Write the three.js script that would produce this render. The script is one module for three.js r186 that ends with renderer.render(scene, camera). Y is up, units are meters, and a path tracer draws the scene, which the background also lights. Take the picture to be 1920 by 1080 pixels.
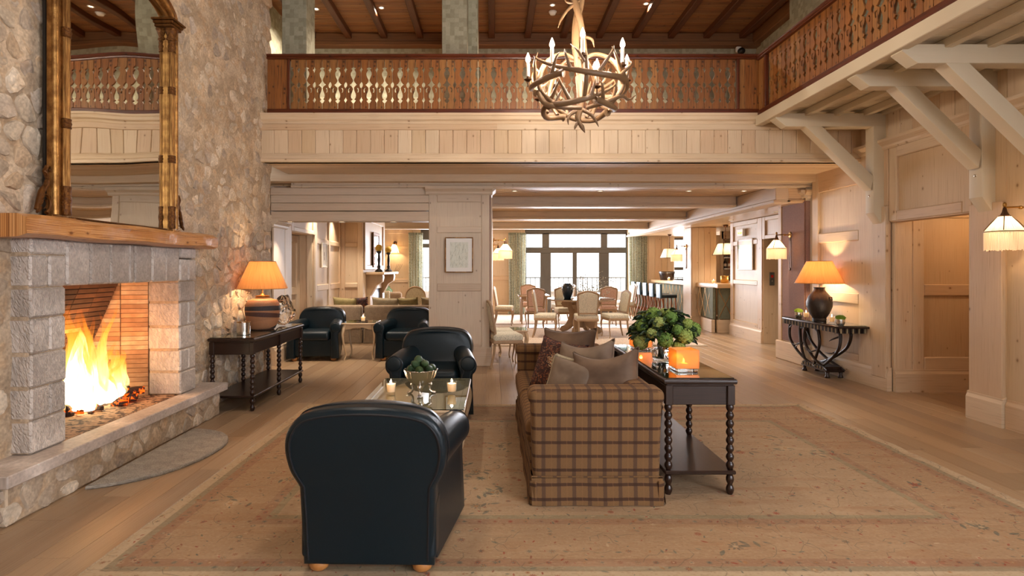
import * as THREE from 'three';
import { RoundedBoxGeometry } from 'three/addons/geometries/RoundedBoxGeometry.js';
import { mergeGeometries, toCreasedNormals } from 'three/addons/utils/BufferGeometryUtils.js';
import { RectAreaLightUniformsLib } from 'three/addons/lights/RectAreaLightUniformsLib.js';
import { FontLoader } from 'three/addons/loaders/FontLoader.js';
import { TextGeometry } from 'three/addons/geometries/TextGeometry.js';

// ---------------------------------------------------------------- camera, sky, large lights, exposure
const scene = new THREE.Scene();
const camera = new THREE.PerspectiveCamera(2 * Math.atan(540 / 1060) * 180 / Math.PI, 16 / 9, 0.05, 200);
camera.position.set(0, 1.5, 0);
camera.lookAt(0, 1.5, -10);
camera.setViewOffset(1920, 1080, 35, 38, 1920, 1080);      // shifted lens: verticals stay upright
scene.add(camera);
const renderer = new THREE.WebGLRenderer({ antialias: true });
renderer.toneMapping = THREE.LinearToneMapping;
renderer.toneMappingExposure = 1.12;
renderer.shadowMap.enabled = true;
renderer.shadowMap.type = THREE.PCFSoftShadowMap;
RectAreaLightUniformsLib.init();
scene.background = new THREE.Color(0.93, 0.97, 1.0);         // even overcast, over snow
scene.backgroundIntensity = 4.0;
function areaLight(x, y, z, w, h, look, color, power) {
  const l = new THREE.RectAreaLight(color, power, w, h);
  l.position.set(x, y, z); l.lookAt(...look); scene.add(l); return l;
}
const DAY = 0xf2f4ff;
// daylight through the tall windows of the wall behind the camera
for (const x of [1.5, 3.9]) areaLight(x, 3.1, 3.93, 1.75, 3.9, [x, 3.1, -10], DAY, 2.0);
// daylight through the terrace doors, the lounge window and the bar windows at the far end
areaLight(2.68, 1.45, -18.2, 3.2, 2.3, [2.68, 1.45, 0], DAY, 15.0);
areaLight(-1.35, 1.4, -18.2, 1.9, 2.2, [-1.35, 1.4, 0], DAY, 13.0);
areaLight(6.0, 1.75, -18.2, 0.65, 1.2, [6.0, 1.75, 0], DAY, 16.0);
// daylight through the side window beside the camera
areaLight(4.72, 1.95, 1.3, 2.9, 1.9, [-10, 1.95, 1.3], DAY, 17.0);

// ---------------------------------------------------------------- random numbers and noise
function rng(a) { return () => { a |= 0; a = a + 0x6D2B79F5 | 0; let t = Math.imul(a ^ a >>> 15, 1 | a); t = t + Math.imul(t ^ t >>> 7, 61 | t) ^ t; return ((t ^ t >>> 14) >>> 0) / 4294967296; }; }
const R = rng(7);
const rr = (a, b, r = R) => a + (b - a) * r();
const clamp = (x, a = 0, b = 1) => Math.min(b, Math.max(a, x));
const lerp = (a, b, t) => a + (b - a) * t;
const sstep = (a, b, x) => { const t = clamp((x - a) / (b - a)); return t * t * (3 - 2 * t); };
const PI = Math.PI;
function lattice(n, seed) { const r = rng(seed), a = new Float32Array(n * n); for (let i = 0; i < n * n; i++) a[i] = r(); return a; }
const LATS = {};
function vnoise(u, v, pu, pv, seed) {                          // value noise with period (pu, pv)
  const key = seed & 7, L = LATS[key] || (LATS[key] = lattice(256, key * 977 + 13)), s = (seed * 37) & 255;
  const fu = Math.floor(u), fv = Math.floor(v), tu = u - fu, tv = v - fv;
  const m = (a, p) => ((a % p) + p) % p, g = (i, j) => L[((m(j, pv) + s) & 255) * 256 + ((m(i, pu) + s * 3) & 255)];
  const a = tu * tu * (3 - 2 * tu), b = tv * tv * (3 - 2 * tv);
  return lerp(lerp(g(fu, fv), g(fu + 1, fv), a), lerp(g(fu, fv + 1), g(fu + 1, fv + 1), a), b);
}
function fbm(x, y, pu, pv, oct, seed) { let s = 0, w = 0.5, t = 0; for (let o = 0; o < oct; o++) { s += w * vnoise(x * pu, y * pv, pu, pv, seed + o * 5); t += w; w *= 0.5; pu *= 2; pv *= 2; } return s / t; }
function noise3(x, y, z, seed = 1) { return (vnoise(x + 17.3, y + z * 0.7, 255, 255, seed) + vnoise(y * 1.1 + 31.1, z + x * 0.6, 255, 255, seed + 3)) / 2; }

// ---------------------------------------------------------------- textures
const hex = (h) => [(h >> 16) & 255, (h >> 8) & 255, h & 255];
function dataTex(w, h, fn, srgb, sx, sy) {
  const d = new Uint8Array(w * h * 4);
  for (let j = 0; j < h; j++) for (let i = 0; i < w; i++) { const c = fn(i / w, j / h, i, j), k = (j * w + i) * 4; if (c.length) { d[k] = c[0]; d[k + 1] = c[1]; d[k + 2] = c[2]; } else d[k] = d[k + 1] = d[k + 2] = c; d[k + 3] = 255; }
  const t = new THREE.DataTexture(d, w, h); t.wrapS = t.wrapT = THREE.RepeatWrapping; t.magFilter = THREE.LinearFilter; t.minFilter = THREE.LinearMipmapLinearFilter; t.generateMipmaps = true;
  if (srgb) t.colorSpace = THREE.SRGBColorSpace;
  t.repeat.set(1 / sx, 1 / sy); t.needsUpdate = true; return t;
}
const gray = (v) => { const c = Math.round(clamp(v) * 255); return [c, c, c]; };
function canvasTex(w, h, draw, sx, sy, srgb = true) {
  const c = document.createElement('canvas'); c.width = w; c.height = h; draw(c.getContext('2d'), w, h);
  const t = new THREE.CanvasTexture(c); t.wrapS = t.wrapT = THREE.RepeatWrapping; if (srgb) t.colorSpace = THREE.SRGBColorSpace; t.repeat.set(1 / sx, 1 / sy); return t;
}
const mix3 = (a, b, t) => [lerp(a[0], b[0], t), lerp(a[1], b[1], t), lerp(a[2], b[2], t)];
// wood: grain runs along u; a few knots; sizes in metres
function woodTex(seed, light, mid, dark, knots, sx, sy, contrast = 1, w = 512, h = 512) {
  const r = rng(seed), K = []; for (let i = 0; i < knots; i++) K.push([r(), r(), rr(0.004, 0.010, r)]);
  const [a, b, c] = [hex(light), hex(mid), hex(dark)];
  return dataTex(w, h, (u, v) => {
    let warp = fbm(u, v, 3, 5, 3, seed) * 0.10, kd = 0;
    for (const [ku, kv, kr] of K) {
      let du = Math.abs(u - ku); du = Math.min(du, 1 - du) * sx; let dv = Math.abs(v - kv); dv = Math.min(dv, 1 - dv) * sy;
      const d = Math.hypot(du * 0.75, dv) / kr;
      if (d < 6) { warp += 0.03 * Math.exp(-d * d / 5); kd = Math.max(kd, d < 1 ? 0.95 - 0.2 * d : 0.5 * Math.exp(-(d - 1) * 1.6)); }
    }
    const ring = 0.5 + 0.5 * Math.sin((v + warp) * PI * 2 * Math.round(sy * 70)), fine = fbm(u, v, 6, 150, 2, seed + 1), broad = fbm(u, v, 2, 9, 3, seed + 2);
    let t = clamp(0.5 + contrast * (0.30 * (ring - 0.5) * broad * 1.6 + 0.55 * (fine - 0.5) + 0.7 * (broad - 0.5)));
    return mix3(mix3(a, b, t), c, clamp(kd + contrast * 0.4 * sstep(0.64, 0.8, fine)));
  }, true, sx, sy);
}
const T = {};
T.pine = woodTex(3, 0xdfcaac, 0xceb290, 0x8a6a4c, 5, 1.6, 0.8, 0.42);
T.pine2 = woodTex(14, 0xdac5a8, 0xc9ae8c, 0x8e7050, 6, 1.6, 0.8, 0.45);
T.greyPine = woodTex(19, 0xd6c6b0, 0xc4b098, 0x8a7460, 6, 1.6, 0.8, 0.4, 512, 256);
T.honey = woodTex(21, 0xaa7440, 0x865a2e, 0x3c2412, 22, 1.0, 0.6, 1.25);
T.brown = woodTex(33, 0x966c42, 0x785232, 0x3a2614, 5, 2.0, 0.8, 1.1);
T.oak = woodTex(41, 0xc3b098, 0xad987e, 0x7c6650, 1, 2.0, 0.5, 0.6);
T.oak2 = woodTex(52, 0xb7a692, 0xa18c76, 0x705c48, 1, 2.0, 0.5, 0.6);
T.mantel = woodTex(71, 0xd09a62, 0xa4652c, 0x6a3a14, 6, 1.4, 0.5, 1.6);
T.dark = woodTex(61, 0x35221a, 0x24160f, 0x120a07, 0, 1.0, 0.5, 1);
T.grainBump = dataTex(512, 512, (u, v) => gray(0.6 * fbm(u, v, 8, 160, 2, 5) + 0.4 * fbm(u, v, 3, 12, 3, 9)), false, 1, 0.5);
T.leather = dataTex(512, 512, (u, v) => gray(0.5 * fbm(u, v, 90, 90, 2, 3) + 0.5 * fbm(u, v, 9, 9, 4, 2)), false, 0.35, 0.35);
T.rock = dataTex(512, 512, (u, v) => gray(0.7 * fbm(u, v, 6, 6, 6, 4) + 0.3 * Math.abs(2 * fbm(u, v, 12, 12, 4, 8) - 1)), false, 0.6, 0.6);
T.rockCol = dataTex(512, 512, (u, v) => { const a = fbm(u, v, 4, 4, 6, 11), b = fbm(u, v, 9, 9, 4, 16), c = fbm(u, v, 60, 60, 2, 19); let k = mix3([172, 158, 140], [232, 221, 205], clamp(a * 1.5 - 0.25)); k = mix3(k, [200, 168, 132], 0.35 * sstep(0.55, 0.75, b)); return k.map((q) => q * (0.86 + 0.26 * c)); }, true, 0.9, 0.9);
T.blockCol = dataTex(512, 512, (u, v) => { const a = fbm(u, v, 4, 4, 6, 21), c = fbm(u, v, 60, 60, 2, 19); return mix3([188, 180, 170], [238, 233, 225], clamp(a * 1.5 - 0.25)).map((q) => q * (0.9 + 0.2 * c)); }, true, 0.9, 0.9);
// tooled stone face: short chisel strokes
T.chisel = canvasTex(512, 512, (g, w, h) => {
  const r = rng(5); g.fillStyle = '#666'; g.fillRect(0, 0, w, h);
  for (let i = 0; i < 2600; i++) { const x = r() * w, y = r() * h, l = 8 + r() * 20, a = 0.9 + r() * 0.7, q = r() > 0.5; g.strokeStyle = q ? 'rgba(255,255,255,.55)' : 'rgba(0,0,0,.5)'; g.lineWidth = 2 + r() * 4; for (const ox of [-w, 0, w]) for (const oy of [-h, 0, h]) { if (x + ox < -30 || x + ox > w + 30 || y + oy < -30 || y + oy > h + 30) continue; g.beginPath(); g.moveTo(x + ox, y + oy); g.lineTo(x + ox + Math.cos(a) * l, y + oy + Math.sin(a) * l); g.stroke(); } }
}, 0.45, 0.45, false);
T.weave = dataTex(256, 256, (u, v, i, j) => gray(0.5 + 0.3 * ((((i >> 2) + (j >> 2)) & 1) - 0.5) + 0.4 * (fbm(u, v, 40, 40, 2, 6) - 0.5)), false, 0.09, 0.09);
// plaid upholstery: 96 mm x 87 mm checks
T.plaid = dataTex(256, 256, (u, v) => {
  const n = fbm(u, v, 64, 64, 2, 7), band = (t, c, w) => sstep(w, w * 0.7, Math.abs(t - c) + 0.05 * (n - 0.5));
  let k = mix3([144, 112, 74], [168, 134, 92], n);
  k = mix3(k, [92, 70, 60], 0.62 * band(u, 0.5, 0.15)); k = mix3(k, [74, 48, 34], 0.72 * band(v, 0.5, 0.13)); k = mix3(k, [182, 138, 96], 0.5 * band(u, 0.02, 0.02)); return k;
}, true, 0.096, 0.087);
T.plain = dataTex(256, 256, (u, v) => gray(0.82 + 0.3 * (fbm(u, v, 60, 60, 3, 3) - 0.5) + 0.2 * (fbm(u, v, 5, 5, 3, 8) - 0.5)), true, 0.3, 0.3);
T.velvet = dataTex(256, 256, (u, v) => mix3([104, 86, 70], [140, 120, 100], clamp(0.5 + 1.6 * (fbm(u, v, 4, 5, 4, 12) - 0.5))), true, 0.5, 0.5);
T.patch = dataTex(512, 512, (u, v) => { const i = Math.floor(u * 14), j = Math.floor(v * 14), q = vnoise(i, j, 14, 14, 9), f = fbm(u, v, 40, 40, 3, 2); return mix3([150, 146, 122], [186, 184, 160], clamp(q * 0.8 + 0.4 * (f - 0.3))); }, true, 0.95, 0.95);
T.spots = canvasTex(512, 512, (g, w, h) => { const r = rng(8); g.fillStyle = '#d9d2bd'; g.fillRect(0, 0, w, h); for (let i = 0; i < 900; i++) { g.fillStyle = ['#9a9c8a', '#a9a792', '#8d9284'][i % 3]; g.beginPath(); g.ellipse(r() * w, r() * h, 4 + r() * 3, 2.5 + r() * 2, r() * 3, 0, 7); g.fill(); } }, 0.3, 0.3);
T.spotsRose = canvasTex(512, 512, (g, w, h) => { const r = rng(9); g.fillStyle = '#d9b8a4'; g.fillRect(0, 0, w, h); for (let i = 0; i < 900; i++) { g.fillStyle = ['#b08474', '#b98e7c', '#a88a7a'][i % 3]; g.beginPath(); g.ellipse(r() * w, r() * h, 4 + r() * 4, 2.5 + r() * 3, r() * 3, 0, 7); g.fill(); } }, 0.3, 0.3);
T.curtain = canvasTex(512, 512, (g, w, h) => { const r = rng(4); g.fillStyle = '#a9ab96'; g.fillRect(0, 0, w, h); for (let i = 0; i < 520; i++) { const x = r() * w, y = r() * h; g.fillStyle = ['#5c6355', '#7d8468', '#8a7a55', '#d8d6b4'][i % 4]; g.beginPath(); g.ellipse(x, y, 3 + r() * 9, 2 + r() * 4, r() * 3, 0, 7); g.fill(); } }, 0.9, 0.9);
T.silk = dataTex(512, 256, (u, v) => mix3([184, 122, 64], [214, 152, 90], clamp(0.5 + 0.9 * (fbm(u, v, 240, 6, 2, 5) - 0.5))), true, 1, 1);
T.pleat = dataTex(256, 64, (u) => gray(0.5 + 0.5 * Math.cos(u * PI * 2 * 32)), false, 1, 1);
T.gold = dataTex(256, 256, (u, v) => mix3([126, 94, 56], [204, 168, 112], clamp(0.5 + 1.8 * (fbm(u, v, 7, 7, 5, 3) - 0.5))), true, 0.3, 0.3);
T.rust = dataTex(256, 256, (u, v) => mix3([116, 84, 74], [140, 108, 96], fbm(u, v, 90, 40, 3, 3)), true, 0.4, 0.4);
T.brick = dataTex(256, 256, (u, v) => mix3([168, 136, 104], [214, 182, 144], clamp(0.5 + 1.4 * (fbm(u, v, 8, 8, 5, 13) - 0.5))), true, 0.5, 0.5);
T.soot = dataTex(512, 512, (u, v) => { const a = fbm(u, v, 5, 5, 5, 3), b = fbm(u, v, 26, 26, 3, 9), c = fbm(u, v, 60, 22, 2, 7); let k = mix3([148, 112, 82], [186, 150, 116], a); return mix3(k, [64, 42, 30], clamp(0.9 * sstep(0.56, 0.66, b) + 0.75 * sstep(0.62, 0.7, c))); }, true, 0.9, 0.9);
T.wool = dataTex(512, 512, (u, v) => gray(0.5 * fbm(u, v, 120, 120, 2, 3) + 0.5 * fbm(u, v, 22, 22, 3, 6)), false, 0.5, 0.5);

// the big carpet: faded florals in a field, a wide border and guard stripes
const RUG = { x0: -2.0, x1: 3.35, z0: -6.16, z1: -2.70 };
T.rug = canvasTex(2048, 1328, (g, W, H) => {
  const r = rng(31), S = W / (RUG.x1 - RUG.x0);
  const fill = (x, y, w, h, c) => { g.fillStyle = c; g.fillRect(x * S, y * S, w * S, h * S); };
  const w = W / S, h = H / S, ring = (a, b, c) => { fill(a, a, w - 2 * a, b - a, c); fill(a, h - b, w - 2 * a, b - a, c); fill(a, a, b - a, h - 2 * a, c); fill(w - b, a, b - a, h - 2 * a, c); };
  fill(0, 0, w, h, '#c3aa8a'); ring(0, 0.07, '#d6c4a6'); ring(0.07, 0.115, '#ada084'); ring(0.115, 0.19, '#b39072'); ring(0.19, 0.58, '#bfa280'); ring(0.58, 0.65, '#b39274'); ring(0.65, 0.70, '#aa9e80');
  const col = ['#a5432e', '#8a4a36', '#5c6660', '#6d746a', '#e2cfae', '#97704c', '#b9834f', '#7d8478'];
  const leaf = (x, y, l, a, c) => { g.save(); g.translate(x * S, y * S); g.rotate(a); g.fillStyle = c; g.beginPath(); g.moveTo(-l * S / 2, 0); g.quadraticCurveTo(0, -l * S * 0.38, l * S / 2, 0); g.quadraticCurveTo(0, l * S * 0.30, -l * S / 2, 0); g.fill(); g.restore(); };
  const flower = (x, y, q) => { const n = 6 + (r() * 5 | 0), c = col[r() * 8 | 0], c2 = col[r() * 8 | 0], a0 = r() * 6; for (let i = 0; i < n; i++) { const a = a0 + i * 2 * PI / n; leaf(x + Math.cos(a) * q * 0.6, y + Math.sin(a) * q * 0.6, q * 0.9, a, c); } g.fillStyle = c2; g.beginPath(); g.arc(x * S, y * S, q * 0.38 * S, 0, 7); g.fill(); };
  const vine = (x, y) => { g.strokeStyle = 'rgba(88,92,80,.75)'; g.lineWidth = 1.2; g.beginPath(); g.moveTo(x * S, y * S); let a = r() * 6; for (let i = 0; i < 6; i++) { a += rr(-1.2, 1.2, r); x += Math.cos(a) * 0.045; y += Math.sin(a) * 0.045; g.lineTo(x * S, y * S); } g.stroke(); };
  g.globalAlpha = 0.6;
  for (let i = 0; i < 620; i++) flower(r() * w, r() * h, rr(0.008, 0.024, r));
  for (let i = 0; i < 46; i++) { const x = 0.3 + r() * (w - 0.6), y = 0.3 + r() * (h - 0.6); g.fillStyle = 'rgba(210,188,150,.35)'; g.beginPath(); g.ellipse(x * S, y * S, 0.09 * S, 0.055 * S, r() * 3, 0, 7); g.fill(); flower(x, y, 0.042); for (let k = 0; k < 4; k++) leaf(x + rr(-0.13, 0.13, r), y + rr(-0.1, 0.1, r), 0.07, r() * 6, col[2 + (r() * 2 | 0)]); }
  g.globalAlpha = 0.8; for (let i = 0; i < 900; i++) leaf(r() * w, r() * h, rr(0.012, 0.03, r), r() * 6, ['#a5432e', '#9a4a38', '#6d746a', '#5c6660'][i % 4]); g.globalAlpha = 0.6;
  for (let i = 0; i < 1100; i++) leaf(r() * w, r() * h, rr(0.016, 0.045, r), r() * 6, col[r() * 8 | 0]);
  for (let i = 0; i < 420; i++) vine(r() * w, r() * h);
  for (let i = 0; i < w / 0.09; i++) for (const y of [0.152, 0.615, h - 0.152, h - 0.615]) flower(i * 0.09 + 0.03, y, 0.017);
  for (let i = 0; i < h / 0.09; i++) for (const x of [0.152, 0.615, w - 0.152, w - 0.615]) flower(x, i * 0.09 + 0.03, 0.017);
  g.globalAlpha = 0.14; for (let i = 0; i < 70000; i++) { g.fillStyle = ['#8a6a4c', '#ead9bd', '#a87a5a', '#d8c4a2'][(r() * 4) | 0]; g.fillRect(r() * W, r() * H, 2 + r() * 4, 2 + r() * 3); }
  g.globalAlpha = 0.2; for (let i = 0; i < 9000; i++) { g.fillStyle = r() > 0.5 ? '#6e4f33' : '#efe0c4'; g.fillRect(r() * W, r() * H, 2 + r() * 16, 1.5); }
  g.globalAlpha = 0.10; for (let i = 0; i < 260; i++) { g.fillStyle = r() > 0.5 ? '#a06a3c' : '#e8d8bc'; g.beginPath(); g.ellipse(r() * W, r() * H, 20 + r() * 120, 6 + r() * 18, 0, 0, 7); g.fill(); }
}, 1, 1);
T.paleRug = canvasTex(1024, 512, (g, W, H) => { const r = rng(77); g.fillStyle = '#c9b8a4'; g.fillRect(0, 0, W, H); for (let i = 0; i < 1500; i++) { g.globalAlpha = 0.5; g.fillStyle = ['#b4806a', '#a9a395', '#dccfba', '#94958c', '#c79a7e'][i % 5]; g.beginPath(); g.ellipse(r() * W, r() * H, 4 + r() * 18, 2 + r() * 6, r() * 3, 0, 7); g.fill(); } }, 1, 1);
T.tapestry = canvasTex(512, 512, (g, W, H) => { const r = rng(15); g.fillStyle = '#3a2420'; g.fillRect(0, 0, W, H); for (let i = 0; i < 1500; i++) { g.fillStyle = ['#7a4630', '#a8643a', '#4a2c2a', '#33282e', '#8a6a4e', '#5c3228'][r() * 6 | 0]; g.globalAlpha = 0.7; g.beginPath(); const x = r() * W, y = r() * H; g.ellipse(x, y, 3 + r() * 12, 2 + r() * 6, r() * 6, 0, 7); g.fill(); } g.globalAlpha = 0.8; for (let i = 0; i < 260; i++) { g.fillStyle = ['#d8c4a2', '#c2a986', '#b48a60'][i % 3]; const a = r() * 6.3, q = r() * 105; g.beginPath(); g.ellipse(W * 0.52 + Math.cos(a) * q, H * 0.42 + Math.sin(a) * q * 0.8, 2 + r() * 9, 2 + r() * 6, r() * 6, 0, 7); g.fill(); } }, 1, 1);

// ---------------------------------------------------------------- materials
const M = {};
const std = (o) => new THREE.MeshStandardMaterial(o), phys = (o) => new THREE.MeshPhysicalMaterial(o), C = (h) => new THREE.Color(h);
const wood = (map, color, rough, bump = 0.0012) => std({ map, color: C(color), roughness: rough, bumpMap: T.grainBump, bumpScale: bump });
M.pine = [wood(T.pine, 0xffffff, 0.5), wood(T.pine2, 0xffffff, 0.5), wood(T.pine, 0xf4ece6, 0.48), wood(T.pine2, 0xf8f2e8, 0.52)];
M.greyPine = [wood(T.greyPine, 0xffffff, 0.5), wood(T.greyPine, 0xf4f0ee, 0.5)];
M.glossPine = [wood(T.pine, 0xf2e8dc, 0.26, 0.0006), wood(T.pine2, 0xf2e8dc, 0.26, 0.0006)];
M.honey = [wood(T.honey, 0xffffff, 0.42), wood(T.honey, 0xe6d6cc, 0.42), wood(T.honey, 0xf6e2cc, 0.45)];
M.rail = wood(T.honey, 0x9a6a58, 0.35);
M.brown = [wood(T.brown, 0xffffff, 0.5), wood(T.brown, 0xe8dcd4, 0.5), wood(T.brown, 0xfff0dc, 0.5)];
M.rafter = wood(T.brown, 0xa88878, 0.5);
M.floor = [wood(T.oak, 0xe8dccc, 0.36, 0.0006), wood(T.oak2, 0xe4d8c8, 0.38, 0.0006), wood(T.oak, 0xd6c8b6, 0.40, 0.0006), wood(T.oak2, 0xe0d0bc, 0.36, 0.0006), wood(T.oak, 0xe4d4c0, 0.38, 0.0006)];
M.cream = std({ color: C(0xcfc1a6), roughness: 0.55, bumpMap: T.grainBump, bumpScale: 0.0008 });
M.darkWood = std({ map: T.dark, color: C(0xffffff), roughness: 0.28 });
M.mantel = std({ map: T.mantel, roughness: 0.3, bumpMap: T.rock, bumpScale: 0.006 });
const stoneMat = (c, b = 0.012) => std({ map: T.rockCol, color: C(c), roughness: 0.88, bumpMap: T.rock, bumpScale: b });
M.stone = [0xece4dc, 0xe0d6ca, 0xf4ece0, 0xe8d6c0, 0xd8d0ca, 0xfaf4ea].map((c) => stoneMat(c, 0.016));
M.mortar = stoneMat(0xe6d8c6, 0.016);
M.block = [0xe6e0dc, 0xdcd4ce, 0xeee6e0, 0xe0d8d2].map((c) => std({ map: T.blockCol, color: C(c), roughness: 0.5, bumpMap: T.chisel, bumpScale: 0.010 }));
M.slab = std({ map: T.blockCol, color: C(0xe2d8d2), roughness: 0.55, bumpMap: T.rock, bumpScale: 0.003 });
M.sootFloor = std({ map: T.soot, roughness: 0.8 });
M.brick = [0xffffff, 0xe6d2c4, 0xf4e0cc, 0xd4bfae].map((c) => std({ map: T.brick, color: C(c), roughness: 0.85 }));
M.sootBrick = [0x6a584c, 0x564840, 0x786254].map((c) => std({ map: T.brick, color: C(c), roughness: 0.9 }));
M.joint = std({ color: C(0x9a8068), roughness: 0.95 });
M.leather = phys({ color: C(0x081a21), specularIntensity: 0.6, roughness: 0.38, bumpMap: T.leather, bumpScale: 0.0005, clearcoat: 0.15, clearcoatRoughness: 0.3 });
M.piping = phys({ color: C(0x0e151c), roughness: 0.4 });
M.bunFoot = std({ map: T.oak, color: C(0xf2b878), roughness: 0.3 });
M.plaid = std({ map: T.plaid, color: C(0xc4b8aa), roughness: 0.95, bumpMap: T.weave, bumpScale: 0.0008 });
M.velvet = phys({ map: T.velvet, roughness: 0.75, sheen: 0.6, sheenRoughness: 0.5, sheenColor: C(0xc8b8a8) });
M.velvet2 = phys({ map: T.velvet, color: C(0xd6c8bc), roughness: 0.75, sheen: 0.6, sheenRoughness: 0.5, sheenColor: C(0xc8b8a8) });
M.tapestry = std({ map: T.tapestry, roughness: 0.95 });
M.braid = std({ map: T.plain, color: C(0xd2c4a4), roughness: 0.95, bumpMap: T.weave, bumpScale: 0.002 });
M.rug = std({ map: T.rug, color: C(0xd6ccc0), roughness: 0.95, bumpMap: T.wool, bumpScale: 0.004 });
M.rugEdge = std({ map: T.plain, color: C(0xd8c6aa), roughness: 0.98 });
M.paleRug = std({ map: T.paleRug, roughness: 0.98 });
M.mat = std({ map: T.plain, color: C(0xc6bcac), roughness: 1, bumpMap: T.wool, bumpScale: 0.012 });
M.whitePaint = std({ map: T.pine2, color: C(0xf0e8dc), roughness: 0.45 });
M.glass = phys({ color: C(0xffffff), transmission: 1, roughness: 0.02, thickness: 0, ior: 1.5 });
M.pictureGlass = phys({ color: C(0xffffff), transmission: 1, roughness: 0.02, thickness: 0, ior: 1.5, specularIntensity: 0.22 });
M.tableGlass = phys({ color: C(0xf0f8f4), transmission: 1, roughness: 0.01, thickness: 0.008, ior: 1.5, attenuationColor: C(0x7fc0a0), attenuationDistance: 0.12 });
M.crystal = phys({ color: C(0xffffff), transmission: 1, roughness: 0.06, thickness: 0.1, ior: 1.5 });
M.amber = phys({ color: C(0xffd488), transmission: 0.85, roughness: 0.3, thickness: 0, ior: 1.45 });
M.candleGlass = phys({ color: C(0xffffff), transmission: 1, roughness: 0.03, thickness: 0, ior: 1.4 });
M.mirror = std({ color: C(0xe4e0d4), metalness: 1, roughness: 0.015 });
M.gold = std({ map: T.gold, color: C(0xf0dcc0), metalness: 0.85, roughness: 0.36, bumpMap: T.leather, bumpScale: 0.002 });
M.goldDark = std({ map: T.gold, color: C(0x9a7a4c), metalness: 0.7, roughness: 0.45, bumpMap: T.rock, bumpScale: 0.008 });
M.brass = std({ color: C(0xb48a4a), metalness: 1, roughness: 0.28 });
M.bronze = std({ color: C(0x5a3e2a), metalness: 0.8, roughness: 0.38 });
M.silver = std({ color: C(0xd6d0c8), metalness: 1, roughness: 0.2 });
M.steel = std({ color: C(0x80807c), metalness: 0.9, roughness: 0.35 });
M.black = std({ color: C(0x14110f), roughness: 0.4 });
M.antler = std({ map: T.pine, color: C(0x92806c), roughness: 0.45, bumpMap: T.grainBump, bumpScale: 0.003 });
M.antlerDark = std({ map: T.dark, color: C(0xc8b4a4), roughness: 0.35, bumpMap: T.grainBump, bumpScale: 0.003 });
M.tip = std({ color: C(0x9a8868), roughness: 0.4 });
M.ivory = std({ color: C(0xf2e8d4), roughness: 0.5 });
M.wax = phys({ color: C(0xf6e6c8), roughness: 0.55, transmission: 0.25, thickness: 0 });
M.patch = std({ map: T.patch, roughness: 0.85 });
M.plaster = std({ map: T.plain, color: C(0xe6dccb), roughness: 0.9 });
M.shade = phys({ map: T.silk, color: C(0xffffff), roughness: 0.95, transmission: 0.24, thickness: 0, side: THREE.DoubleSide });
M.shadeLining = phys({ color: C(0xfff0d4), roughness: 0.95, transmission: 0.5, thickness: 0, side: THREE.DoubleSide });
M.creamShade = phys({ color: C(0xfff0d2), roughness: 0.95, transmission: 0.55, thickness: 0, side: THREE.DoubleSide, bumpMap: T.pleat, bumpScale: 0.004 });
M.fringe = phys({ color: C(0xfff4e2), roughness: 0.95, transmission: 0.5, thickness: 0, side: THREE.DoubleSide });
const glow = (h, k) => std({ color: C(0x000000), emissive: C(h), emissiveIntensity: k, roughness: 1 });
M.bulb = glow(0xffe8c8, 9); M.bulbSoft = glow(0xffd6a0, 6); M.spotDisc = glow(0xffe4c0, 7); M.flameTip = glow(0xffb24a, 7);
M.curtain = phys({ map: T.curtain, roughness: 0.95, transmission: 0.3, thickness: 0, side: THREE.DoubleSide });
M.frame = wood(T.greyPine, 0x62666a, 0.5);
M.spots = std({ map: T.spots, roughness: 0.95 });
M.spotsRose = std({ map: T.spotsRose, roughness: 0.95 });
M.chairWood = std({ map: T.pine2, color: C(0xc8bcae), roughness: 0.5 });
M.suede = std({ map: T.plain, color: C(0x8a8e78), roughness: 0.9 });
M.nail = std({ color: C(0xb08a5a), metalness: 1, roughness: 0.3 });
M.barTop = wood(T.pine, 0xf4ead8, 0.3);
M.blueLeather = phys({ color: C(0x38505f), roughness: 0.5 });
M.stoolWood = std({ map: T.honey, color: C(0xe8c8a8), roughness: 0.4 });
M.beige = std({ map: T.plain, color: C(0xb49a7c), roughness: 0.95, bumpMap: T.weave, bumpScale: 0.0006 });
M.cushBeige = std({ map: T.plain, color: C(0xc4b28e), roughness: 0.9 });
M.cushOlive = std({ map: T.plain, color: C(0xa8965e), roughness: 0.85 });
M.red = std({ map: T.rust, roughness: 0.8 });
M.white = std({ color: C(0xeceae4), roughness: 0.5 });
M.leaf = [0x1c3416, 0x162c12, 0x28441a].map((c) => phys({ color: C(c), roughness: 0.55, transmission: 0.15, thickness: 0, side: THREE.DoubleSide }));
M.bloom = [0x8a9e4e, 0x74903e, 0x98a65c, 0x5f8036].map((c) => std({ color: C(c), roughness: 0.8 }));
M.fruit = [0x2f4a26, 0x3b5428, 0x27401f].map((c) => std({ color: C(c), roughness: 0.35, bumpMap: T.leather, bumpScale: 0.003 }));

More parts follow.
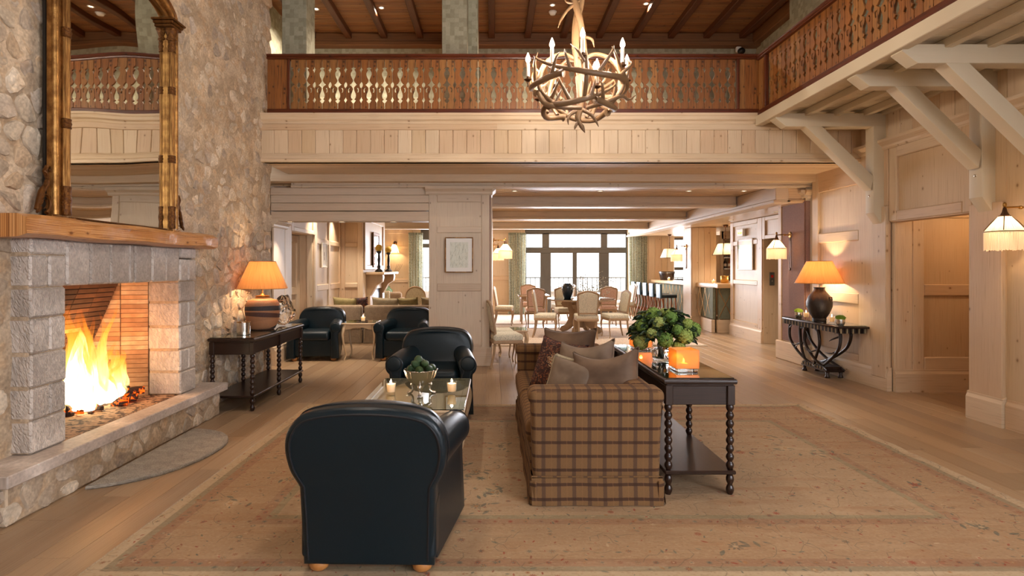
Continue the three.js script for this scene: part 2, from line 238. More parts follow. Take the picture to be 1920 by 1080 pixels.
// ---------------------------------------------------------------- geometry helpers (all return non-indexed geometry with uv in metres)
const V2 = (x, y) => new THREE.Vector2(x, y), V3 = (x, y, z) => new THREE.Vector3(x, y, z);
function flat(g) { const n = g.index ? g.toNonIndexed() : g; for (const k of Object.keys(n.attributes)) if (!['position', 'normal', 'uv'].includes(k)) n.deleteAttribute(k); return n; }
function at(g, p = [0, 0, 0], r, s) { const q = g.clone(); if (s) q.scale(...(s.length ? s : [s, s, s])); if (r) q.applyMatrix4(new THREE.Matrix4().makeRotationFromEuler(new THREE.Euler(...r))); q.translate(...p); return q; }
function join(list) { const l = list.flat(9).map((g) => { const q = flat(g); if (!q.attributes.uv) boxUV(q); return q; }); return l.length === 1 ? l[0] : mergeGeometries(l, false); }
function boxUV(g, grain = 'y', off = [0, 0]) {                  // box projection, grain along u
  g = flat(g); const p = g.attributes.position, n = g.attributes.normal, uv = new Float32Array(p.count * 2);
  for (let i = 0; i < p.count; i++) {
    const x = p.getX(i), y = p.getY(i), z = p.getZ(i), a = Math.abs(n.getX(i)), b = Math.abs(n.getY(i)), c = Math.abs(n.getZ(i));
    let u, v; const q = { x, y, z }, rest = a >= b && a >= c ? ['y', 'z'] : b >= c ? ['x', 'z'] : ['x', 'y'];
    if (rest.includes(grain)) { u = q[grain]; v = q[rest.find((k) => k !== grain)]; } else { u = q[rest[0]] * 0.3; v = q[rest[1]]; }
    uv[2 * i] = u + off[0]; uv[2 * i + 1] = v + off[1];
  }
  g.setAttribute('uv', new THREE.BufferAttribute(uv, 2)); return g;
}
const BOXES = new Map();
function cbox(w, h, d, c = 0.004, grain, vary = 0) {            // chamfered box, 44 triangles
  const key = [w, h, d, c, grain, vary].map((v) => typeof v === 'number' ? v.toFixed(4) : v).join(); if (BOXES.has(key)) return BOXES.get(key);
  c = Math.min(c, w / 3, h / 3, d / 3); const H = [w / 2, h / 2, d / 2], P = [], push = (pts, n) => { const e1 = V3(...pts[1]).sub(V3(...pts[0])), e2 = V3(...pts[2]).sub(V3(...pts[0])); if (e1.cross(e2).dot(V3(...n)) < 0) pts.reverse(); for (let i = 2; i < pts.length; i++) P.push(...pts[0], ...pts[i - 1], ...pts[i]); };
  const pt = (s, face) => s.map((q, i) => q * (i === face ? H[i] : H[i] - c));
  for (let f = 0; f < 3; f++) for (const s of [-1, 1]) { const [a, b] = [(f + 1) % 3, (f + 2) % 3], n = [0, 0, 0]; n[f] = s; push([[-1, -1], [1, -1], [1, 1], [-1, 1]].map(([u, v]) => { const q = [0, 0, 0]; q[f] = s; q[a] = u; q[b] = v; return pt(q, f); }), n); }
  for (let f = 0; f < 3; f++) { const [a, b] = [(f + 1) % 3, (f + 2) % 3]; for (const u of [-1, 1]) for (const v of [-1, 1]) { const n = [0, 0, 0]; n[a] = u; n[b] = v; const e = (k, face) => { const q = [0, 0, 0]; q[f] = k; q[a] = u; q[b] = v; return pt(q, face); }; push([e(-1, a), e(1, a), e(1, b), e(-1, b)], n); } }
  for (const x of [-1, 1]) for (const y of [-1, 1]) for (const z of [-1, 1]) push([pt([x, y, z], 0), pt([x, y, z], 1), pt([x, y, z], 2)], [x, y, z]);
  let g = new THREE.BufferGeometry(); g.setAttribute('position', new THREE.Float32BufferAttribute(P, 3)); g.computeVertexNormals();
  const r = rng(vary * 71 + 5); g = boxUV(g, grain || (w >= h && w >= d ? 'x' : h >= d ? 'y' : 'z'), [r() * 3 * (vary ? 1 : 0), r() * 3 * (vary ? 1 : 0)]);
  BOXES.set(key, g); return g;
}
const rbox = (w, h, d, r = 0.02, seg = 3, grain = 'x') => boxUV(new RoundedBoxGeometry(w, h, d, seg, r), grain);
function lathe(pts, seg = 24) { const g = flat(new THREE.LatheGeometry(pts.map(([r, y]) => V2(Math.max(r, 0), y)), seg)); return g; }
function smooth(g, a = 0.7) { const q = toCreasedNormals(flat(g), a); return q; }
function ext(shape, depth, bevel = 0, o = {}) {
  const g = new THREE.ExtrudeGeometry(shape, { depth, bevelEnabled: bevel > 0, bevelSize: bevel, bevelThickness: o.bt || bevel, bevelSegments: o.bs || 3, curveSegments: o.cs || 12, steps: o.steps || 1, bevelOffset: o.bo || 0 });
  return boxUV(smooth(g, o.crease || 0.7), o.grain || 'y');
}
const poly = (pts, holes = []) => { const s = new THREE.Shape(pts.map((p) => V2(...p))); for (const h of holes) s.holes.push(new THREE.Path(h.map((p) => V2(...p)))); return s; };
function tube(pts, o = {}) {                                      // pts [x, y, z, radius]; tapered, capped
  const n = o.seg || pts.length * 6, m = o.rad || 8, curve = new THREE.CatmullRomCurve3(pts.map((p) => V3(p[0], p[1], p[2])), !!o.closed, 'centripetal'), fr = curve.computeFrenetFrames(n, !!o.closed), pos = [], uv = [], idx = [], len = curve.getLength();
  const rad = (t) => { const k = t * (pts.length - 1), i = Math.min(pts.length - 2, Math.floor(k)); return lerp(pts[i][3], pts[i + 1][3], k - i); };
  const ring = (i, q, extra = 0) => { const t = i / n, c = curve.getPoint(t), T_ = curve.getTangent(t); for (let j = 0; j <= m; j++) { const a = j / m * PI * 2, f = o.flatten || 1, v = fr.normals[i].clone().multiplyScalar(Math.cos(a) * q).addScaledVector(fr.binormals[i], Math.sin(a) * q * f).add(c).addScaledVector(T_, extra); pos.push(v.x, v.y, v.z); uv.push(t * len, j / m * 2 * PI * q); } };
  if (!o.closed) ring(0, 0);
  for (let i = 0; i <= n; i++) ring(i, rad(i / n));
  if (!o.closed) ring(n, 0);
  const rows = pos.length / 3 / (m + 1);
  for (let i = 0; i < rows - 1; i++) for (let j = 0; j < m; j++) { const a = i * (m + 1) + j, b = a + m + 1; idx.push(a, a + 1, b, b, a + 1, b + 1); }
  const g = new THREE.BufferGeometry(); g.setAttribute('position', new THREE.Float32BufferAttribute(pos, 3)); g.setAttribute('uv', new THREE.Float32BufferAttribute(uv, 2)); g.setIndex(idx);
  return smooth(g, 1.0);
}
function grid(nu, nv, fn, closedU) {                                // surface from fn(u, v) -> [x, y, z]
  const pos = [], uv = [], idx = [];
  for (let j = 0; j <= nv; j++) for (let i = 0; i <= nu; i++) { const p = fn(i / nu, j / nv); pos.push(...p.slice(0, 3)); uv.push(p[3] ?? i / nu, p[4] ?? j / nv); }
  for (let j = 0; j < nv; j++) for (let i = 0; i < nu; i++) { const a = j * (nu + 1) + i, b = a + nu + 1; idx.push(a, a + 1, b, b, a + 1, b + 1); }
  const g = new THREE.BufferGeometry(); g.setAttribute('position', new THREE.Float32BufferAttribute(pos, 3)); g.setAttribute('uv', new THREE.Float32BufferAttribute(uv, 2)); g.setIndex(idx); g.computeVertexNormals();
  return flat(g);
}
function pillow(w, h, t, o = {}) {                                   // in the xy plane, thick along z
  const n = o.n || 18, seed = o.seed || 1, S = o.sag || 0, face = (sg) => grid(n, n, (a, b) => {
    const u = a * 2 - 1, v = b * 2 - 1, e = Math.max(0, (1 - u * u * u * u) * (1 - v * v * v * v)), wr = (noise3(u * 1.6 + seed * 9, v * 1.6, seed, 2) - 0.5) * 0.10 + (noise3(u * 4 + seed * 5, v * 4, seed, 3) - 0.5) * 0.035, z = sg * t / 2 * Math.pow(e, 0.42) * (1 + wr * 2 * e);
    return [u * w / 2 * (1 - 0.07 * (1 - v * v)), v * h / 2 * (1 - 0.07 * (1 - u * u)) - S * (1 - u * u) * (v > 0 ? v : 0) * h, sg > 0 ? z : z, o.uvw ? a : a * w, o.uvw ? b : b * h];
  });
  const f = face(1), k = face(-1); const p = k.attributes.position, nn = k.attributes.normal, q = k.attributes.uv;
  for (let i = 0; i < p.count; i += 3) for (const A of [p, nn, q]) { const z = A.itemSize; for (let c = 0; c < z; c++) { const t1 = A.array[(i + 1) * z + c]; A.array[(i + 1) * z + c] = A.array[(i + 2) * z + c]; A.array[(i + 2) * z + c] = t1; } }
  k.computeVertexNormals();
  return smooth(join([f, k]), 1.2);
}
function puff(w, h, d, r, crown, seg = 4) { const g = new RoundedBoxGeometry(w, h, d, seg + 3, r); const q = g; const p = q.attributes.position; for (let i = 0; i < p.count; i++) { const x = p.getX(i) / (w / 2), z = p.getZ(i) / (d / 2), y = p.getY(i); p.setY(i, y + Math.sign(y) * crown * Math.max(0, (1 - x * x) * (1 - z * z)) * Math.min(1, Math.abs(y) / (h * 0.3))); } return boxUV(smooth(q, 1.0), 'x'); }
function ball(r, s = [1, 1, 1], d = 12) { const g = flat(new THREE.SphereGeometry(r, d, Math.max(6, d * 0.7 | 0))); g.scale(...s); g.computeVertexNormals(); return smooth(g, 2); }
function warp(g, fn, crease = 0.8) { const p = g.attributes.position; for (let i = 0; i < p.count; i++) { const q = fn(p.getX(i), p.getY(i), p.getZ(i)); p.setXYZ(i, ...q); } g.deleteAttribute('normal'); g.computeVertexNormals(); return smooth(g, crease); }

// ---------------------------------------------------------------- naming and adding
const used = {};
function numbered(name) { const n = used[name] || 0; used[name] = n + 1; return n ? `${name}_${String(n).padStart(3, '0')}` : name; }
function part(name, geo, mat, parent) { const m = new THREE.Mesh(Array.isArray(geo) ? join(geo) : geo, mat); m.name = name; m.castShadow = m.receiveShadow = true; parent.add(m); return m; }
function tag(o, label, category, group) { o.userData = { ...o.userData, label, category }; if (group) o.userData.group = group; return o; }
function thing(name, label, category, pos = [0, 0, 0], turn = 0, group) { const g = new THREE.Group(); g.name = numbered(name); g.position.set(...pos); g.rotation.y = turn; scene.add(g); return tag(g, label, category, group); }
function solo(name, geo, mat, label, category, group) { const m = part(numbered(name), geo, mat, scene); return tag(m, label, category, group); }
function struct(name, pos = [0, 0, 0], turn = 0) { const g = new THREE.Group(); g.name = name; g.position.set(...pos); g.rotation.y = turn; g.userData.kind = 'structure'; scene.add(g); return g; }
function copy(src, pos, turn, label, group) { const c = src.clone(); c.name = numbered(src.name.replace(/_\d{3}$/, '')); c.position.set(...pos); if (turn !== undefined) c.rotation.set(0, turn, 0); c.userData = { ...src.userData }; if (label) c.userData.label = label; if (group) c.userData.group = group; scene.add(c); return c; }
const pick = (a, r = R) => a[(r() * a.length) | 0];
function lamp(x, y, z, color, power, radius = 0.03) { const l = new THREE.PointLight(color, power, 0, 2); l.position.set(x, y, z); l.castShadow = true; l.shadow.radius = radius / 0.02; scene.add(l); return l; }
const WARM = 0xffe0bc, AMBER = 0xffd09a;

// ---------------------------------------------------------------- FLOOR: oak planks along the room, on a screed
const floor = struct('floor');
part('screed', at(cbox(13, 0.2, 24.4, 0.005), [2, -0.117, -6.7]), M.mortar, floor);
{
  const r = rng(101), far = M.floor.map(() => []);
  const width = 0.19, rows = [];
  for (let x = -3.9; x < 7.2; x += width) rows.push(x);
  let count = 0; const cand = [];
  for (const x of rows) {
    let z = -(-3.0 + r() * 1.6);
    while (z > -18.6) {
      const L = [1.5, 1.8, 2.1, 2.4][(r() * 4) | 0], zc = z - L / 2, k = (r() * 5) | 0;
      const hidden = (x > RUG.x0 + 0.05 && x + width < RUG.x1 - 0.05 && z < RUG.z1 - 0.05 && z - L > RUG.z0 + 0.05);
      const d = -zc, inView = d > 2.2 && d < 12.5 && Math.abs((x + 0.1) / d) < 1.0 && x > -3.2 && !(x > 4.9 && d > 7.2);
      cand.push({ x: x + width / 2, z: zc, L, k, near: inView && !hidden, d });
      z -= L;
    }
  }
  const near = cand.filter((c) => c.near).sort((a, b) => a.d - b.d), chosen = new Set(near.slice(0, 290));
  for (const c of cand) { const g = cbox(width - 0.0022, 0.02, c.L - 0.002, 0.0012, 'z', 1 + (Math.round(c.x * 50 + c.L * 10 - c.z * 7) & 3) + Math.round(c.L * 10)); if (chosen.has(c)) { const m = part('plank', g, M.floor[c.k], floor); m.position.set(c.x, -0.01, c.z); } else far[c.k].push(at(g, [c.x, -0.01, c.z])); }
  far.forEach((l, k) => { const m = part('far_planks', l, M.floor[k], floor); m.userData.kind = 'stuff'; });
}

// ---------------------------------------------------------------- panelled walls in their own frame: x along the wall, y up, z out of the wall
function panelling(parent, x0, x1, y0, y1, stiles, rails, o = {}) {   // stiles, rails: [from, to] pairs; panels fill what is between
  const mats = o.mats || M.pine, zp = o.z || 0, th = o.th || 0.040, r = rng(Math.round((x0 + 11) * 991 + y0 * 77));
  const S = stiles.slice().sort((a, b) => a[0] - b[0]), L = rails.slice().sort((a, b) => a[0] - b[0]);
  for (const [a, b] of S) part('stile', at(cbox(b - a - 0.001, y1 - y0, th, 0.008, 'y', 1 + (r() * 6 | 0)), [(a + b) / 2, (y0 + y1) / 2, zp + th / 2]), pick(mats, r), parent);
  for (let i = 0; i < S.length - 1; i++) {
    const a = S[i][1], b = S[i + 1][0]; if (b - a < 0.02) continue;
    for (const [c, d] of L) part('rail', at(cbox(b - a, d - c, th, 0.010, 'x', 1 + (r() * 6 | 0)), [(a + b) / 2, (c + d) / 2, zp + th / 2]), pick(mats, r), parent);
    for (let j = 0; j < L.length - 1; j++) { const c = L[j][1], d = L[j + 1][0]; if (d - c < 0.02) continue; part('panel', at(cbox(b - a, d - c, 0.012, 0.001, 'y', 1 + (r() * 6 | 0)), [(a + b) / 2, (c + d) / 2, zp + 0.004]), pick(mats, r), parent); }
  }
}
function moulding(parent, name, prof, len, mat, p, r, grain = 'z') { // profile in xy swept along z (centred)
  const g = at(ext(poly(prof), len, 0, { grain: 'z', crease: 0.4 }), [0, 0, -len / 2]); return part(name, at(g, p, r), mat, parent);
}
const CORNICE = [[0, 0], [0.03, 0], [0.045, 0.02], [0.05, 0.045], [0.085, 0.075], [0.10, 0.085], [0.10, 0.12], [0, 0.12]];
const BASE = [[0, 0], [0.06, 0], [0.06, 0.22], [0.045, 0.25], [0.045, 0.27], [0.0, 0.29]];

// ---------------------------------------------------------------- RIGHT WALL (faces -x at 4.83)
const wallRight = struct('wall_right', [4.83, 0, 0], -PI / 2);        // local x = world z, local z = -world x
{
  const W = wallRight;
  // backing: console bay, over the passage, near bay, behind the camera
  part('backing', [at(cbox(1.66, 3.5, 0.12, 0.002, 'y'), [-7.68, 1.75, -0.07]), at(cbox(1.19, 1.46, 0.12, 0.002, 'y'), [-6.255, 2.79, -0.07]), at(cbox(5.46, 3.5, 0.12, 0.002, 'y'), [-2.93, 1.75, -0.07]), at(cbox(3.0, 1.0, 0.12, 0.002, 'y'), [1.3, 0.5, -0.07]), at(cbox(3.0, 0.6, 0.12, 0.002, 'y'), [1.3, 3.2, -0.07]), at(cbox(1.2, 3.5, 0.12, 0.002, 'y'), [3.4, 1.75, -0.07])], M.pine[1], W);
  // console bay
  panelling(W, -8.5, -6.85, 0.24, 2.95, [[-8.5, -8.34], [-7.42, -7.12], [-7.12, -6.86]], [[0.24, 0.36], [1.02, 1.16], [1.86, 2.0], [2.6, 2.95]]);
  moulding(W, 'baseboard', BASE, 1.66, M.pine[0], [-7.68, 0, 0], [0, -PI / 2, 0]);
  part('pilaster', at(cbox(0.26, 2.1, 0.05, 0.006, 'y', 3), [-6.99, 1.2, 0.045]), M.pine[1], W);
  // boards and rail above the passage
  panelling(W, -6.85, -5.66, 2.06, 2.95, [[-6.85, -6.72], [-5.78, -5.66]], [[2.06, 2.18], [2.82, 2.95]]);
  part('lintel_soffit', at(cbox(1.19, 0.02, 0.16, 0.004, 'x'), [-6.255, 2.06, -0.055]), M.pine[2], W);
  for (let i = 0; i < 21; i++) part('board', at(cbox(0.196, 0.44, 0.02, 0.006, 'y', 1 + i % 5), [-8.4 + i * 0.2, 3.28, 0.005]), M.pine[i % 4], W);
  moulding(W, 'cornice', CORNICE, 8.0, M.pine[1], [-4.65, 2.94, 0.02], [0, -PI / 2, 0]);
  // near bay
  panelling(W, -5.66, -0.4, 0.24, 2.95, [[-5.66, -5.28], [-5.28, -5.02], [-4.1, -3.9], [-3.0, -2.8], [-1.8, -1.6], [-0.6, -0.4]], [[0.24, 0.42], [1.48, 1.64], [2.4, 2.56], [2.84, 2.95]]);
  part('pilaster', at(cbox(0.37, 2.05, 0.045, 0.006, 'y', 2), [-5.475, 1.1, 0.05]), M.pine[2], W);
  moulding(W, 'baseboard', BASE, 5.3, M.pine[2], [-2.62, 0, 0], [0, -PI / 2, 0]);
  moulding(W, 'baseboard', BASE.map(([x, y]) => [x + 0.03, y + 0.0]), 0.4, M.pine[0], [-5.475, 0, 0], [0, -PI / 2, 0]);
}
// passage to the right: its far wall faces the camera
const wallPassage = struct('wall_passage', [0, 0, -6.86]);
{
  const W = wallPassage;
  part('backing', at(cbox(3.2, 3.4, 0.1, 0.002, 'y'), [6.45, 1.7, -0.05]), M.pine[0], W);
  panelling(W, 4.84, 8, 0.24, 2.3, [[4.84, 5.06], [5.06, 5.2], [6.5, 6.7]], [[0.24, 0.42], [1.16, 1.30], [2.1, 2.3]]);
  moulding(W, 'baseboard', BASE, 3.0, M.pine[1], [6.34, 0, 0], [0, -PI / 2, 0]);
  part('ceiling_panel', at(cbox(2.6, 0.04, 1.5, 0.004, 'x'), [6.2, 2.32, 0.7]), M.pine[1], W);
  part('end_wall', at(cbox(0.1, 3.4, 1.4, 0.004, 'y'), [8.0, 1.7, 0.6]), M.pine[1], W);
  lamp(5.75, 2.15, -6.15, 0xffd2a0, 0.8, 0.04);
  part('passage_spotlight', at(lathe([[0, -0.004], [0.04, -0.004], [0.05, -0.01], [0.05, 0], [0, 0]], 16), [5.75, 2.298, 0.71]), M.spotDisc, W);
  part('near_wall', at(cbox(3.1, 3.4, 0.1, 0.004, 'y'), [6.5, 1.7, 1.16]), M.pine[2], W);
}

// ---------------------------------------------------------------- LEFT STONE WALL (faces +x at -3.05)
function voronoi(w, h, cell, r, jitter = 0.42, stretch = 1) {
  const cols = Math.round(w / (cell * stretch)), rows = Math.round(h / cell), cw = w / cols, ch = h / rows, S = [], out = [];
  for (let j = -1; j <= rows; j++) { S[j + 1] = []; for (let i = -1; i <= cols; i++) S[j + 1][i + 1] = [(i + 0.5 + (j & 1 ? 0.25 : -0.25) + rr(-jitter, jitter, r)) * cw, (j + 0.5 + rr(-jitter, jitter, r)) * ch]; }
  for (let j = 0; j < rows; j++) for (let i = 0; i < cols; i++) {
    const s = S[j + 1][i + 1]; let P = [[s[0] - cw * 1.5, s[1] - ch * 1.5], [s[0] + cw * 1.5, s[1] - ch * 1.5], [s[0] + cw * 1.5, s[1] + ch * 1.5], [s[0] - cw * 1.5, s[1] + ch * 1.5]];
    for (let b = -1; b <= 1; b++) for (let a = -1; a <= 1; a++) if (a || b) { const q = S[j + 1 + b]?.[i + 1 + a]; if (!q) continue; const nx = q[0] - s[0], ny = q[1] - s[1], l = Math.hypot(nx, ny); P = clip(P, nx / l, ny / l, (nx * (s[0] + q[0]) + ny * (s[1] + q[1])) / 2 / l - 0.006 - r() * 0.010); }
    P = clip(clip(clip(clip(P, -1, 0, 0), 1, 0, w), 0, -1, 0), 0, 1, h); if (P.length > 2) out.push(P);
  }
  return out;
}
function clip(P, nx, ny, d) { const o = []; for (let i = 0; i < P.length; i++) { const a = P[i], b = P[(i + 1) % P.length], da = a[0] * nx + a[1] * ny - d, db = b[0] * nx + b[1] * ny - d; if (da <= 0) o.push(a); if ((da < 0) !== (db < 0) && da !== db) { const t = da / (da - db); o.push([lerp(a[0], b[0], t), lerp(a[1], b[1], t)]); } } return o; }
function stoneGeo(P, depth, r, crown = 1, back = 0.03, rounds = 2) {              // a bulging stone in the xy plane, centred; returns [geometry, centre]
  const cx = P.reduce((s, p) => s + p[0], 0) / P.length, cy = P.reduce((s, p) => s + p[1], 0) / P.length; let Q = P.map(([x, y]) => [x - cx, y - cy]);
  for (let k = 0; k < rounds; k++) { const o = []; for (let i = 0; i < Q.length; i++) { const a = Q[i], b = Q[(i + 1) % Q.length]; o.push([lerp(a[0], b[0], 0.22), lerp(a[1], b[1], 0.22)], [lerp(a[0], b[0], 0.78), lerp(a[1], b[1], 0.78)]); } Q = o; }
  if (Q.length > 14) Q = Q.filter((_, i) => i % 2 === 0);
  Q = Q.map(([x, y]) => { const k = rr(0.93, 1.04, r); return [x * k, y * k]; });
  const n = Q.length, rings = [[1.0, -back], [1.0, depth * 0.35], [0.9, depth * 0.9], [0.55, depth]], tx = rr(-0.12, 0.12, r), ty = rr(-0.12, 0.12, r), pos = [], idx = [];
  for (const [k, z] of rings) for (const [x, y] of Q) pos.push(x * k, y * k, z < 0 ? z : z * crown + (z > 0 ? rr(-0.28, 0.28, r) * depth + tx * x * k + ty * y * k : 0));
  pos.push(0, 0, depth * crown); const c = rings.length * n;
  for (let k = 0; k < rings.length - 1; k++) for (let i = 0; i < n; i++) { const a = k * n + i, b = k * n + (i + 1) % n; idx.push(a, b, a + n, a + n, b, b + n); }
  for (let i = 0; i < n; i++) idx.push((rings.length - 1) * n + i, (rings.length - 1) * n + (i + 1) % n, c);
  const g = new THREE.BufferGeometry(); g.setAttribute('position', new THREE.Float32BufferAttribute(pos, 3)); g.setIndex(idx); return [boxUV(smooth(g, 0.75), 'x', [r() * 2, r() * 2]), [cx, cy]];
}
function dropTriangles(g, out) { const P = g.attributes.position, keep = []; for (let i = 0; i < P.count; i += 3) { const x = (P.getX(i) + P.getX(i + 1) + P.getX(i + 2)) / 3, y = (P.getY(i) + P.getY(i + 1) + P.getY(i + 2)) / 3; if (!out(x, y)) keep.push(i, i + 1, i + 2); } const q = new THREE.BufferGeometry(); for (const k of ['position', 'normal', 'uv']) { const A = g.attributes[k], n = A.itemSize, a = new Float32Array(keep.length * n); keep.forEach((s, i) => { for (let c = 0; c < n; c++) a[i * n + c] = A.array[s * n + c]; }); q.setAttribute(k, new THREE.BufferAttribute(a, n)); } return q; }
const wallLeft = struct('wall_left', [-3.05, 0, 0], PI / 2);           // local x = depth, local z = +world x
{
  const W = wallLeft, r = rng(303);
  part('core', [at(cbox(5.2, 6.1, 0.7, 0.01), [1.15, 3.05, -0.37]), at(cbox(2.17, 6.1, 0.7, 0.01), [6.575, 3.05, -0.37]), at(cbox(1.5, 4.68, 0.7, 0.01), [4.6, 3.76, -0.37])], M.mortar, W);
  part('return_core', at(cbox(0.5, 6.1, 0.5, 0.01), [7.45, 3.05, -0.28]), M.mortar, W);
  // rough mortar skin with relief
  const skin = grid(230, 270, (u, v) => { const x = 2.6 + u * 5.06, y = v * 6; return [x, y, 0.008 + 0.011 * sstep(1.7, 2.6, y) * sstep(3.6, 4.6, x) + 0.040 * (fbm(u, v, 22, 26, 5, 5) - 0.5), x, y]; });
  part('mortar', dropTriangles(skin, (x, y) => x > 3.8 && x < 5.32 && y > 0.28 && y < 1.44), M.mortar, W);
  const cells = voronoi(5.06, 6.0, 0.142, r, 0.44, 1.1), made = [];
  for (const P of cells) {
    const [g, c] = stoneGeo(P, rr(0.012, 0.030, r), r, 1, 0.03, 1), x = 2.6 + c[0], y = c[1];
    const behind = (x > 3.5 && x < 5.58 && y < 1.74) || (x > 3.86 && x < 5.1 && y > 1.8 && y < 3.6) || y < 0.02 || x > 7.6;
    made.push({ g, x, y, behind, size: behind ? 0 : P.length && (1.2 / x), k: (r() * 6) | 0, vis: !behind && x > 3.2 && (y - 1.5) / x < 0.53 });
  }
  const vis = made.filter((m) => m.vis).sort((a, b) => a.x - b.x), chosen = new Set(vis.slice(0, 300)), rest = M.stone.map(() => []);
  for (const m of made) { if (m.behind && m.x <= 7.6) continue; if (chosen.has(m)) part('stone', m.g, M.stone[m.k], W).position.set(m.x, m.y, 0); else if (m.x <= 7.6) rest[m.k].push(at(m.g, [m.x, m.y, 0])); }
  rest.forEach((l, k) => { if (l.length) part('small_stones', l, M.stone[k], W).userData.kind = 'stuff'; });
  // corner stones
  for (let i = 0, y = 0; y < 5.9; i++) { const h = rr(0.18, 0.34, r), w = i % 2 ? 0.2 : 0.3; const [g] = stoneGeo([[0, 0], [w, 0], [w, h - 0.02], [0, h - 0.02]], 0.02, r, 1, 0.06); part('corner_stone', at(g, [7.7 - w / 2, y + h / 2, 0.012]), pick(M.stone, r), W); y += h; }
}

// ---------------------------------------------------------------- FIREPLACE: surround blocks, brick firebox, raised hearth
const fireplace = thing('fireplace', 'rough-hewn grey stone fireplace with brick firebox and raised hearth in the rubble wall', 'fireplace', [-3.05, 0, 0], PI / 2);   // local x = depth, local z = world x
{
  const F = fireplace, r = rng(41), zf = 0.135;
  const block = (a, b, y0, y1) => { const g = cbox(b - a - 0.008, y1 - y0 - 0.008, 0.30, 0.012, 'x', 1 + (r() * 9 | 0)); part('block', at(g, [(a + b) / 2, (y0 + y1) / 2, zf - 0.15 + rr(-0.005, 0.005, r)]), pick(M.block, r), F); };
  const ys = [0.315, 0.53, 0.735, 0.95, 1.177, 1.374, 1.585, 1.69];
  for (const [a, b] of [[3.56, 3.865], [5.262, 5.545]]) for (let i = 0; i < 7; i++) { const split = i === 1 || i === 3 || i === 5; if (split) { const m = lerp(a, b, i === 5 ? 0.5 : 0.52); block(a, m, ys[i], ys[i + 1]); block(m, b, ys[i], ys[i + 1]); } else block(a, b, ys[i], ys[i + 1]); }
  const L = [3.865, 4.093, 4.308, 4.537, 4.602, 4.828, 5.038, 5.262]; for (let i = 0; i < 7; i++) block(L[i], L[i + 1], 1.374, 1.69);
  part('bedding_mortar', [at(cbox(0.29, 1.36, 0.27, 0.004), [3.712, 1.0, zf - 0.155]), at(cbox(0.27, 1.36, 0.27, 0.004), [5.404, 1.0, zf - 0.155]), at(cbox(1.9, 0.29, 0.27, 0.004), [4.56, 1.54, zf - 0.155])], M.mortar, F);
  // firebox: far cheek (stack-bonded thin bricks), back leaning forward
  const H = 0.0425, n = 27;
  for (let j = 0; j < n; j++) for (let i = 0; i < 4; i++) {
    const x = -0.165 - 0.118 - i * 0.236, g = cbox(0.232, H - 0.0028, 0.05, 0.002, 'x', 1 + (r() * 5 | 0)), sooty = i > 1 && j > 15 && r() > 0.15;
    part('brick', at(g, [5.262 + 0.025 + (x + 0.165) * 0.16, 0.335 + j * H, x], [0, PI / 2 + 0.16, 0]), pick(sooty ? M.sootBrick : M.brick, r), F);
  }
  for (let j = 0; j < n; j++) for (let i = 0; i < 6; i++) {
    const y = 0.335 + j * H, z = -0.83 + (y - 0.315) * 0.44, sooty = r() < (j / n) * 1.2 + 0.15;
    part('brick', at(cbox(0.232, H - 0.0028, 0.05, 0.002, 'x', 1 + (r() * 5 | 0)), [3.86 + i * 0.236, y, z - 0.025], [0.42, 0, 0]), pick(sooty ? M.sootBrick : M.brick, r), F);
  }
  part('firebox_lining', [at(cbox(0.9, 1.3, 0.06, 0.004), [5.262 + 0.0, 0.93, -0.55], [0, PI / 2 + 0.16, 0]), at(cbox(1.5, 1.35, 0.06, 0.004), [4.56, 0.93, -0.645], [0.42, 0, 0]), at(cbox(0.06, 1.3, 0.9, 0.004), [3.83, 0.93, -0.5]), at(cbox(1.5, 0.06, 0.75, 0.004), [4.56, 1.455, -0.42])], M.joint, F);
  // hearth
  part('firebox_floor', at(cbox(1.5, 0.1, 0.95, 0.006), [4.56, 0.2655, -0.36]), M.sootFloor, F);
  part('hearth_slab', [at(cbox(2.66, 0.075, 0.19, 0.006), [4.53, 0.2775, 0.205]), at(cbox(0.67, 0.075, 0.11, 0.002), [3.535, 0.2775, 0.055]), at(cbox(0.52, 0.075, 0.11, 0.002), [5.60, 0.2775, 0.055])], M.slab, F);
  part('stained_slab', at(cbox(1.47, 0.0755, 0.11, 0.002), [4.605, 0.2775, 0.055]), M.sootFloor, F);
  part('hearth_core', at(cbox(2.54, 0.24, 0.264, 0.01), [4.53, 0.12, 0.11]), M.mortar, F);
  for (const P of voronoi(2.56, 0.24, 0.12, r, 0.26, 1.9)) { const [g, c] = stoneGeo(P, rr(0.010, 0.018, r), r, 1, 0.03, 1); part('stone', at(g, [3.25 + c[0], c[1], 0.235]), pick(M.stone, r), F); }
  for (let i = 0; i < 2; i++) { const [g] = stoneGeo([[0, 0], [0.22, 0], [0.22, 0.11], [0, 0.11]], 0.02, r, 1, 0.02); part('stone', at(g, [3.255, 0.06 + i * 0.118, 0.13], [0, -PI / 2, 0]), pick(M.stone, r), F); }
}
{ // mantel beam, adzed edges
  const g = warp(cboxSub(2.33, 0.14, 0.62), (x, y, z) => { const front = z > 0.25; let yy = y, zz = z; if (z > 0.28) zz += 0.008 * Math.sin(x * 9) + 0.006 * Math.sin(x * 23 + y * 30); if (front && y > 0.05) { yy -= 0.028 * sstep(0.25, 0.31, z); } if (front && y < -0.05) { yy += 0.02 * sstep(0.25, 0.31, z); } yy += 0.004 * Math.sin(x * 7 + z * 6); return [x, yy, zz]; }, 0.5);
  const m = solo('mantel_shelf', boxUV(g, 'x'), M.mantel, 'thick varnished wooden beam mantel with chipped edges above the fire', 'mantel'); m.position.set(-3.06, 1.755, -4.49); m.rotation.y = PI / 2;
}
function cboxSub(w, h, d) { return flat(new THREE.BoxGeometry(w, h, d, 40, 4, 12)); }

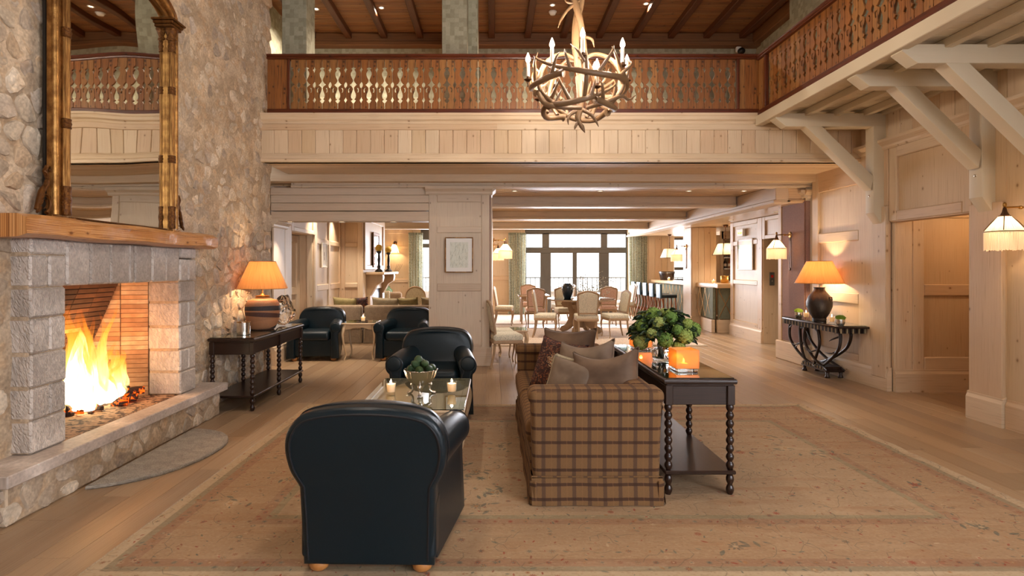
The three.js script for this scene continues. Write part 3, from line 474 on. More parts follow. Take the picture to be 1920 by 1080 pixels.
// ---------------------------------------------------------------- BALCONY FRONT (trim), soffit and the beam behind it
const fascia = struct('trim_1', [0, 0, -7.37]);
{
  const W = fascia, x0 = -3.05, x1 = 4.83, L = x1 - x0, xm = (x0 + x1) / 2, r = rng(12);
  for (let i = 0; i < 44; i++) { const x = x0 + 0.09 + i * 0.18; if (x > x1) break; part('board', at(cbox(0.177, 0.31, 0.02, 0.006, 'y', 1 + i % 6), [x, 3.147, -0.035]), pick(M.pine, r), W); }
  part('core', at(cbox(L, 0.6, 0.14, 0.004), [xm, 3.19, -0.12]), M.pine[0], W);
  const run = (name, prof, y, z) => { for (const [a, b] of [[x0, 0.05], [0.05, x1]]) { part(name, at(at(ext(poly(prof), b - a, 0, { grain: 'z', crease: 0.4 }), [0, 0, -(b - a) / 2]), [(a + b) / 2, y, z], [0, -PI / 2, 0]), pick(M.pine, r), W); } };
  run('cornice', [[0, 0], [0.02, 0], [0.03, 0.03], [0.055, 0.05], [0.065, 0.09], [0.075, 0.10], [0.075, 0.13], [0, 0.13]], 3.385, -0.05);
  run('upper_rail', [[0, 0], [0.028, 0], [0.035, 0.008], [0.035, 0.075], [0.02, 0.085], [0, 0.085]], 3.3, -0.05);
  run('lower_rail', [[0, 0], [0.06, 0], [0.06, 0.035], [0.045, 0.05], [0.04, 0.085], [0.025, 0.115], [0, 0.12]], 2.88, -0.05);
  for (let i = 0; i < 8; i++) part('soffit_board', at(cbox(L, 0.02, 0.146, 0.004, 'x', 1 + i % 3), [xm, 2.9, -0.12 - i * 0.148]), pick(M.pine, r), W);
}
const beamFront = struct('beam_1', [0, 0, -8.62]);
{
  const W = beamFront;
  for (const [y, h, z] of [[2.855, 0.05, 0.035], [2.79, 0.075, 0.02], [2.735, 0.035, 0.03]]) part('beam_board', at(cbox(7.9, h, 0.18, 0.008, 'x', 3), [0.88, y, z - 0.06]), M.greyPine[0], W);
  // header over the lounge opening
  for (const [y, h, z] of [[2.665, 0.11, 0.0], [2.55, 0.116, -0.01], [2.43, 0.116, -0.015], [2.285, 0.15, -0.02]]) part('header_board', at(cbox(2.42, h, 0.24, 0.006, 'x', 4), [-2.19, y, z - 0.12]), M.greyPine[y > 2.5 ? 0 : 1], W);
}
const slabUp = struct('slab', [0, 0, 0]);
part('filler_board', at(cbox(0.5, 0.27, 0.05, 0.004, 'x'), [4.60, 2.63, -8.70]), M.pine[2], slabUp);
part('gallery_floor', at(cbox(12, 0.32, 3.6, 0.005), [1, 3.24, -9.3]), M.brown[0], slabUp);
part('gallery_floor_side', at(cbox(1.7, 0.05, 5.9, 0.005), [5.65, 3.475, -4.5]), M.brown[0], slabUp);

// ---------------------------------------------------------------- FRETWORK RAILINGS
const BW = 0.102, BH = 0.65;
// half-widths of the two cut-outs, heights measured down from the top of a board
const WIDE = 1.22;
const BIG = [[0.096, 0.003], [0.10, 0.016], [0.118, 0.030], [0.126, 0.016], [0.134, 0.013], [0.15, 0.022], [0.17, 0.030], [0.195, 0.030], [0.225, 0.022], [0.255, 0.009], [0.275, 0.007], [0.295, 0.016], [0.312, 0.027], [0.325, 0.043], [0.34, 0.027], [0.36, 0.010], [0.38, 0.007], [0.41, 0.014], [0.445, 0.026], [0.475, 0.029], [0.50, 0.024], [0.515, 0.012], [0.522, 0.016], [0.534, 0.030], [0.55, 0.018], [0.562, 0.014], [0.568, 0.003]];
const SMALL = [[0.10, 0.003], [0.115, 0.010], [0.128, 0.019], [0.142, 0.011], [0.16, 0.005], [0.172, 0.002], [0.29, 0.002], [0.30, 0.010], [0.315, 0.017], [0.33, 0.019], [0.345, 0.017], [0.36, 0.010], [0.37, 0.002], [0.49, 0.002], [0.505, 0.008], [0.528, 0.018], [0.548, 0.009], [0.562, 0.002]];
function fretBoard(flip) {
  const pts = [], s = flip ? -1 : 1, x0 = -BW / 2, x1 = BW / 2;
  pts.push([x0 + 0.0045, 0]); for (const [y, w] of BIG) pts.push([x0 + (w < 0.004 ? 0.0045 : w * WIDE), -y]); pts.push([x0 + 0.0045, -BH]);
  pts.push([x1 - 0.003, -BH]); for (const [y, w] of SMALL.slice().reverse()) pts.push([x1 - (w < 0.003 ? 0.003 : w * WIDE), -y]); pts.push([x1 - 0.003, 0]);
  const cres = [], c = [x0 + 0.052, -0.40]; for (let i = 0; i <= 8; i++) { const a = lerp(1.9, -1.2, i / 8); cres.push([c[0] + Math.cos(a) * 0.020, c[1] + Math.sin(a) * 0.036]); } for (let i = 8; i >= 0; i--) { const a = lerp(1.9, -1.2, i / 8); cres.push([c[0] - 0.006 + Math.cos(a) * 0.012, c[1] + 0.002 + Math.sin(a) * 0.024]); }
  const f = (l) => l.map(([x, y]) => [x * s, y]);
  return at(boxUV(flat(new THREE.ExtrudeGeometry(poly(f(pts), [f(cres)]), { depth: 0.022, bevelEnabled: false })), 'y', [flip ? 0.4 : 0, 0.1]), [0, 0, -0.011]);
}
const FRET = [fretBoard(false), fretBoard(true)];
function railing(label, pos, turn, len, endA, endB) {                 // local x along, base at y = 0
  const t = thing('balcony_railing', label, 'railing', pos, turn), r = rng(Math.round(len * 100));
  part('handrail', at(ext(poly([[-0.05, 0], [0.05, 0], [0.055, 0.012], [0.045, 0.028], [0.055, 0.04], [0.055, 0.06], [-0.055, 0.06], [-0.055, 0.04], [-0.045, 0.028], [-0.055, 0.012]]), len, 0, { grain: 'z', crease: 0.4 }), [0, 0.715, 0], [0, PI / 2, 0]), M.rail, t);
  part('bottom_rail', at(cbox(len, 0.065, 0.07, 0.006, 'x'), [len / 2, 0.032, 0.005]), M.rail, t);
  const solid = (a, b) => { const n = Math.max(1, Math.round((b - a) / 0.1)), w = (b - a) / n; for (let i = 0; i < n; i++) part('solid_board', at(cbox(w - 0.002, BH, 0.024, 0.003, 'y', 1 + i % 4), [a + w * (i + 0.5), 0.065 + BH / 2, 0.012]), pick(M.honey, r), t); part('post', at(cbox(0.03, BH, 0.05, 0.005, 'y'), [a > len / 2 ? a : b, 0.065 + BH / 2, 0.02]), M.rail, t); };
  if (endA) solid(0, endA); if (endB) solid(len - endB, len);
  const n = Math.floor((len - endA - endB) / BW), x0 = endA + (len - endA - endB - n * BW) / 2;
  for (let i = 0; i < n; i++) part('fret_board', FRET[i & 1], pick(M.honey, r), t).position.set(x0 + (i + 0.5) * BW, 0.065 + BH, 0);
  return t;
}
railing('long reddish-brown fretwork balcony railing with cut-out boards straight across the back of the hall', [-2.95, 3.505, -7.4], 0, 6.42, 0.28, 0.28);
railing('reddish-brown fretwork balcony railing above the cream timber brackets at the side gallery', [3.47, 3.475, -7.34], -PI / 2, 6.0, 0.2, 0.1);

// ---------------------------------------------------------------- SIDE GALLERY UNDERSIDE: cream edge beam, joists, boards
const deck = struct('ceiling_2');
{
  const W = deck;
  part('edge_beam', at(cbox(0.10, 0.125, 6.1, 0.006, 'z'), [3.47, 3.412, -4.33]), M.cream, W);
  for (const x of [3.86, 4.22, 4.58]) part('joist', at(cbox(0.07, 0.08, 6.0, 0.006, 'z'), [x, 3.405, -4.33]), M.cream, W);
  part('wall_plate', at(cbox(0.06, 0.07, 6.0, 0.006, 'z'), [4.80, 3.41, -4.33]), M.cream, W);
  for (let i = 0; i < 46; i++) part('board', at(cbox(1.34, 0.018, 0.128, 0.004, 'x'), [4.16, 3.456, -7.3 + i * 0.131]), M.cream, W);
}
function bracket(label, d) {
  const t = thing('timber_bracket', label, 'bracket', [4.82, 2.05, -d]);
  const beam = poly([[0.0, 0], [0.0, 0.15], [-1.35, 0.15], [-1.35, 0.10], [-1.22, 0]]);
  part('beam', at(ext(beam, 0.13, 0.006, { grain: 'x', crease: 0.4 }), [0, 1.19, -0.065]), M.cream, t);
  const post = poly([[0, 0.0], [0, 1.19], [-0.15, 1.19], [-0.15, 0.13], [-0.06, 0]]);
  part('post', at(ext(post, 0.14, 0.006, { grain: 'y', crease: 0.4 }), [0, 0, -0.07]), M.cream, t);
  const L = 1.13, brace = poly([[-0.065, 0], [0.065, 0.09], [0.065, L - 0.04], [-0.065, L]]);
  part('brace', at(ext(brace, 0.12, 0.006, { grain: 'y', crease: 0.4 }), [-0.135, 0.46, -0.06], [0, 0, 0.80]), M.cream, t);
  for (const [x, y] of [[-0.154, 0.34], [-0.21, 0.46], [-0.88, 1.16]]) part('bolt', at(lathe([[0, 0.012], [0.012, 0.010], [0.016, 0], [0.016, -0.02]], 10), [x, y, 0.0], [0, 0, PI / 2]), M.silver, t);
}
bracket('cream painted timber bracket nearest the far balcony, beside the antler console', 7.01);
bracket('cream painted timber bracket at the near edge of the passage opening', 5.47);
bracket('cream painted timber bracket foremost under the side gallery, its post out of sight', 4.86);

// ---------------------------------------------------------------- UPPER GALLERY: walls, columns, ceiling
const wallBack = struct('wall_gallery', [0, 0, -11.05]);
part('wallpaper', at(cbox(11, 2.7, 0.12, 0.002), [0.5, 4.7, -0.06]), M.patch, wallBack);
part('dark_beam', [at(cbox(9.8, 0.2, 0.16, 0.01, 'x'), [0.3, 5.93, 0.07]), at(cbox(9.8, 0.08, 0.2, 0.01, 'x'), [0.3, 5.82, 0.09])], M.brown[1], wallBack);
const wallGalleryRight = struct('wall_gallery_right', [5.14, 0, 0]);
part('wallpaper', [at(cbox(0.12, 2.6, 15.2, 0.002), [0.06, 4.75, -3.5]), at(cbox(0.2, 2.6, 1.9, 0.004), [-0.09, 4.75, -8.5])], M.patch, wallGalleryRight);
part('dark_beam', at(cbox(0.14, 0.22, 5, 0.01, 'z'), [-0.07, 5.92, -9]), M.brown[1], wallGalleryRight);
const wallGalleryLeft = struct('wall_gallery_left', [-3.9, 0, 0]);
part('wallpaper', at(cbox(0.12, 2.7, 3.6, 0.002), [0, 4.75, -9.3]), M.patch, wallGalleryLeft);
part('wood_panel', at(cbox(0.04, 0.8, 0.5, 0.004, 'y'), [0.08, 4.3, -9.3]), M.brown[2], wallGalleryLeft);
for (const [i, x, w] of [[1, -3.08, 0.38], [2, -0.60, 0.39]]) { const c = struct('column_' + i, [x, 0, -8.95]); part('shaft', at(cbox(w, 2.7, 0.42, 0.008), [0, 4.75, 0]), M.patch, c); }
{ const c = struct('column_3', [-0.35, 0, -9.35]); part('shaft', at(cbox(0.2, 2.7, 0.4, 0.008), [0, 4.75, 0]), M.patch, c); }
const ceilUp = struct('ceiling');
{
  part('deck', at(cbox(12, 0.2, 16, 0.004), [1, 6.16, -3.4]), M.brown[1], ceilUp);
  const L = [[], [], []]; for (let i = 0; i < 46; i++) L[i % 3].push(at(cbox(8.8, 0.02, 0.098, 0.006, 'x', 1 + i % 5), [0.65, 6.045, -11.0 + i * 0.1]));
  L.forEach((l, i) => part('ceiling_boards', l, M.brown[i], ceilUp).userData.kind = 'stuff');
  for (let i = 0; i < 13; i++) part('rafter', at(cbox(0.12, 0.12, 10, 0.01, 'z', 2), [-3.48 + i * 0.69, 5.98, -6.0]), M.rafter, ceilUp);
}

// ---------------------------------------------------------------- WALLS BEHIND THE CAMERA, with tall windows
const wallRear = struct('wall_rear', [0, 0, 4.1]);
for (const [x, w, y, h] of [[-2.78, 2.0, 3.05, 6.1], [-0.89, 1.8, 3.05, 6.1], [0.3, 0.6, 3.05, 6.1], [2.7, 0.6, 3.05, 6.1], [5.6, 1.6, 3.05, 6.1], [2.5, 5.0, 0.55, 1.1], [2.5, 5.0, 5.6, 1.0]]) part('plaster', at(cbox(w, h, 0.25, 0.004), [x, y, 0.1]), M.plaster, wallRear);
[1.5, 3.9].forEach((x, i) => { const w = struct('window_' + (i + 1), [x, 1.1, 4.05]); part('frame', [at(cbox(0.08, 4, 0.1, 0.01), [-0.86, 2, 0]), at(cbox(0.08, 4, 0.1, 0.01), [0.86, 2, 0]), at(cbox(0.06, 4, 0.08, 0.01), [0, 2, 0]), at(cbox(1.8, 0.08, 0.1, 0.01), [0, 0.04, 0]), at(cbox(1.8, 0.08, 0.1, 0.01), [0, 3.96, 0]), at(cbox(1.8, 0.05, 0.08, 0.01), [0, 2.6, 0])], M.frame, w); part('pane', at(cbox(1.7, 3.9, 0.008, 0.001), [0, 2, 0.02]), M.glass, w); });
{ const w = struct('window_3', [4.86, 1.0, 1.3], -PI / 2); part('frame', [...[-1.45, -0.5, 0.5, 1.45].map((x) => at(cbox(0.08, 1.9, 0.1, 0.01), [x, 0.95, 0])), ...[0.04, 1.3, 1.86].map((y) => at(cbox(3, 0.07, 0.1, 0.01), [0, y, 0]))], M.frame, w); part('pane', at(cbox(2.9, 1.85, 0.008, 0.001), [0, 0.95, -0.02]), M.glass, w); }
const wallLeftRear = struct('wall_left_rear', [-3.4, 0, 2.8]); part('plaster', at(cbox(0.6, 6.1, 2.8, 0.004), [0, 3.05, 0]), M.plaster, wallLeftRear);

// ---------------------------------------------------------------- LOWER FLOOR BEYOND THE HALL
const ceilLow = struct('ceiling_3');
{
  const W = ceilLow, sets = [[], []]; for (let i = 0; i < 76; i++) sets[i % 2].push(at(cbox(11.2, 0.02, 0.128, 0.008, 'x', 1 + i % 4), [1.2, 2.77, -8.75 - i * 0.13]));
  sets.forEach((l, i) => part('ceiling_boards', l, M.glossPine[i], W).userData.kind = 'stuff');
  part('deck', at(cbox(13, 0.25, 10.4, 0.004), [1.5, 2.91, -13.6]), M.pine[1], W);
  [10.0, 12.6, 15.7].forEach((d) => part('cross_beam', [at(cbox(8.3, 0.15, 0.22, 0.01, 'x', 2), [0.15, 2.69, -d - 0.11]), at(cbox(8.3, 0.05, 0.28, 0.01, 'x', 3), [0.15, 2.6, -d - 0.11])], M.greyPine[0], W));
  // header along the bar side
  part('long_header', [at(cbox(0.2, 0.22, 9.6, 0.008, 'z', 2), [4.42, 2.65, -13.45]), at(cbox(0.26, 0.05, 9.6, 0.008, 'z', 3), [4.42, 2.515, -13.45])], M.greyPine[1], W);
  part('lower_ceiling', at(cbox(3.2, 0.03, 9.6, 0.004, 'z', 3), [6.1, 2.52, -13.45]), M.glossPine[0], W);
}
// the wide panelled pillar
const pillar = struct('pillar', [-0.521, 0, -8.63]);
{
  const W = pillar;
  part('core', at(cbox(0.92, 2.72, 0.4, 0.004, 'y'), [0, 1.36, -0.205]), M.greyPine[0], W);
  panelling(W, -0.464, 0.464, 0.27, 2.62, [[-0.464, -0.34], [0.34, 0.464]], [[0.27, 0.34], [1.14, 1.26], [2.03, 2.13], [2.5, 2.62]], { mats: M.greyPine, z: -0.03 });
  part('painted_side', at(cbox(0.02, 2.3, 0.36, 0.004, 'y'), [0.468, 1.45, -0.2]), M.red, W);
  part('base', [at(cbox(0.99, 0.29, 0.46, 0.008, 'x', 2), [0, 0.145, -0.2])], M.greyPine[1], W);
  const p = CORNICE; moulding(W, 'cornice', p, 1.02, M.greyPine[0], [0, 2.61, 0.0], [0, -PI / 2, 0]); moulding(W, 'cornice', p, 0.42, M.greyPine[0], [0.46, 2.61, -0.2], [0, 0, 0]);
}
// left end of the opening: pilaster with a painted panel
const wallLounge = struct('wall_lounge', [-3.42, 0, 0], PI / 2);        // faces +x; local x = depth
{
  const W = wallLounge;
  part('backing', [at(cbox(1.8, 2.8, 0.1, 0.002, 'y'), [8.7, 1.4, -0.06]), at(cbox(2.1, 2.8, 0.1, 0.002, 'y'), [11.75, 1.4, -0.06]), at(cbox(1.2, 0.68, 0.1, 0.002, 'y'), [10.15, 2.46, -0.06])], M.pine[0], W);
  part('painted_panel', at(cbox(0.46, 1.95, 0.03, 0.004, 'y'), [8.92, 1.27, 0.03]), M.greyPine[1], W);
  part('pilaster', at(cbox(0.3, 2.28, 0.05, 0.004, 'y'), [9.34, 1.14, 0.01]), M.pine[1], W);
  moulding(W, 'cornice', CORNICE, 0.62, M.greyPine[0], [8.92, 2.12, 0.03], [0, -PI / 2, 0]);
  moulding(W, 'baseboard', BASE, 0.8, M.pine[1], [9.05, 0, 0.02], [0, -PI / 2, 0]);
  panelling(W, 9.55, 12.6, 0.0, 2.75, [[10.74, 10.86], [11.62, 11.74], [12.46, 12.56]], [[0, 0.3], [1.05, 1.17], [1.96, 2.06], [2.5, 2.75]], { mats: M.pine });
  panelling(W, 9.48, 10.76, 2.12, 2.75, [[9.48, 9.6], [10.64, 10.76]], [[2.12, 2.2], [2.6, 2.75]], { mats: M.pine });
  part('reveal', [at(cbox(0.03, 2.12, 0.34, 0.004, 'y'), [10.76, 1.06, -0.17]), at(cbox(1.2, 0.03, 0.34, 0.004, 'x'), [10.15, 2.13, -0.17])], M.pine[2], W);
}
const doorLounge = struct('door_1', [-3.74, 0, -10.15], PI / 2);
panelling(doorLounge, -0.6, 0.6, 0, 2.1, [[-0.6, -0.46], [0.46, 0.6]], [[0, 0.22], [1.0, 1.14], [1.96, 2.1]], { mats: M.pine, z: 0.02 });
part('door_core', at(cbox(1.3, 2.12, 0.04, 0.004, 'y'), [0, 1.06, 0]), M.pine[1], doorLounge);
part('door_handle', [at(cbox(0.035, 0.22, 0.012, 0.004), [-0.52, 1.03, 0.055]), at(cbox(0.13, 0.02, 0.02, 0.006), [-0.45, 1.1, 0.09]), at(cbox(0.02, 0.02, 0.05, 0.005), [-0.51, 1.1, 0.075])], M.black, doorLounge);
// lounge chimney breast: side faces the camera, front faces +x
const breast = struct('wall_chimney', [0, 0, -12.6]);
{
  part('core', at(cbox(0.7, 2.76, 2.4, 0.004, 'y'), [-3.25, 1.38, -1.22]), M.pine[0], breast);
  panelling(breast, -3.44, -2.9, 0, 2.72, [[-3.44, -3.3], [-3.02, -2.9]], [[0, 0.4], [1.06, 1.16], [1.96, 2.06], [2.6, 2.72]], { mats: M.pine });
  const g = new THREE.Group(); g.name = 'front'; g.position.set(-2.9, 0, 0); g.rotation.y = PI / 2; breast.add(g);
  panelling(g, 0.02, 2.3, 1.45, 2.72, [[0.02, 0.2], [2.12, 2.3]], [[1.45, 1.56], [2.56, 2.72]], { mats: M.whitePaint.map ? [M.whitePaint] : M.pine });
}
const wallFar = struct('wall_far', [0, 0, -18.3]);
{
  const W = wallFar, seg = (a, b, y0, y1, m = M.pine[1]) => part('wall_section', at(cbox(b - a, y1 - y0, 0.16, 0.004, 'y'), [(a + b) / 2, (y0 + y1) / 2, -0.08]), m, W);
  seg(-5, -2.35, 0, 2.8); seg(-0.3, 1.02, 0, 2.8); seg(4.32, 5.72, 0, 2.8); seg(6.35, 8.2, 0, 2.8); seg(-2.35, -0.3, 2.45, 2.8, M.frame); seg(1.02, 4.32, 2.62, 2.8, M.frame); seg(5.72, 6.35, 2.45, 2.8); seg(5.72, 6.35, 0, 1.1);
  panelling(W, -5, -2.4, 0, 2.8, [[-3.7, -3.55], [-2.75, -2.6]], [[0, 0.3], [1.02, 1.14], [2.1, 2.2], [2.6, 2.8]], { mats: M.pine });
  panelling(W, -0.3, 1.02, 0, 2.8, [[-0.3, -0.15], [0.86, 1.02]], [[0, 0.3], [1.1, 1.22], [2.1, 2.2], [2.6, 2.8]], { mats: M.pine });
  for (let i = 0; i < 5; i++) part('board', at(cbox(0.2, 2.6, 0.02, 0.008, 'y', 1 + i), [4.85 + i * 0.205, 1.3, 0.25]), M.pine[i % 4], W);
  part('plank_backing', at(cbox(1.06, 2.6, 0.22, 0.004, 'y'), [5.26, 1.3, 0.12]), M.pine[0], W);
}
function glazing(n, pos, bars, panes, mat = M.frame) { const w = struct('window_' + n, pos); bars.forEach(([x0, x1, y0, y1]) => part('frame', at(cbox(x1 - x0, y1 - y0, 0.09, 0.008, x1 - x0 > y1 - y0 ? 'x' : 'y'), [(x0 + x1) / 2, (y0 + y1) / 2, 0]), mat, w)); panes.forEach(([x0, x1, y0, y1]) => part('pane', at(cbox(x1 - x0 + 0.02, y1 - y0 + 0.02, 0.006, 0.001), [(x0 + x1) / 2, (y0 + y1) / 2, -0.01]), M.glass, w)); }
glazing(4, [0, 0, -18.33], [[1.02, 1.07, 0, 2.62], [1.524, 1.865, 0, 1.973], [1.583, 1.812, 2.16, 2.62], [2.568, 2.708, 0, 1.973], [3.422, 3.745, 0, 1.973], [3.482, 3.693, 2.16, 2.62], [4.29, 4.34, 0, 2.62], [1.07, 4.29, 2.1, 2.16], [1.07, 4.29, 1.973, 2.1], [1.07, 4.29, 2.581, 2.62], [1.07, 1.524, 0, 0.14], [1.865, 2.568, 0, 0.14], [2.708, 3.422, 0, 0.14], [3.745, 4.29, 0, 0.14]],
  [[1.07, 1.524, 0.14, 1.973], [1.865, 2.568, 0.14, 1.973], [2.708, 3.422, 0.14, 1.973], [3.745, 4.29, 0.14, 1.973], [1.07, 1.583, 2.16, 2.581], [1.812, 3.482, 2.16, 2.581], [3.693, 4.29, 2.16, 2.581]]);
glazing(5, [0, 0, -18.33], [[-2.36, -2.28, 0.1, 2.45], [-0.36, -0.28, 0.1, 2.45], [-1.4, -1.3, 0.1, 2.45], [-2.36, -0.3, 2.15, 2.28], [-2.36, -0.3, 2.4, 2.46], [-2.36, -0.3, 0, 0.2]], [[-2.3, -1.38, 0.2, 2.15], [-1.32, -0.34, 0.2, 2.15], [-2.3, -0.34, 2.28, 2.4]]);
glazing(6, [0, 0, -18.33], [[5.7, 5.76, 1.1, 2.46], [6.3, 6.36, 1.1, 2.46], [5.7, 6.36, 1.42, 1.52], [5.7, 6.36, 2.4, 2.46], [5.7, 6.36, 1.08, 1.14]], [[5.76, 6.3, 1.14, 1.42], [5.76, 6.3, 1.52, 2.4]]);
// outside: terrace, parapet, snow-covered ground
const ground = struct('ground', [0, 0, 0]);
part('terrace', at(cbox(16, 0.2, 3.2, 0.01), [1.5, -0.12, -20.1]), M.slab, ground);
part('snow_field', at(cbox(160, 0.2, 120, 0.01), [0, -3.2, -82]), M.white, ground);
part('forecourt', at(cbox(60, 0.2, 40, 0.01), [0, -0.3, 26]), M.white, ground);
const parapet = struct('wall_terrace', [1.5, 0, -21.4]); part('parapet', at(cbox(14, 0.65, 0.2, 0.02), [0, 0.3, 0]), M.slab, parapet);
{
  const t = thing('terrace_railing', 'dark metal railing with upright bars on the terrace parapet outside the glass doors', 'railing', [1.5, 0.625, -21.4]);
  part('top_rail', at(cbox(13, 0.05, 0.06, 0.01), [0, 0.5, 0]), M.steel, t);
  for (let i = 0; i < 72; i++) part('bar', at(cbox(0.03, 0.5, 0.03, 0.006), [-6.4 + i * 0.18, 0.25, 0]), M.steel, t);
}
const wallOuter = struct('wall_outer_left', [-5, 0, -14.5]); part('plaster', at(cbox(0.15, 2.9, 8, 0.004), [0, 1.45, 0]), M.plaster, wallOuter);

// ---------------------------------------------------------------- RIGHT SIDE BEYOND THE BALCONY: painted pilaster, lift lobby wall, bar shell
const pilasterRed = struct('pillar_2', [4.83, 0, -9.03], -PI / 2);     // faces -x; local x = world z
{
  const W = pilasterRed;
  part('core', at(cbox(0.8, 2.76, 0.6, 0.004, 'y'), [0, 1.38, -0.24]), M.pine[1], W);
  part('painted_panel', at(cbox(0.66, 2.2, 0.02, 0.004, 'y'), [0.06, 1.42, 0.068]), M.red, W);
  part('painted_side', at(cbox(0.02, 2.2, 0.07, 0.004, 'y'), [0.40, 1.42, 0.03]), M.red, W);
  part('edge_strip', at(cbox(0.1, 2.3, 0.03, 0.004, 'y'), [-0.34, 1.42, 0.07]), M.whitePaint, W);
  part('base', at(cbox(0.86, 0.30, 0.14, 0.01, 'x'), [0, 0.15, 0.04]), M.pine[0], W);
  moulding(W, 'cornice', CORNICE, 0.9, M.greyPine[0], [0, 2.56, 0.06], [0, -PI / 2, 0]); 
  moulding(W, 'cornice', CORNICE, 0.1, M.pine[0], [0.40, 2.56, 0.05], [0, 0, 0]);
}
const wallLift = struct('wall_lift', [5.36, 0, 0], -PI / 2);            // faces -x; local x = -depth
{
  const W = wallLift;
  part('backing', [at(cbox(1.5, 2.6, 0.1, 0.004, 'y'), [-11.95, 1.3, -0.06]), at(cbox(1.8, 0.45, 0.1, 0.004, 'y'), [-10.3, 2.3, -0.06])], M.pine[1], W);
  panelling(W, -12.7, -11.2, 0.26, 2.5, [[-12.7, -12.55], [-11.4, -11.2]], [[0.26, 0.36], [1.14, 1.24], [1.98, 2.08], [2.4, 2.5]], { mats: [M.greyPine[0], M.whitePaint] });
  panelling(W, -11.2, -9.4, 2.06, 2.5, [[-11.2, -11.08], [-9.6, -9.4]], [[2.06, 2.14], [2.42, 2.5]], { mats: [M.greyPine[0], M.whitePaint] });
  moulding(W, 'baseboard', BASE, 1.5, M.pine[0], [-11.95, 0, 0.0], [0, -PI / 2, 0]);
  part('reveal', at(cbox(0.06, 2.06, 0.4, 0.004, 'y'), [-11.2, 1.03, -0.18]), M.pine[0], W);
  part('end_face', at(cbox(0.06, 2.5, 1.6, 0.004, 'y'), [-12.72, 1.25, -0.8]), M.pine[1], W);
}
const doorLift = struct('door_2', [5.74, 0, -10.4], -PI / 2); for (const x of [-0.46, 0.46]) part('door_leaf', at(cbox(0.9, 2.1, 0.04, 0.004, 'y'), [x, 1.05, 0]), M.steel, doorLift);
part('header', at(cbox(2, 0.6, 0.05, 0.004), [0, 2.35, -0.01]), M.pine[1], doorLift);
const barPost = struct('column_4', [5.22, 0, -14.3]);
{
  for (let i = 0; i < 4; i++) part('board', at(cbox(0.148, 2.5, 0.02, 0.006, 'y', 1 + i), [-0.225 + i * 0.15, 1.25, 0.3]), M.pine[i], barPost);
  part('core', at(cbox(0.6, 2.5, 0.58, 0.004, 'y'), [0, 1.25, 0]), M.greyPine[0], barPost);
  part('edge_board', at(cbox(0.03, 2.5, 0.58, 0.006, 'y'), [-0.31, 1.25, 0.01]), M.greyPine[1], barPost);
  part('base', at(cbox(0.68, 0.3, 0.68, 0.01, 'x'), [0, 0.15, 0]), M.pine[1], barPost);
}
const wallBar = struct('wall_bar', [0, 0, -15.6]);
{
  const W = wallBar;
  part('backing', at(cbox(1.9, 2.6, 0.1, 0.004, 'y'), [7.25, 1.3, -0.4]), M.pine[1], W);
  part('niche_side', at(cbox(0.1, 2.6, 0.4, 0.004, 'y'), [6.3, 1.3, -0.2]), M.pine[0], W);
  part('niche_top', at(cbox(1.9, 0.25, 0.4, 0.004, 'x'), [7.25, 2.42, -0.2]), M.pine[2], W);
  part('pale_panel', at(cbox(0.28, 2.2, 0.06, 0.004, 'y'), [6.1, 1.3, 0.0]), M.whitePaint, W);
}
const wallOuterRight = struct('wall_outer_right', [8.0, 0, -13]); part('plaster', at(cbox(0.15, 2.9, 11, 0.004), [0, 1.45, 0]), M.plaster, wallOuterRight);

// ================================================================ FURNITURE OF THE HALL
// ---------------------------------------------------------------- carpet and hearth mat
{
  const w = RUG.x1 - RUG.x0, h = RUG.z1 - RUG.z0, t = thing('carpet', 'large faded floral wool carpet in tan and rust under the seating group', 'carpet', [(RUG.x0 + RUG.x1) / 2, 0, (RUG.z0 + RUG.z1) / 2]);
  const g = grid(90, 60, (u, v) => { const x = (u - 0.5) * w, z = (0.5 - v) * h, edge = sstep(0.94, 1, u) * (0.5 + 0.5 * Math.sin(v * 46)) * 0.012 * sstep(0.2, 0.6, v); return [x, 0.013 + edge, z, u, v]; });
  T.rug.repeat.set(1, 1); part('pile', g, M.rug, t);
  part('backing', at(cbox(w + 0.03, 0.01, h + 0.012, 0.002), [0, 0.0055, 0]), M.rugEdge, t);
}
{ // half-round mat on the floor against the hearth
  const s = new THREE.Shape(); s.moveTo(-0.68, 0); s.bezierCurveTo(-0.55, -0.36, -0.2, -0.5, 0.2, -0.49); s.bezierCurveTo(0.5, -0.47, 0.66, -0.25, 0.68, 0); s.lineTo(-0.68, 0);
  const m = solo('hearth_mat', at(ext(s, 0.012, 0.008, { grain: 'x' }), [0, 0, 0.008], [0, 0, 0]), M.mat, 'half-round greyish beige mat lying on the floorboards against the hearth', 'mat'); m.position.set(-2.745, 0, -4.5); m.rotation.set(-PI / 2, 0, PI / 2);
}
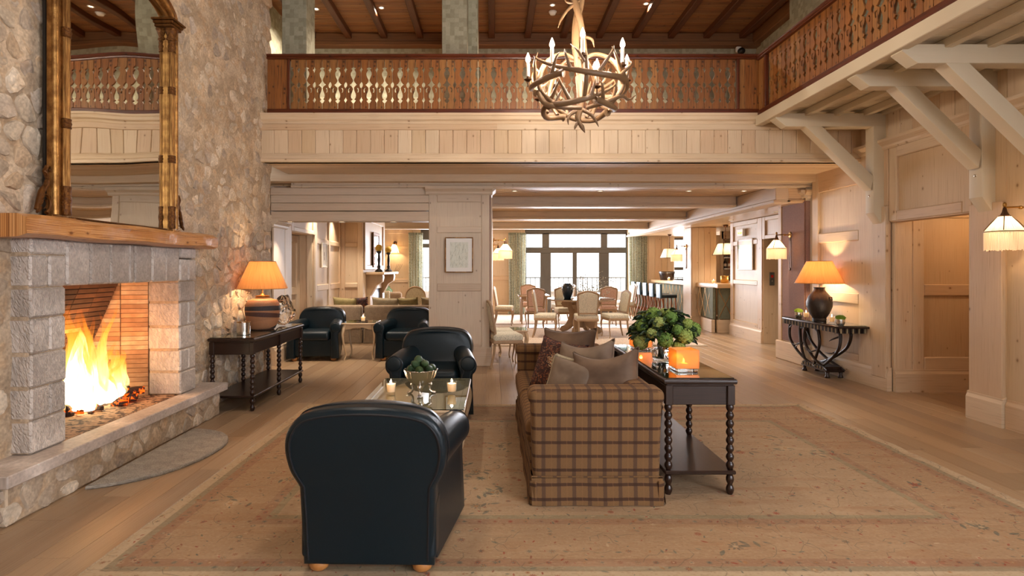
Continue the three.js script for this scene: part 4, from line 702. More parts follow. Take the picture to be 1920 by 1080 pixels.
// ---------------------------------------------------------------- club armchairs
function clubChair(name, label, pos, turn) {
  const t = thing(name, label, 'armchair', pos, turn, 'leather club armchairs');
  part('base', at(rbox(0.66, 0.29, 0.66, 0.03, 4), [0, 0.215, 0.03]), M.leather, t);
  part('seat_cushion', at(puff(0.53, 0.15, 0.6, 0.055, 0.018), [0, 0.405, 0.11]), M.leather, t);
  // back: mushroom outline, flat behind, rolled towards the front
  const o = new THREE.Shape(); o.moveTo(-0.305, 0.07); o.lineTo(-0.315, 0.43); o.bezierCurveTo(-0.325, 0.47, -0.355, 0.49, -0.365, 0.55); o.bezierCurveTo(-0.385, 0.64, -0.37, 0.72, -0.30, 0.765); o.bezierCurveTo(-0.20, 0.815, 0.20, 0.815, 0.30, 0.765); o.bezierCurveTo(0.37, 0.72, 0.385, 0.64, 0.365, 0.55); o.bezierCurveTo(0.355, 0.49, 0.325, 0.47, 0.315, 0.43); o.lineTo(0.305, 0.07);
  const lean = (x, y, z) => [x, y, z - 0.10 * sstep(0.2, 0.85, y)];
  const back = new THREE.ExtrudeGeometry(o, { depth: 0.09, bevelEnabled: true, bevelSize: 0.035, bevelThickness: 0.08, bevelSegments: 8, curveSegments: 16, bevelOffset: -0.005 });
  const flatRear = (x, y, z) => z < 0 ? [x, y, z * 0.35] : [x, y, z];
  const backPart = part('back', boxUV(warp(flat(back), (x, y, z) => lean(...flatRear(x * 0.955, y, z + (z > 0.12 ? 0.035 * Math.max(0, 1 - (x / 0.3) ** 2) * sstep(0.3, 0.5, y) : 0)).map((q, i) => i === 2 ? q - 0.27 : q)), 1.0), 'y'), M.leather, t);
  const op = o.getPoints(10).map((p) => p), inner = op.map((p) => [p.x * 0.985, p.y, 0]);
  const pip = (o2, z, r) => tube(op.map((p) => { const q = sstep(0.35, 0.8, p.y); return [...lean(p.x * 0.955 * (1 + o2 / 0.36), p.y + o2 * sstep(0.70, 0.80, p.y), z), r]; }), { seg: 90, rad: 5 });
  part('rear_piping', pip(-0.002, -0.297, 0.006), M.piping, backPart); part('front_piping', pip(0.03, -0.20, 0.005), M.piping, backPart);
  for (const s of [-1, 1]) {                                          // rolled arms, splayed to the front
    const a = new THREE.Shape(); a.moveTo(0.0, 0.06); a.lineTo(0.105, 0.06); a.bezierCurveTo(0.10, 0.3, 0.085, 0.42, 0.10, 0.46); a.bezierCurveTo(0.155, 0.50, 0.15, 0.615, 0.07, 0.63); a.bezierCurveTo(0.0, 0.64, -0.035, 0.585, -0.02, 0.53); a.bezierCurveTo(-0.01, 0.50, 0, 0.48, 0, 0.42); a.lineTo(0, 0.06);
    const sh = new THREE.Shape(a.getPoints(10).map((p) => V2(p.x * s, p.y)).sort(() => 0)); const g = new THREE.ExtrudeGeometry(sh, { depth: 0.60, bevelEnabled: true, bevelSize: 0.012, bevelThickness: 0.022, bevelSegments: 4, curveSegments: 14, steps: 8 });
    const arm = part('arm', boxUV(warp(flat(g), (x, y, z) => [x + s * (0.212 + 0.088 * clamp(z / 0.6)), y + 0.015 * Math.sin(clamp(z / 0.6) * PI) * sstep(0.4, 0.6, y) - 0.02 * sstep(0.3, 0.62, y) * clamp(z / 0.6), z - 0.21], 0.9), 'x'), M.leather, t);
    const sc = new THREE.Shape(); sc.absarc(0, 0, 0.062, 0, PI * 2); part('arm_scroll', at(ext(sc, 0.012, 0.008, { bs: 3 }), [s * 0.362, 0.545, 0.405]), M.leather, arm);
    const fp = []; for (let i = 0; i <= 16; i++) { const q = PI * 1.32 - i / 16 * PI * 1.7; fp.push([s * (0.362 + Math.cos(q) * 0.078), 0.545 + Math.sin(q) * 0.078, 0.412, 0.005]); }
    part('arm_piping', tube([[s * 0.305, 0.09, 0.412, 0.005], [s * 0.304, 0.42, 0.412, 0.005], ...fp, [s * 0.388, 0.3, 0.412, 0.005], [s * 0.398, 0.09, 0.412, 0.005]], { seg: 60, rad: 5 }), M.piping, arm);
    for (const z of [-0.24, 0.30]) part('bun_foot', at(lathe([[0, 0], [0.03, 0], [0.045, 0.012], [0.05, 0.032], [0.044, 0.055], [0.03, 0.068], [0, 0.07]], 20), [s * (z > 0 ? 0.31 : 0.255), 0, z]), M.bunFoot, t);
  }
  return t;
}
const chairProto = clubChair('club_armchair', 'dark blue-green leather club armchair in the foreground with its back turned on the carpet', [-0.60, 0.014, -3.03], PI - 0.02);
copy(chairProto, [-0.61, 0.014, -5.93], 0, 'dark leather club armchair facing the sofa group from behind the glass coffee table');
copy(chairProto, [-2.91, 0, -9.42], 0.06, 'dark leather club armchair in the lounge opening beside the striped lamp console');
copy(chairProto, [-1.455, 0, -9.42], -0.05, 'dark leather club armchair in the lounge opening against the panelled pillar');

// ---------------------------------------------------------------- plaid sofa
{
  const t = thing('plaid_sofa', 'two-seat skirted sofa in tan and brown checked wool, with straight padded arms', 'sofa', [0.65, 0.012, -4.64]);
  const p = (w, h, d, r, c) => c ? puff(w, h, d, r, c) : rbox(w, h, d, r, 5, 'x');
  const uvp = (g) => boxUV(g, 'z');
  for (const s of [-1, 1]) {
    const face = warp(flat(new RoundedBoxGeometry(0.80, 0.58, 0.16, 5, 0.035)), (x, y, z) => [x * (1 + 0.035 * sstep(-0.3, 0.3, y)), y, z * (1 + 0.25 * sstep(0.15, 0.3, y))], 0.9), roll = new RoundedBoxGeometry(0.86, 0.11, 0.205, 6, 0.05);
    part('arm', uv2(join([at(face, [0, 0.43, s * 1.01]), at(boxUV(roll), [0, 0.672, s * 1.005])])), M.plaid, t);
  }
  function uv2(g) { const P = g.attributes.position, N = g.attributes.normal, u = g.attributes.uv; for (let i = 0; i < P.count; i++) { const x = P.getX(i), y = P.getY(i), z = P.getZ(i), a = Math.abs(N.getX(i)), b = Math.abs(N.getY(i)), c = Math.abs(N.getZ(i)); if (c >= a && c >= b) u.setXY(i, x, y); else if (b >= a) u.setXY(i, x, z); else u.setXY(i, z, y); } return g; }
  part('backrest', uv2(warp(flat(new RoundedBoxGeometry(0.2, 0.6, 1.9, 6, 0.07)), (x, y, z) => [x - 0.05 * sstep(-0.3, 0.3, -y) * (x < 0 ? 1 : 0), y, z], 0.9).translate(0.31, 0.43, 0)), M.plaid, t);
  part('seat_base', uv2(flat(new RoundedBoxGeometry(0.72, 0.2, 1.9, 4, 0.03)).translate(-0.05, 0.24, 0)), M.plaid, t);
  for (const s of [-1, 1]) part('seat_cushion', uv2(puff(0.64, 0.17, 0.915, 0.06, 0.02).translate(-0.115, 0.40, s * 0.46)), M.plaid, t);
  const sk = (w, x, z, ry, n) => { const g = grid(n, 3, (u, v) => [(u - 0.5) * w, 0.005 + v * 0.165, 0.022 * (1 - v) + 0.004 * Math.sin(u * n * 0.7)]); const q = uv2(at(g, [x, 0, z], [0, ry, 0])); return q; };
  const skirt = part('skirt', [sk(0.82, 0, 1.098, 0, 20), sk(2.2, -0.405, 0, -PI / 2, 40), sk(2.2, 0.41, 0, PI / 2, 40), sk(0.82, 0, -1.098, PI, 20)], M.plaid, t);
  for (const s of [-1, 1]) for (const z of [-1, 1]) part('kick_pleat', uv2(at(cbox(0.05, 0.15, 0.02, 0.006), [s * 0.40, 0.08, z * 1.10], [0, s * z * 0.6, 0])), M.plaid, skirt);
  for (const z of [-1, 1]) part('welt', tube([[-0.41, 0.18, z * 1.1, 0.005], [0, 0.178, z * 1.1, 0.005], [0.41, 0.18, z * 1.1, 0.005]], { seg: 12, rad: 5 }), M.plaid, skirt);
}
function cushion(name, label, mat, w, h, th, pos, rot, o = {}) {
  const t = thing(name, label, 'cushion', pos, 0, 'cushions on the plaid sofa'); t.rotation.set(...rot, 'YXZ');
  const cover = part('cover', pillow(w, h, th, { seed: o.seed || 1, sag: o.sag || 0, uvw: o.uvw }), mat, t);
  const n = 40, pts = []; for (let i = 0; i < n; i++) { const q = i / n * 4, k = q | 0, f = (q - k) * 2 - 1, e = [[f, -1], [1, f], [-f, 1], [-1, -f]][k]; pts.push([e[0] * w / 2 * (1 - 0.07 * (1 - e[1] * e[1])), e[1] * h / 2 * (1 - 0.07 * (1 - e[0] * e[0])) - (o.sag || 0) * (1 - e[0] * e[0]) * (e[1] > 0 ? e[1] : 0) * h, 0, o.braid || 0.004]); }
  part(o.braid ? 'braid' : 'piping', tube(pts, { closed: true, seg: 90, rad: 6 }), o.braid ? M.braid : mat, cover);
}
cushion('sofa_cushion', 'big taupe velvet cushion at the far end of the sofa, behind the tapestry one', M.velvet2, 0.52, 0.50, 0.20, [0.66, 0.72, -5.02], [-0.30, -0.62, 0.06], { seed: 1, sag: 0.05 });
cushion('sofa_cushion', 'dark tapestry cushion with a woven wine-red and gold scene', M.tapestry, 0.46, 0.44, 0.16, [0.54, 0.69, -4.66], [-0.34, -0.72, -0.10], { seed: 2, uvw: true, sag: 0.03 });
cushion('sofa_cushion', 'brown velvet cushion leaning between the tapestry cushion and the braided one', M.velvet, 0.50, 0.48, 0.20, [0.71, 0.705, -4.38], [-0.32, -0.80, 0.14], { seed: 3, sag: 0.1 });
cushion('sofa_cushion', 'small taupe cushion edged with a cream twisted braid', M.velvet, 0.40, 0.36, 0.15, [0.56, 0.66, -4.08], [-0.40, -0.72, -0.08], { seed: 4, braid: 0.017 });
cushion('sofa_cushion', 'plump taupe velvet cushion nearest the near sofa arm, its top corner up', M.velvet2, 0.50, 0.46, 0.22, [0.79, 0.70, -3.99], [-0.36, -0.60, 0.16], { seed: 5, sag: 0.13 });

// ---------------------------------------------------------------- dark consoles on bobbin-turned legs
function bobbin(y0, y1, r, n) { const pts = [[0, y0], [r * 0.7, y0]]; const h = (y1 - y0) / n; for (let i = 0; i < n; i++) for (let k = 0; k < 6; k++) { const a = k / 6; pts.push([r * (0.56 + 0.44 * Math.sin(a * PI)), y0 + (i + a) * h]); } pts.push([r * 0.6, y1], [0, y1]); return lathe(pts, 14); }
const LEG = [bobbin(0.165, 0.60, 0.026, 8), at(bobbin(0.0, 0.135, 0.026, 2), [0, 0, 0])];
function darkConsole(name, label, pos, L, D) {
  const t = thing(name, label, 'console table', pos);
  const top = ext(poly([[-D / 2, -L / 2], [D / 2, -L / 2], [D / 2, L / 2], [-D / 2, L / 2]]), 0.012, 0.012, { bs: 3, grain: 'y', bo: -0.012 });
  part('table_top', [at(top, [0, 0.738, 0], [-PI / 2, 0, 0]), at(cbox(D - 0.03, 0.02, L - 0.03, 0.006, 'z'), [0, 0.722, 0])], M.darkWood, t);
  part('glass_sheet', at(cbox(D - 0.03, 0.006, L - 0.03, 0.001), [0, 0.7655, 0]), M.tableGlass, t);
  for (const s of [-1, 1]) { part('apron_end', at(cbox(D - 0.10, 0.125, 0.02, 0.004, 'x'), [0, 0.652, s * (L / 2 - 0.035)]), M.darkWood, t); for (const k of [-1, 1]) part('drawer', at(cbox(0.022, 0.115, L / 2 - 0.09, 0.005, 'z'), [s * (D / 2 - 0.035), 0.652, k * (L / 4 - 0.01)]), M.darkWood, t); }
  part('shelf', at(cbox(D - 0.01, 0.026, L - 0.01, 0.006, 'z'), [0, 0.15, 0]), M.darkWood, t);
  for (const s of [-1, 1]) for (const k of [-1, 0, 1]) { const l = part('leg', [at(LEG[0], [0, 0, 0]), at(LEG[1], [0, 0, 0]), at(cbox(0.05, 0.13, 0.05, 0.004, 'y'), [0, 0.655, 0])], M.darkWood, t); l.position.set(s * (D / 2 - 0.035), 0, k * (L / 2 - 0.035)); }
  return t;
}
darkConsole('dark_console', 'long dark console on bobbin-turned legs against the stone wall, with the striped lamp', [-2.735, 0, -6.66], 1.54, 0.49);
darkConsole('dark_console', 'dark console on bobbin-turned legs behind the plaid sofa, with green flowers and amber vases', [1.352, 0.012, -4.49], 1.62, 0.475);

// ---------------------------------------------------------------- candles
function votive(label, pos, s = 1, power = 0.12) {
  const t = thing('votive_candle', label, 'candle', pos, 0, 'votive candles in clear glasses');
  part('glass_cup', lathe([[0, 0], [0.033, 0], [0.034, 0.012], [0.042, 0.10], [0.040, 0.10], [0.032, 0.016], [0, 0.014]].map((p) => p.map((q) => q * s)), 20), M.candleGlass, t);
  const wax = part('wax', lathe([[0, 0.018], [0.031, 0.018], [0.037, 0.082], [0.02, 0.078], [0, 0.076]].map((p) => p.map((q) => q * s)), 18), M.wax, t);
  part('candle_flame', at(lathe([[0, 0], [0.006, 0.006], [0.0075, 0.014], [0.004, 0.028], [0, 0.042]].map((p) => p.map((q) => q * s)), 10), [0, 0.08 * s, 0]), M.bulb, wax);
  lamp(pos[0], pos[1] + 0.1 * s, pos[2], WARM, power, 0.01);
}
votive('votive candle on the coffee table, on the fireplace side of the fruit bowl', [-0.82, 0.489, -4.53]);
votive('votive candle on the coffee table, on the sofa side of the fruit bowl', [-0.335, 0.489, -4.55]);
votive('votive candle on the antler console between the lamp and the passage', [4.52, 0.762, -7.55]);
votive('votive candle on the antler console beside the farther moss cup', [4.58, 0.762, -8.28]);
votive('votive candle on the small white side table between the lounge armchairs', [-2.13, 0.614, -9.25]);
// ---------------------------------------------------------------- coffee table with glass top
function cabriole(h, r, out = 0.035) { return tube([[0, h, 0, r * 1.5], [out * 0.6, h * 0.86, out * 0.6, r * 1.55], [out, h * 0.7, out, r * 1.25], [out * 0.5, h * 0.42, out * 0.5, r * 0.85], [-out * 0.25, h * 0.16, -out * 0.25, r * 0.7], [out * 0.2, h * 0.04, out * 0.2, r * 0.9], [out * 0.35, 0, out * 0.35, r * 1.0]], { seg: 18, rad: 8 }); }
function apron(w, h, t) { const s = new THREE.Shape(); s.moveTo(-w / 2, 0); s.lineTo(w / 2, 0); s.lineTo(w / 2, -h); s.bezierCurveTo(w * 0.3, -h, w * 0.25, -h * 0.45, 0, -h * 0.62); s.bezierCurveTo(-w * 0.25, -h * 0.45, -w * 0.3, -h, -w / 2, -h); return ext(s, t, 0.004, { grain: 'x', cs: 8 }); }
function whiteTable(name, label, category, pos, w, d, h, lr, overhang = 0.02) {
  const t = thing(name, label, category, pos);
  part('table_top', [at(cbox(w, 0.022, 0.05, 0.006, 'x'), [0, h - 0.017, d / 2 - 0.025]), at(cbox(w, 0.022, 0.05, 0.006, 'x'), [0, h - 0.017, -d / 2 + 0.025]), at(cbox(0.05, 0.022, d - 0.1, 0.006, 'z'), [w / 2 - 0.025, h - 0.017, 0]), at(cbox(0.05, 0.022, d - 0.1, 0.006, 'z'), [-w / 2 + 0.025, h - 0.017, 0]), at(cbox(w - 0.1, 0.012, d - 0.1, 0.002, 'z'), [0, h - 0.024, 0])], M.whitePaint, t);
  part('glass_sheet', at(cbox(w - 0.012, 0.005, d - 0.012, 0.001), [0, h - 0.002, 0]), M.tableGlass, t);
  const ix = w / 2 - overhang - 0.03, iz = d / 2 - overhang - 0.03;
  for (const s of [-1, 1]) { part('apron', at(apron(2 * ix - 0.02, 0.085, 0.016), [0, h - 0.029, s * iz - 0.008]), M.whitePaint, t); part('apron', at(apron(2 * iz - 0.02, 0.085, 0.016), [s * ix - 0.008, h - 0.029, 0], [0, PI / 2, 0]), M.whitePaint, t); }
  for (const sx of [-1, 1]) for (const sz of [-1, 1]) part('leg', at(cabriole(h - 0.03, lr), [0, 0, 0], [0, sx > 0 ? (sz > 0 ? 0 : PI / 2) : (sz > 0 ? -PI / 2 : PI), 0]), M.whitePaint, t).position.set(sx * ix, 0, sz * iz);
  return t;
}
whiteTable('coffee_table', 'low whitewashed coffee table with a glass top between the leather armchairs', 'coffee table', [-0.598, 0.014, -4.60], 0.79, 1.16, 0.475, 0.019);
whiteTable('side_table', 'small whitewashed side table with curved legs between the two lounge armchairs', 'side table', [-2.175, 0, -9.36], 0.55, 0.5, 0.612, 0.018);
whiteTable('side_table', 'small whitewashed table beside the dining chair next to the pillar', 'side table', [0.33, 0, -9.75], 0.52, 0.5, 0.45, 0.018);
{ // fluted silver bowl on paw feet
  const t = thing('footed_bowl', 'fluted silver bowl on three paw feet, heaped with avocados', 'bowl', [-0.578, 0.4895, -4.5]);
  const prof = [[0.02, 0.075], [0.055, 0.082], [0.09, 0.11], [0.115, 0.15], [0.128, 0.195], [0.132, 0.2]], inner = prof.map(([r, y]) => [r - 0.005, y + 0.005]).reverse();
  part('bowl', smooth(grid(96, 11, (u, v) => { const P = [...prof, ...inner], k = v * 11, i = Math.min(10, Math.floor(k)), f = k - i, a = P[i], b = P[i + 1], r = lerp(a[0], b[0], f), y = lerp(a[1], b[1], f), fl = 1 + 0.10 * (Math.abs(Math.sin(u * PI * 14)) - 0.6) * sstep(0.03, 0.1, r); return [Math.cos(u * 2 * PI) * r * fl, y, -Math.sin(u * 2 * PI) * r * fl]; }), 0.9), M.silver, t);
  part('stem', lathe([[0, 0.02], [0.018, 0.02], [0.02, 0.05], [0.03, 0.075], [0.02, 0.085]], 16), M.silver, t);
  for (let i = 0; i < 3; i++) { const a = i * 2 * PI / 3 + 0.55; const l = part('paw_foot', [tube([[0.06, 0.088, 0, 0.016], [0.085, 0.075, 0, 0.017], [0.078, 0.04, 0, 0.010], [0.088, 0.018, 0, 0.012], [0.105, 0.010, 0, 0.013]], { seg: 16, rad: 8 }), ...[-0.012, 0, 0.012].map((z) => at(ball(0.009, [1.5, 0.9, 0.8], 8), [0.115, 0.009, z]))], M.silver, t); l.rotation.y = a; }
  const av = [[0, 0], [0.012, 0.002], [0.026, 0.012], [0.033, 0.03], [0.032, 0.05], [0.022, 0.075], [0.013, 0.09], [0.006, 0.096], [0, 0.097]], ag = at(lathe(av.map(([r, y]) => [r, y - 0.04]), 16)), r = rng(9);
  const spots = [[-0.075, 0.208, 0.03], [0.0, 0.208, 0.085], [0.07, 0.21, 0.045], [0.085, 0.208, -0.03], [0.02, 0.21, -0.085], [-0.065, 0.208, -0.055], [-0.035, 0.245, 0.04], [0.035, 0.247, 0.02], [0.0, 0.25, -0.04], [-0.02, 0.275, 0.0]];
  spots.forEach(([x, y, z], i) => { const m = solo('avocado', ag, M.fruit[i % 3], 'dark green avocado ' + ['at the rim of the silver bowl facing the fireplace', 'at the front rim of the silver bowl', 'at the front rim of the silver bowl towards the sofa', 'at the rim of the silver bowl facing the sofa', 'at the back rim of the silver bowl', 'at the back rim of the silver bowl towards the fireplace', 'in the second layer of the silver bowl towards the fireplace', 'in the second layer of the silver bowl towards the sofa', 'in the second layer at the back of the silver bowl', 'topmost on the heap in the silver bowl'][i], 'avocado', 'avocados in the silver bowl'); m.position.set(-0.578 + x, 0.4895 + y, -4.5 + z); m.rotation.set(r() * 1.2 + 0.9, r() * 6, r() * 0.8); });
}
// ---------------------------------------------------------------- things on the two dark consoles
function shadeLamp(t, y0, y1, rb, rt, power) {
  const g = (k) => { const l = flat(new THREE.CylinderGeometry(rt * k, rb * k, y1 - y0, 48, 1, true)); const u = l.attributes.uv; for (let i = 0; i < u.count; i++) u.setXY(i, u.getX(i) * 1, u.getY(i) * 0.4); return l; };
  const shadePart = part('lamp_shade', at(g(1), [0, (y0 + y1) / 2, 0]), M.shade, t);
  part('shade_trim', [at(flat(new THREE.TorusGeometry(rb, 0.004, 6, 60)), [0, y0, 0], [PI / 2, 0, 0]), at(flat(new THREE.TorusGeometry(rt, 0.004, 6, 48)), [0, y1, 0], [PI / 2, 0, 0])], M.bunFoot, shadePart);
  part('bulb', at(ball(0.035, [1, 1.2, 1], 14), [0, lerp(y0, y1, 0.4), 0]), M.bulb, t);
  lamp(t.position.x, t.position.y + lerp(y0, y1, 0.4), t.position.z, 0xffd8aa, power, 0.04);
}
{
  const t = thing('table_lamp', 'table lamp with a banded stoneware base and amber silk shade by the stone wall', 'lamp', [-2.742, 0.769, -6.72]);
  const P = [[0, 0], [0.125, 0], [0.145, 0.02], [0.185, 0.12], [0.198, 0.22], [0.195, 0.29], [0.165, 0.345], [0.08, 0.372], [0.075, 0.385]];
  const bands = canvasTex(1024, 512, (g, w, h) => { const r = rng(6); g.fillStyle = '#9a6a48'; g.fillRect(0, 0, w, h); const band = (y0, t, amp, c) => { g.fillStyle = c; g.beginPath(); g.moveTo(0, y0); for (let x = 0; x <= w; x += 16) g.lineTo(x, y0 + amp * Math.sin(x / w * 2 * PI + y0)); for (let x = w; x >= 0; x -= 16) g.lineTo(x, y0 + t + amp * 0.7 * Math.sin(x / w * 2 * PI + y0 + 0.7)); g.fill(); }; band(0, 120, 8, '#b98d5c'); band(150, 60, 10, '#8f6a4e'); band(205, 46, 9, '#2e2a2c'); band(275, 24, 16, '#4a2c22'); band(330, 60, 20, '#a8744e'); band(392, 34, 34, '#2c2829'); band(450, 18, 20, '#3a2a26'); for (let i = 0; i < 5000; i++) { g.globalAlpha = 0.15; g.fillStyle = r() > 0.5 ? '#000' : '#fff'; g.fillRect(r() * w, r() * h, 2, 2); } }, 1, 1);
  part('lamp_base', smooth(flat(new THREE.LatheGeometry(P.map(([r, y]) => V2(Math.max(r, 0.0001), y)), 48)), 0.8), std({ map: bands, roughness: 0.7, bumpMap: T.leather, bumpScale: 0.004 }), t);
  part('lamp_stem', [lathe([[0, 0.385], [0.075, 0.385], [0.085, 0.40], [0.03, 0.405], [0.02, 0.42], [0.010, 0.43], [0.008, 0.60], [0, 0.6]], 20)], M.brass, t);
  shadeLamp(t, 0.485, 0.805, 0.285, 0.148, 1.5);
}
{
  const t = thing('candle_cup', 'shiny silvery-gold metal candle cup in front of the striped lamp', 'candle holder', [-2.735, 0.769, -6.19]);
  part('cup', lathe([[0, 0], [0.066, 0], [0.07, 0.004], [0.07, 0.135], [0.067, 0.135], [0.066, 0.008], [0, 0.008]], 32), M.silver, t); part('rim', at(flat(new THREE.TorusGeometry(0.069, 0.004, 8, 40)), [0, 0.135, 0], [PI / 2, 0, 0]), M.brass, t);
  const g = warp(flat(new THREE.IcosahedronGeometry(0.15, 4)), (x, y, z) => { const n = noise3(x * 14, y * 14, z * 14, 3) + 0.5 * noise3(x * 34, y * 34, z * 34, 5), k = 0.55 + 0.6 * n; return [x * k * 0.95, (y + 0.15) * k * 1.15 - 0.0, z * k * 0.7]; }, 0.2);
  const m = solo('crystal_rock', boxUV(g), M.crystal, 'rough clear glass sculpture like a rock on the far end of the wall console', 'glass sculpture'); m.position.set(-2.66, 0.775, -7.14);
}
for (const [i, x, z] of [[0, 1.34, -3.98], [1, 1.31, -5.02]]) {
  const t = thing('amber_vase', i ? 'square amber glass candle vase farther back, half hidden by the green flowers' : 'square amber glass candle vase nearest, on the corner of the console', 'candle vase', [x, 0.781, z], i ? 0.05 : 0.02, 'amber glass cubes');
  const outer = new RoundedBoxGeometry(0.162, 0.150, 0.162, 4, 0.018), s = 0.081; 
  part('glass', [at(cbox(0.162, 0.128, 0.006, 0.002), [0, 0.086, s - 0.003]), at(cbox(0.162, 0.128, 0.006, 0.002), [0, 0.086, -s + 0.003]), at(cbox(0.006, 0.128, 0.15, 0.002), [s - 0.003, 0.086, 0]), at(cbox(0.006, 0.128, 0.15, 0.002), [-s + 0.003, 0.086, 0])], M.amber, t);
  part('glass_foot', at(rbox(0.150, 0.022, 0.150, 0.008), [0, 0.011, 0]), M.crystal, t);
  part('candle', lathe([[0, 0.023], [0.03, 0.023], [0.03, 0.05], [0.02, 0.048], [0, 0.047]], 16), M.wax, t);
  part('candle_flame', at(lathe([[0, 0], [0.006, 0.006], [0.007, 0.014], [0, 0.035]], 10), [0, 0.05, 0]), M.bulb, t);
  lamp(x, 0.781 + 0.075, z, AMBER, 0.07, 0.012);
}
{ // green flowers in a glass vase
  const t = thing('flower_vase', 'round clear vase packed with lime-green snowball flowers and dark leaves', 'flowers', [1.318, 0.781, -4.4]), r = rng(55);
  part('glass_bowl', lathe([[0, 0], [0.07, 0], [0.085, 0.02], [0.09, 0.07], [0.082, 0.13], [0.079, 0.13], [0.086, 0.07], [0.08, 0.022], [0, 0.014]], 32), M.glass, t);
  part('water', lathe([[0, 0.015], [0.079, 0.022], [0.085, 0.06], [0.083, 0.09], [0, 0.09]], 28), phys({ color: C(0xffffff), transmission: 1, roughness: 0.02, thickness: 0.1, ior: 1.33 }), t);
  const stems = []; for (let i = 0; i < 16; i++) { const a = r() * 6.28, b = r() * 0.05; stems.push(tube([[Math.cos(a) * b, 0.02, Math.sin(a) * b, 0.003], [Math.cos(a + 2) * 0.04, 0.12, Math.sin(a + 2) * 0.04, 0.003], [Math.cos(a) * 0.12, 0.25, Math.sin(a) * 0.12, 0.003]], { seg: 6, rad: 5 })); }
  part('stems', stems, M.leaf[0], t);
  const floret = []; for (let k = 0; k < 4; k++) floret.push(at(flat(new THREE.CircleGeometry(0.0085, 5)), [0.0075, 0, 0], [-0.35, 0, 0]).applyMatrix4(new THREE.Matrix4().makeRotationZ(k * PI / 2)));
  const fl = join(floret);
  const head = (q) => { const l = []; const n = 90; for (let i = 0; i < n; i++) { const y = 1 - 2 * (i + 0.5) / n, a = i * 2.39996, s = Math.sqrt(1 - y * y), d = V3(Math.cos(a) * s, y, Math.sin(a) * s), m = new THREE.Matrix4().lookAt(d, V3(0, 0, 0), V3(0.3, 1, 0.1)); l.push(fl.clone().rotateZ(r() * 3).applyMatrix4(m).translate(d.x * q * rr(0.85, 1.12, r), d.y * q * rr(0.8, 1.05, r), d.z * q * rr(0.85, 1.12, r))); } l.push(ball(q * 0.72, [1, 0.95, 1], 10)); return join(l); };
  const H = [head(0.044), head(0.056), head(0.036)];
  const dirs = []; for (let i = 0; i < 27; i++) { const y = lerp(1, -0.6, (i + 0.5) / 27), a = i * 2.4 + r() * 0.5, s = Math.sqrt(Math.max(0, 1 - y * y)); dirs.push([Math.cos(a) * s, y, Math.sin(a) * s]); }
  dirs.forEach(([x, y, z], i) => { const k = rr(0.82, 1.2, r); const m = part('flower_head', H[i % 3], M.bloom[i % 4], t); m.position.set(x * 0.21 * k, 0.205 + y * 0.165 * k, z * 0.21 * k); m.rotation.set(r() * 6, r() * 6, 0); });
  const lf = () => { const l = rr(0.04, 0.065, r); return grid(3, 4, (u, v) => { const w = Math.sin(v * PI) ** 0.8 * l * 0.32 * (u * 2 - 1); return [w, 0.012 * (u - 0.5) ** 2 * 4 - 0.02 * v * v, v * l]; }); };
  const leaves = [[], [], []]; for (let i = 0; i < 420; i++) { const a = r() * 6.28, y = rr(-0.4, 1, r), s = Math.sqrt(Math.max(0, 1 - y * y)), k = rr(0.5, 1.18, r); leaves[i % 3].push(at(lf(), [Math.cos(a) * s * 0.2 * k, 0.215 + y * 0.16 * k, Math.sin(a) * s * 0.2 * k], [rr(-0.9, 0.5, r), PI / 2 - a + rr(-0.6, 0.6, r), rr(-0.4, 0.4, r)])); }
  leaves.forEach((l, i) => part('leaves', l, M.leaf[i], t));
  const berries = []; for (let i = 0; i < 90; i++) { const a = r() * 6.28, y = rr(-0.2, 1, r), s = Math.sqrt(Math.max(0, 1 - y * y)), k = rr(0.95, 1.2, r); berries.push(at(ball(0.006, [1, 1, 1], 6), [Math.cos(a) * s * 0.2 * k, 0.215 + y * 0.16 * k, Math.sin(a) * s * 0.2 * k])); }
  part('berries', berries, M.bloom[1], t);
}
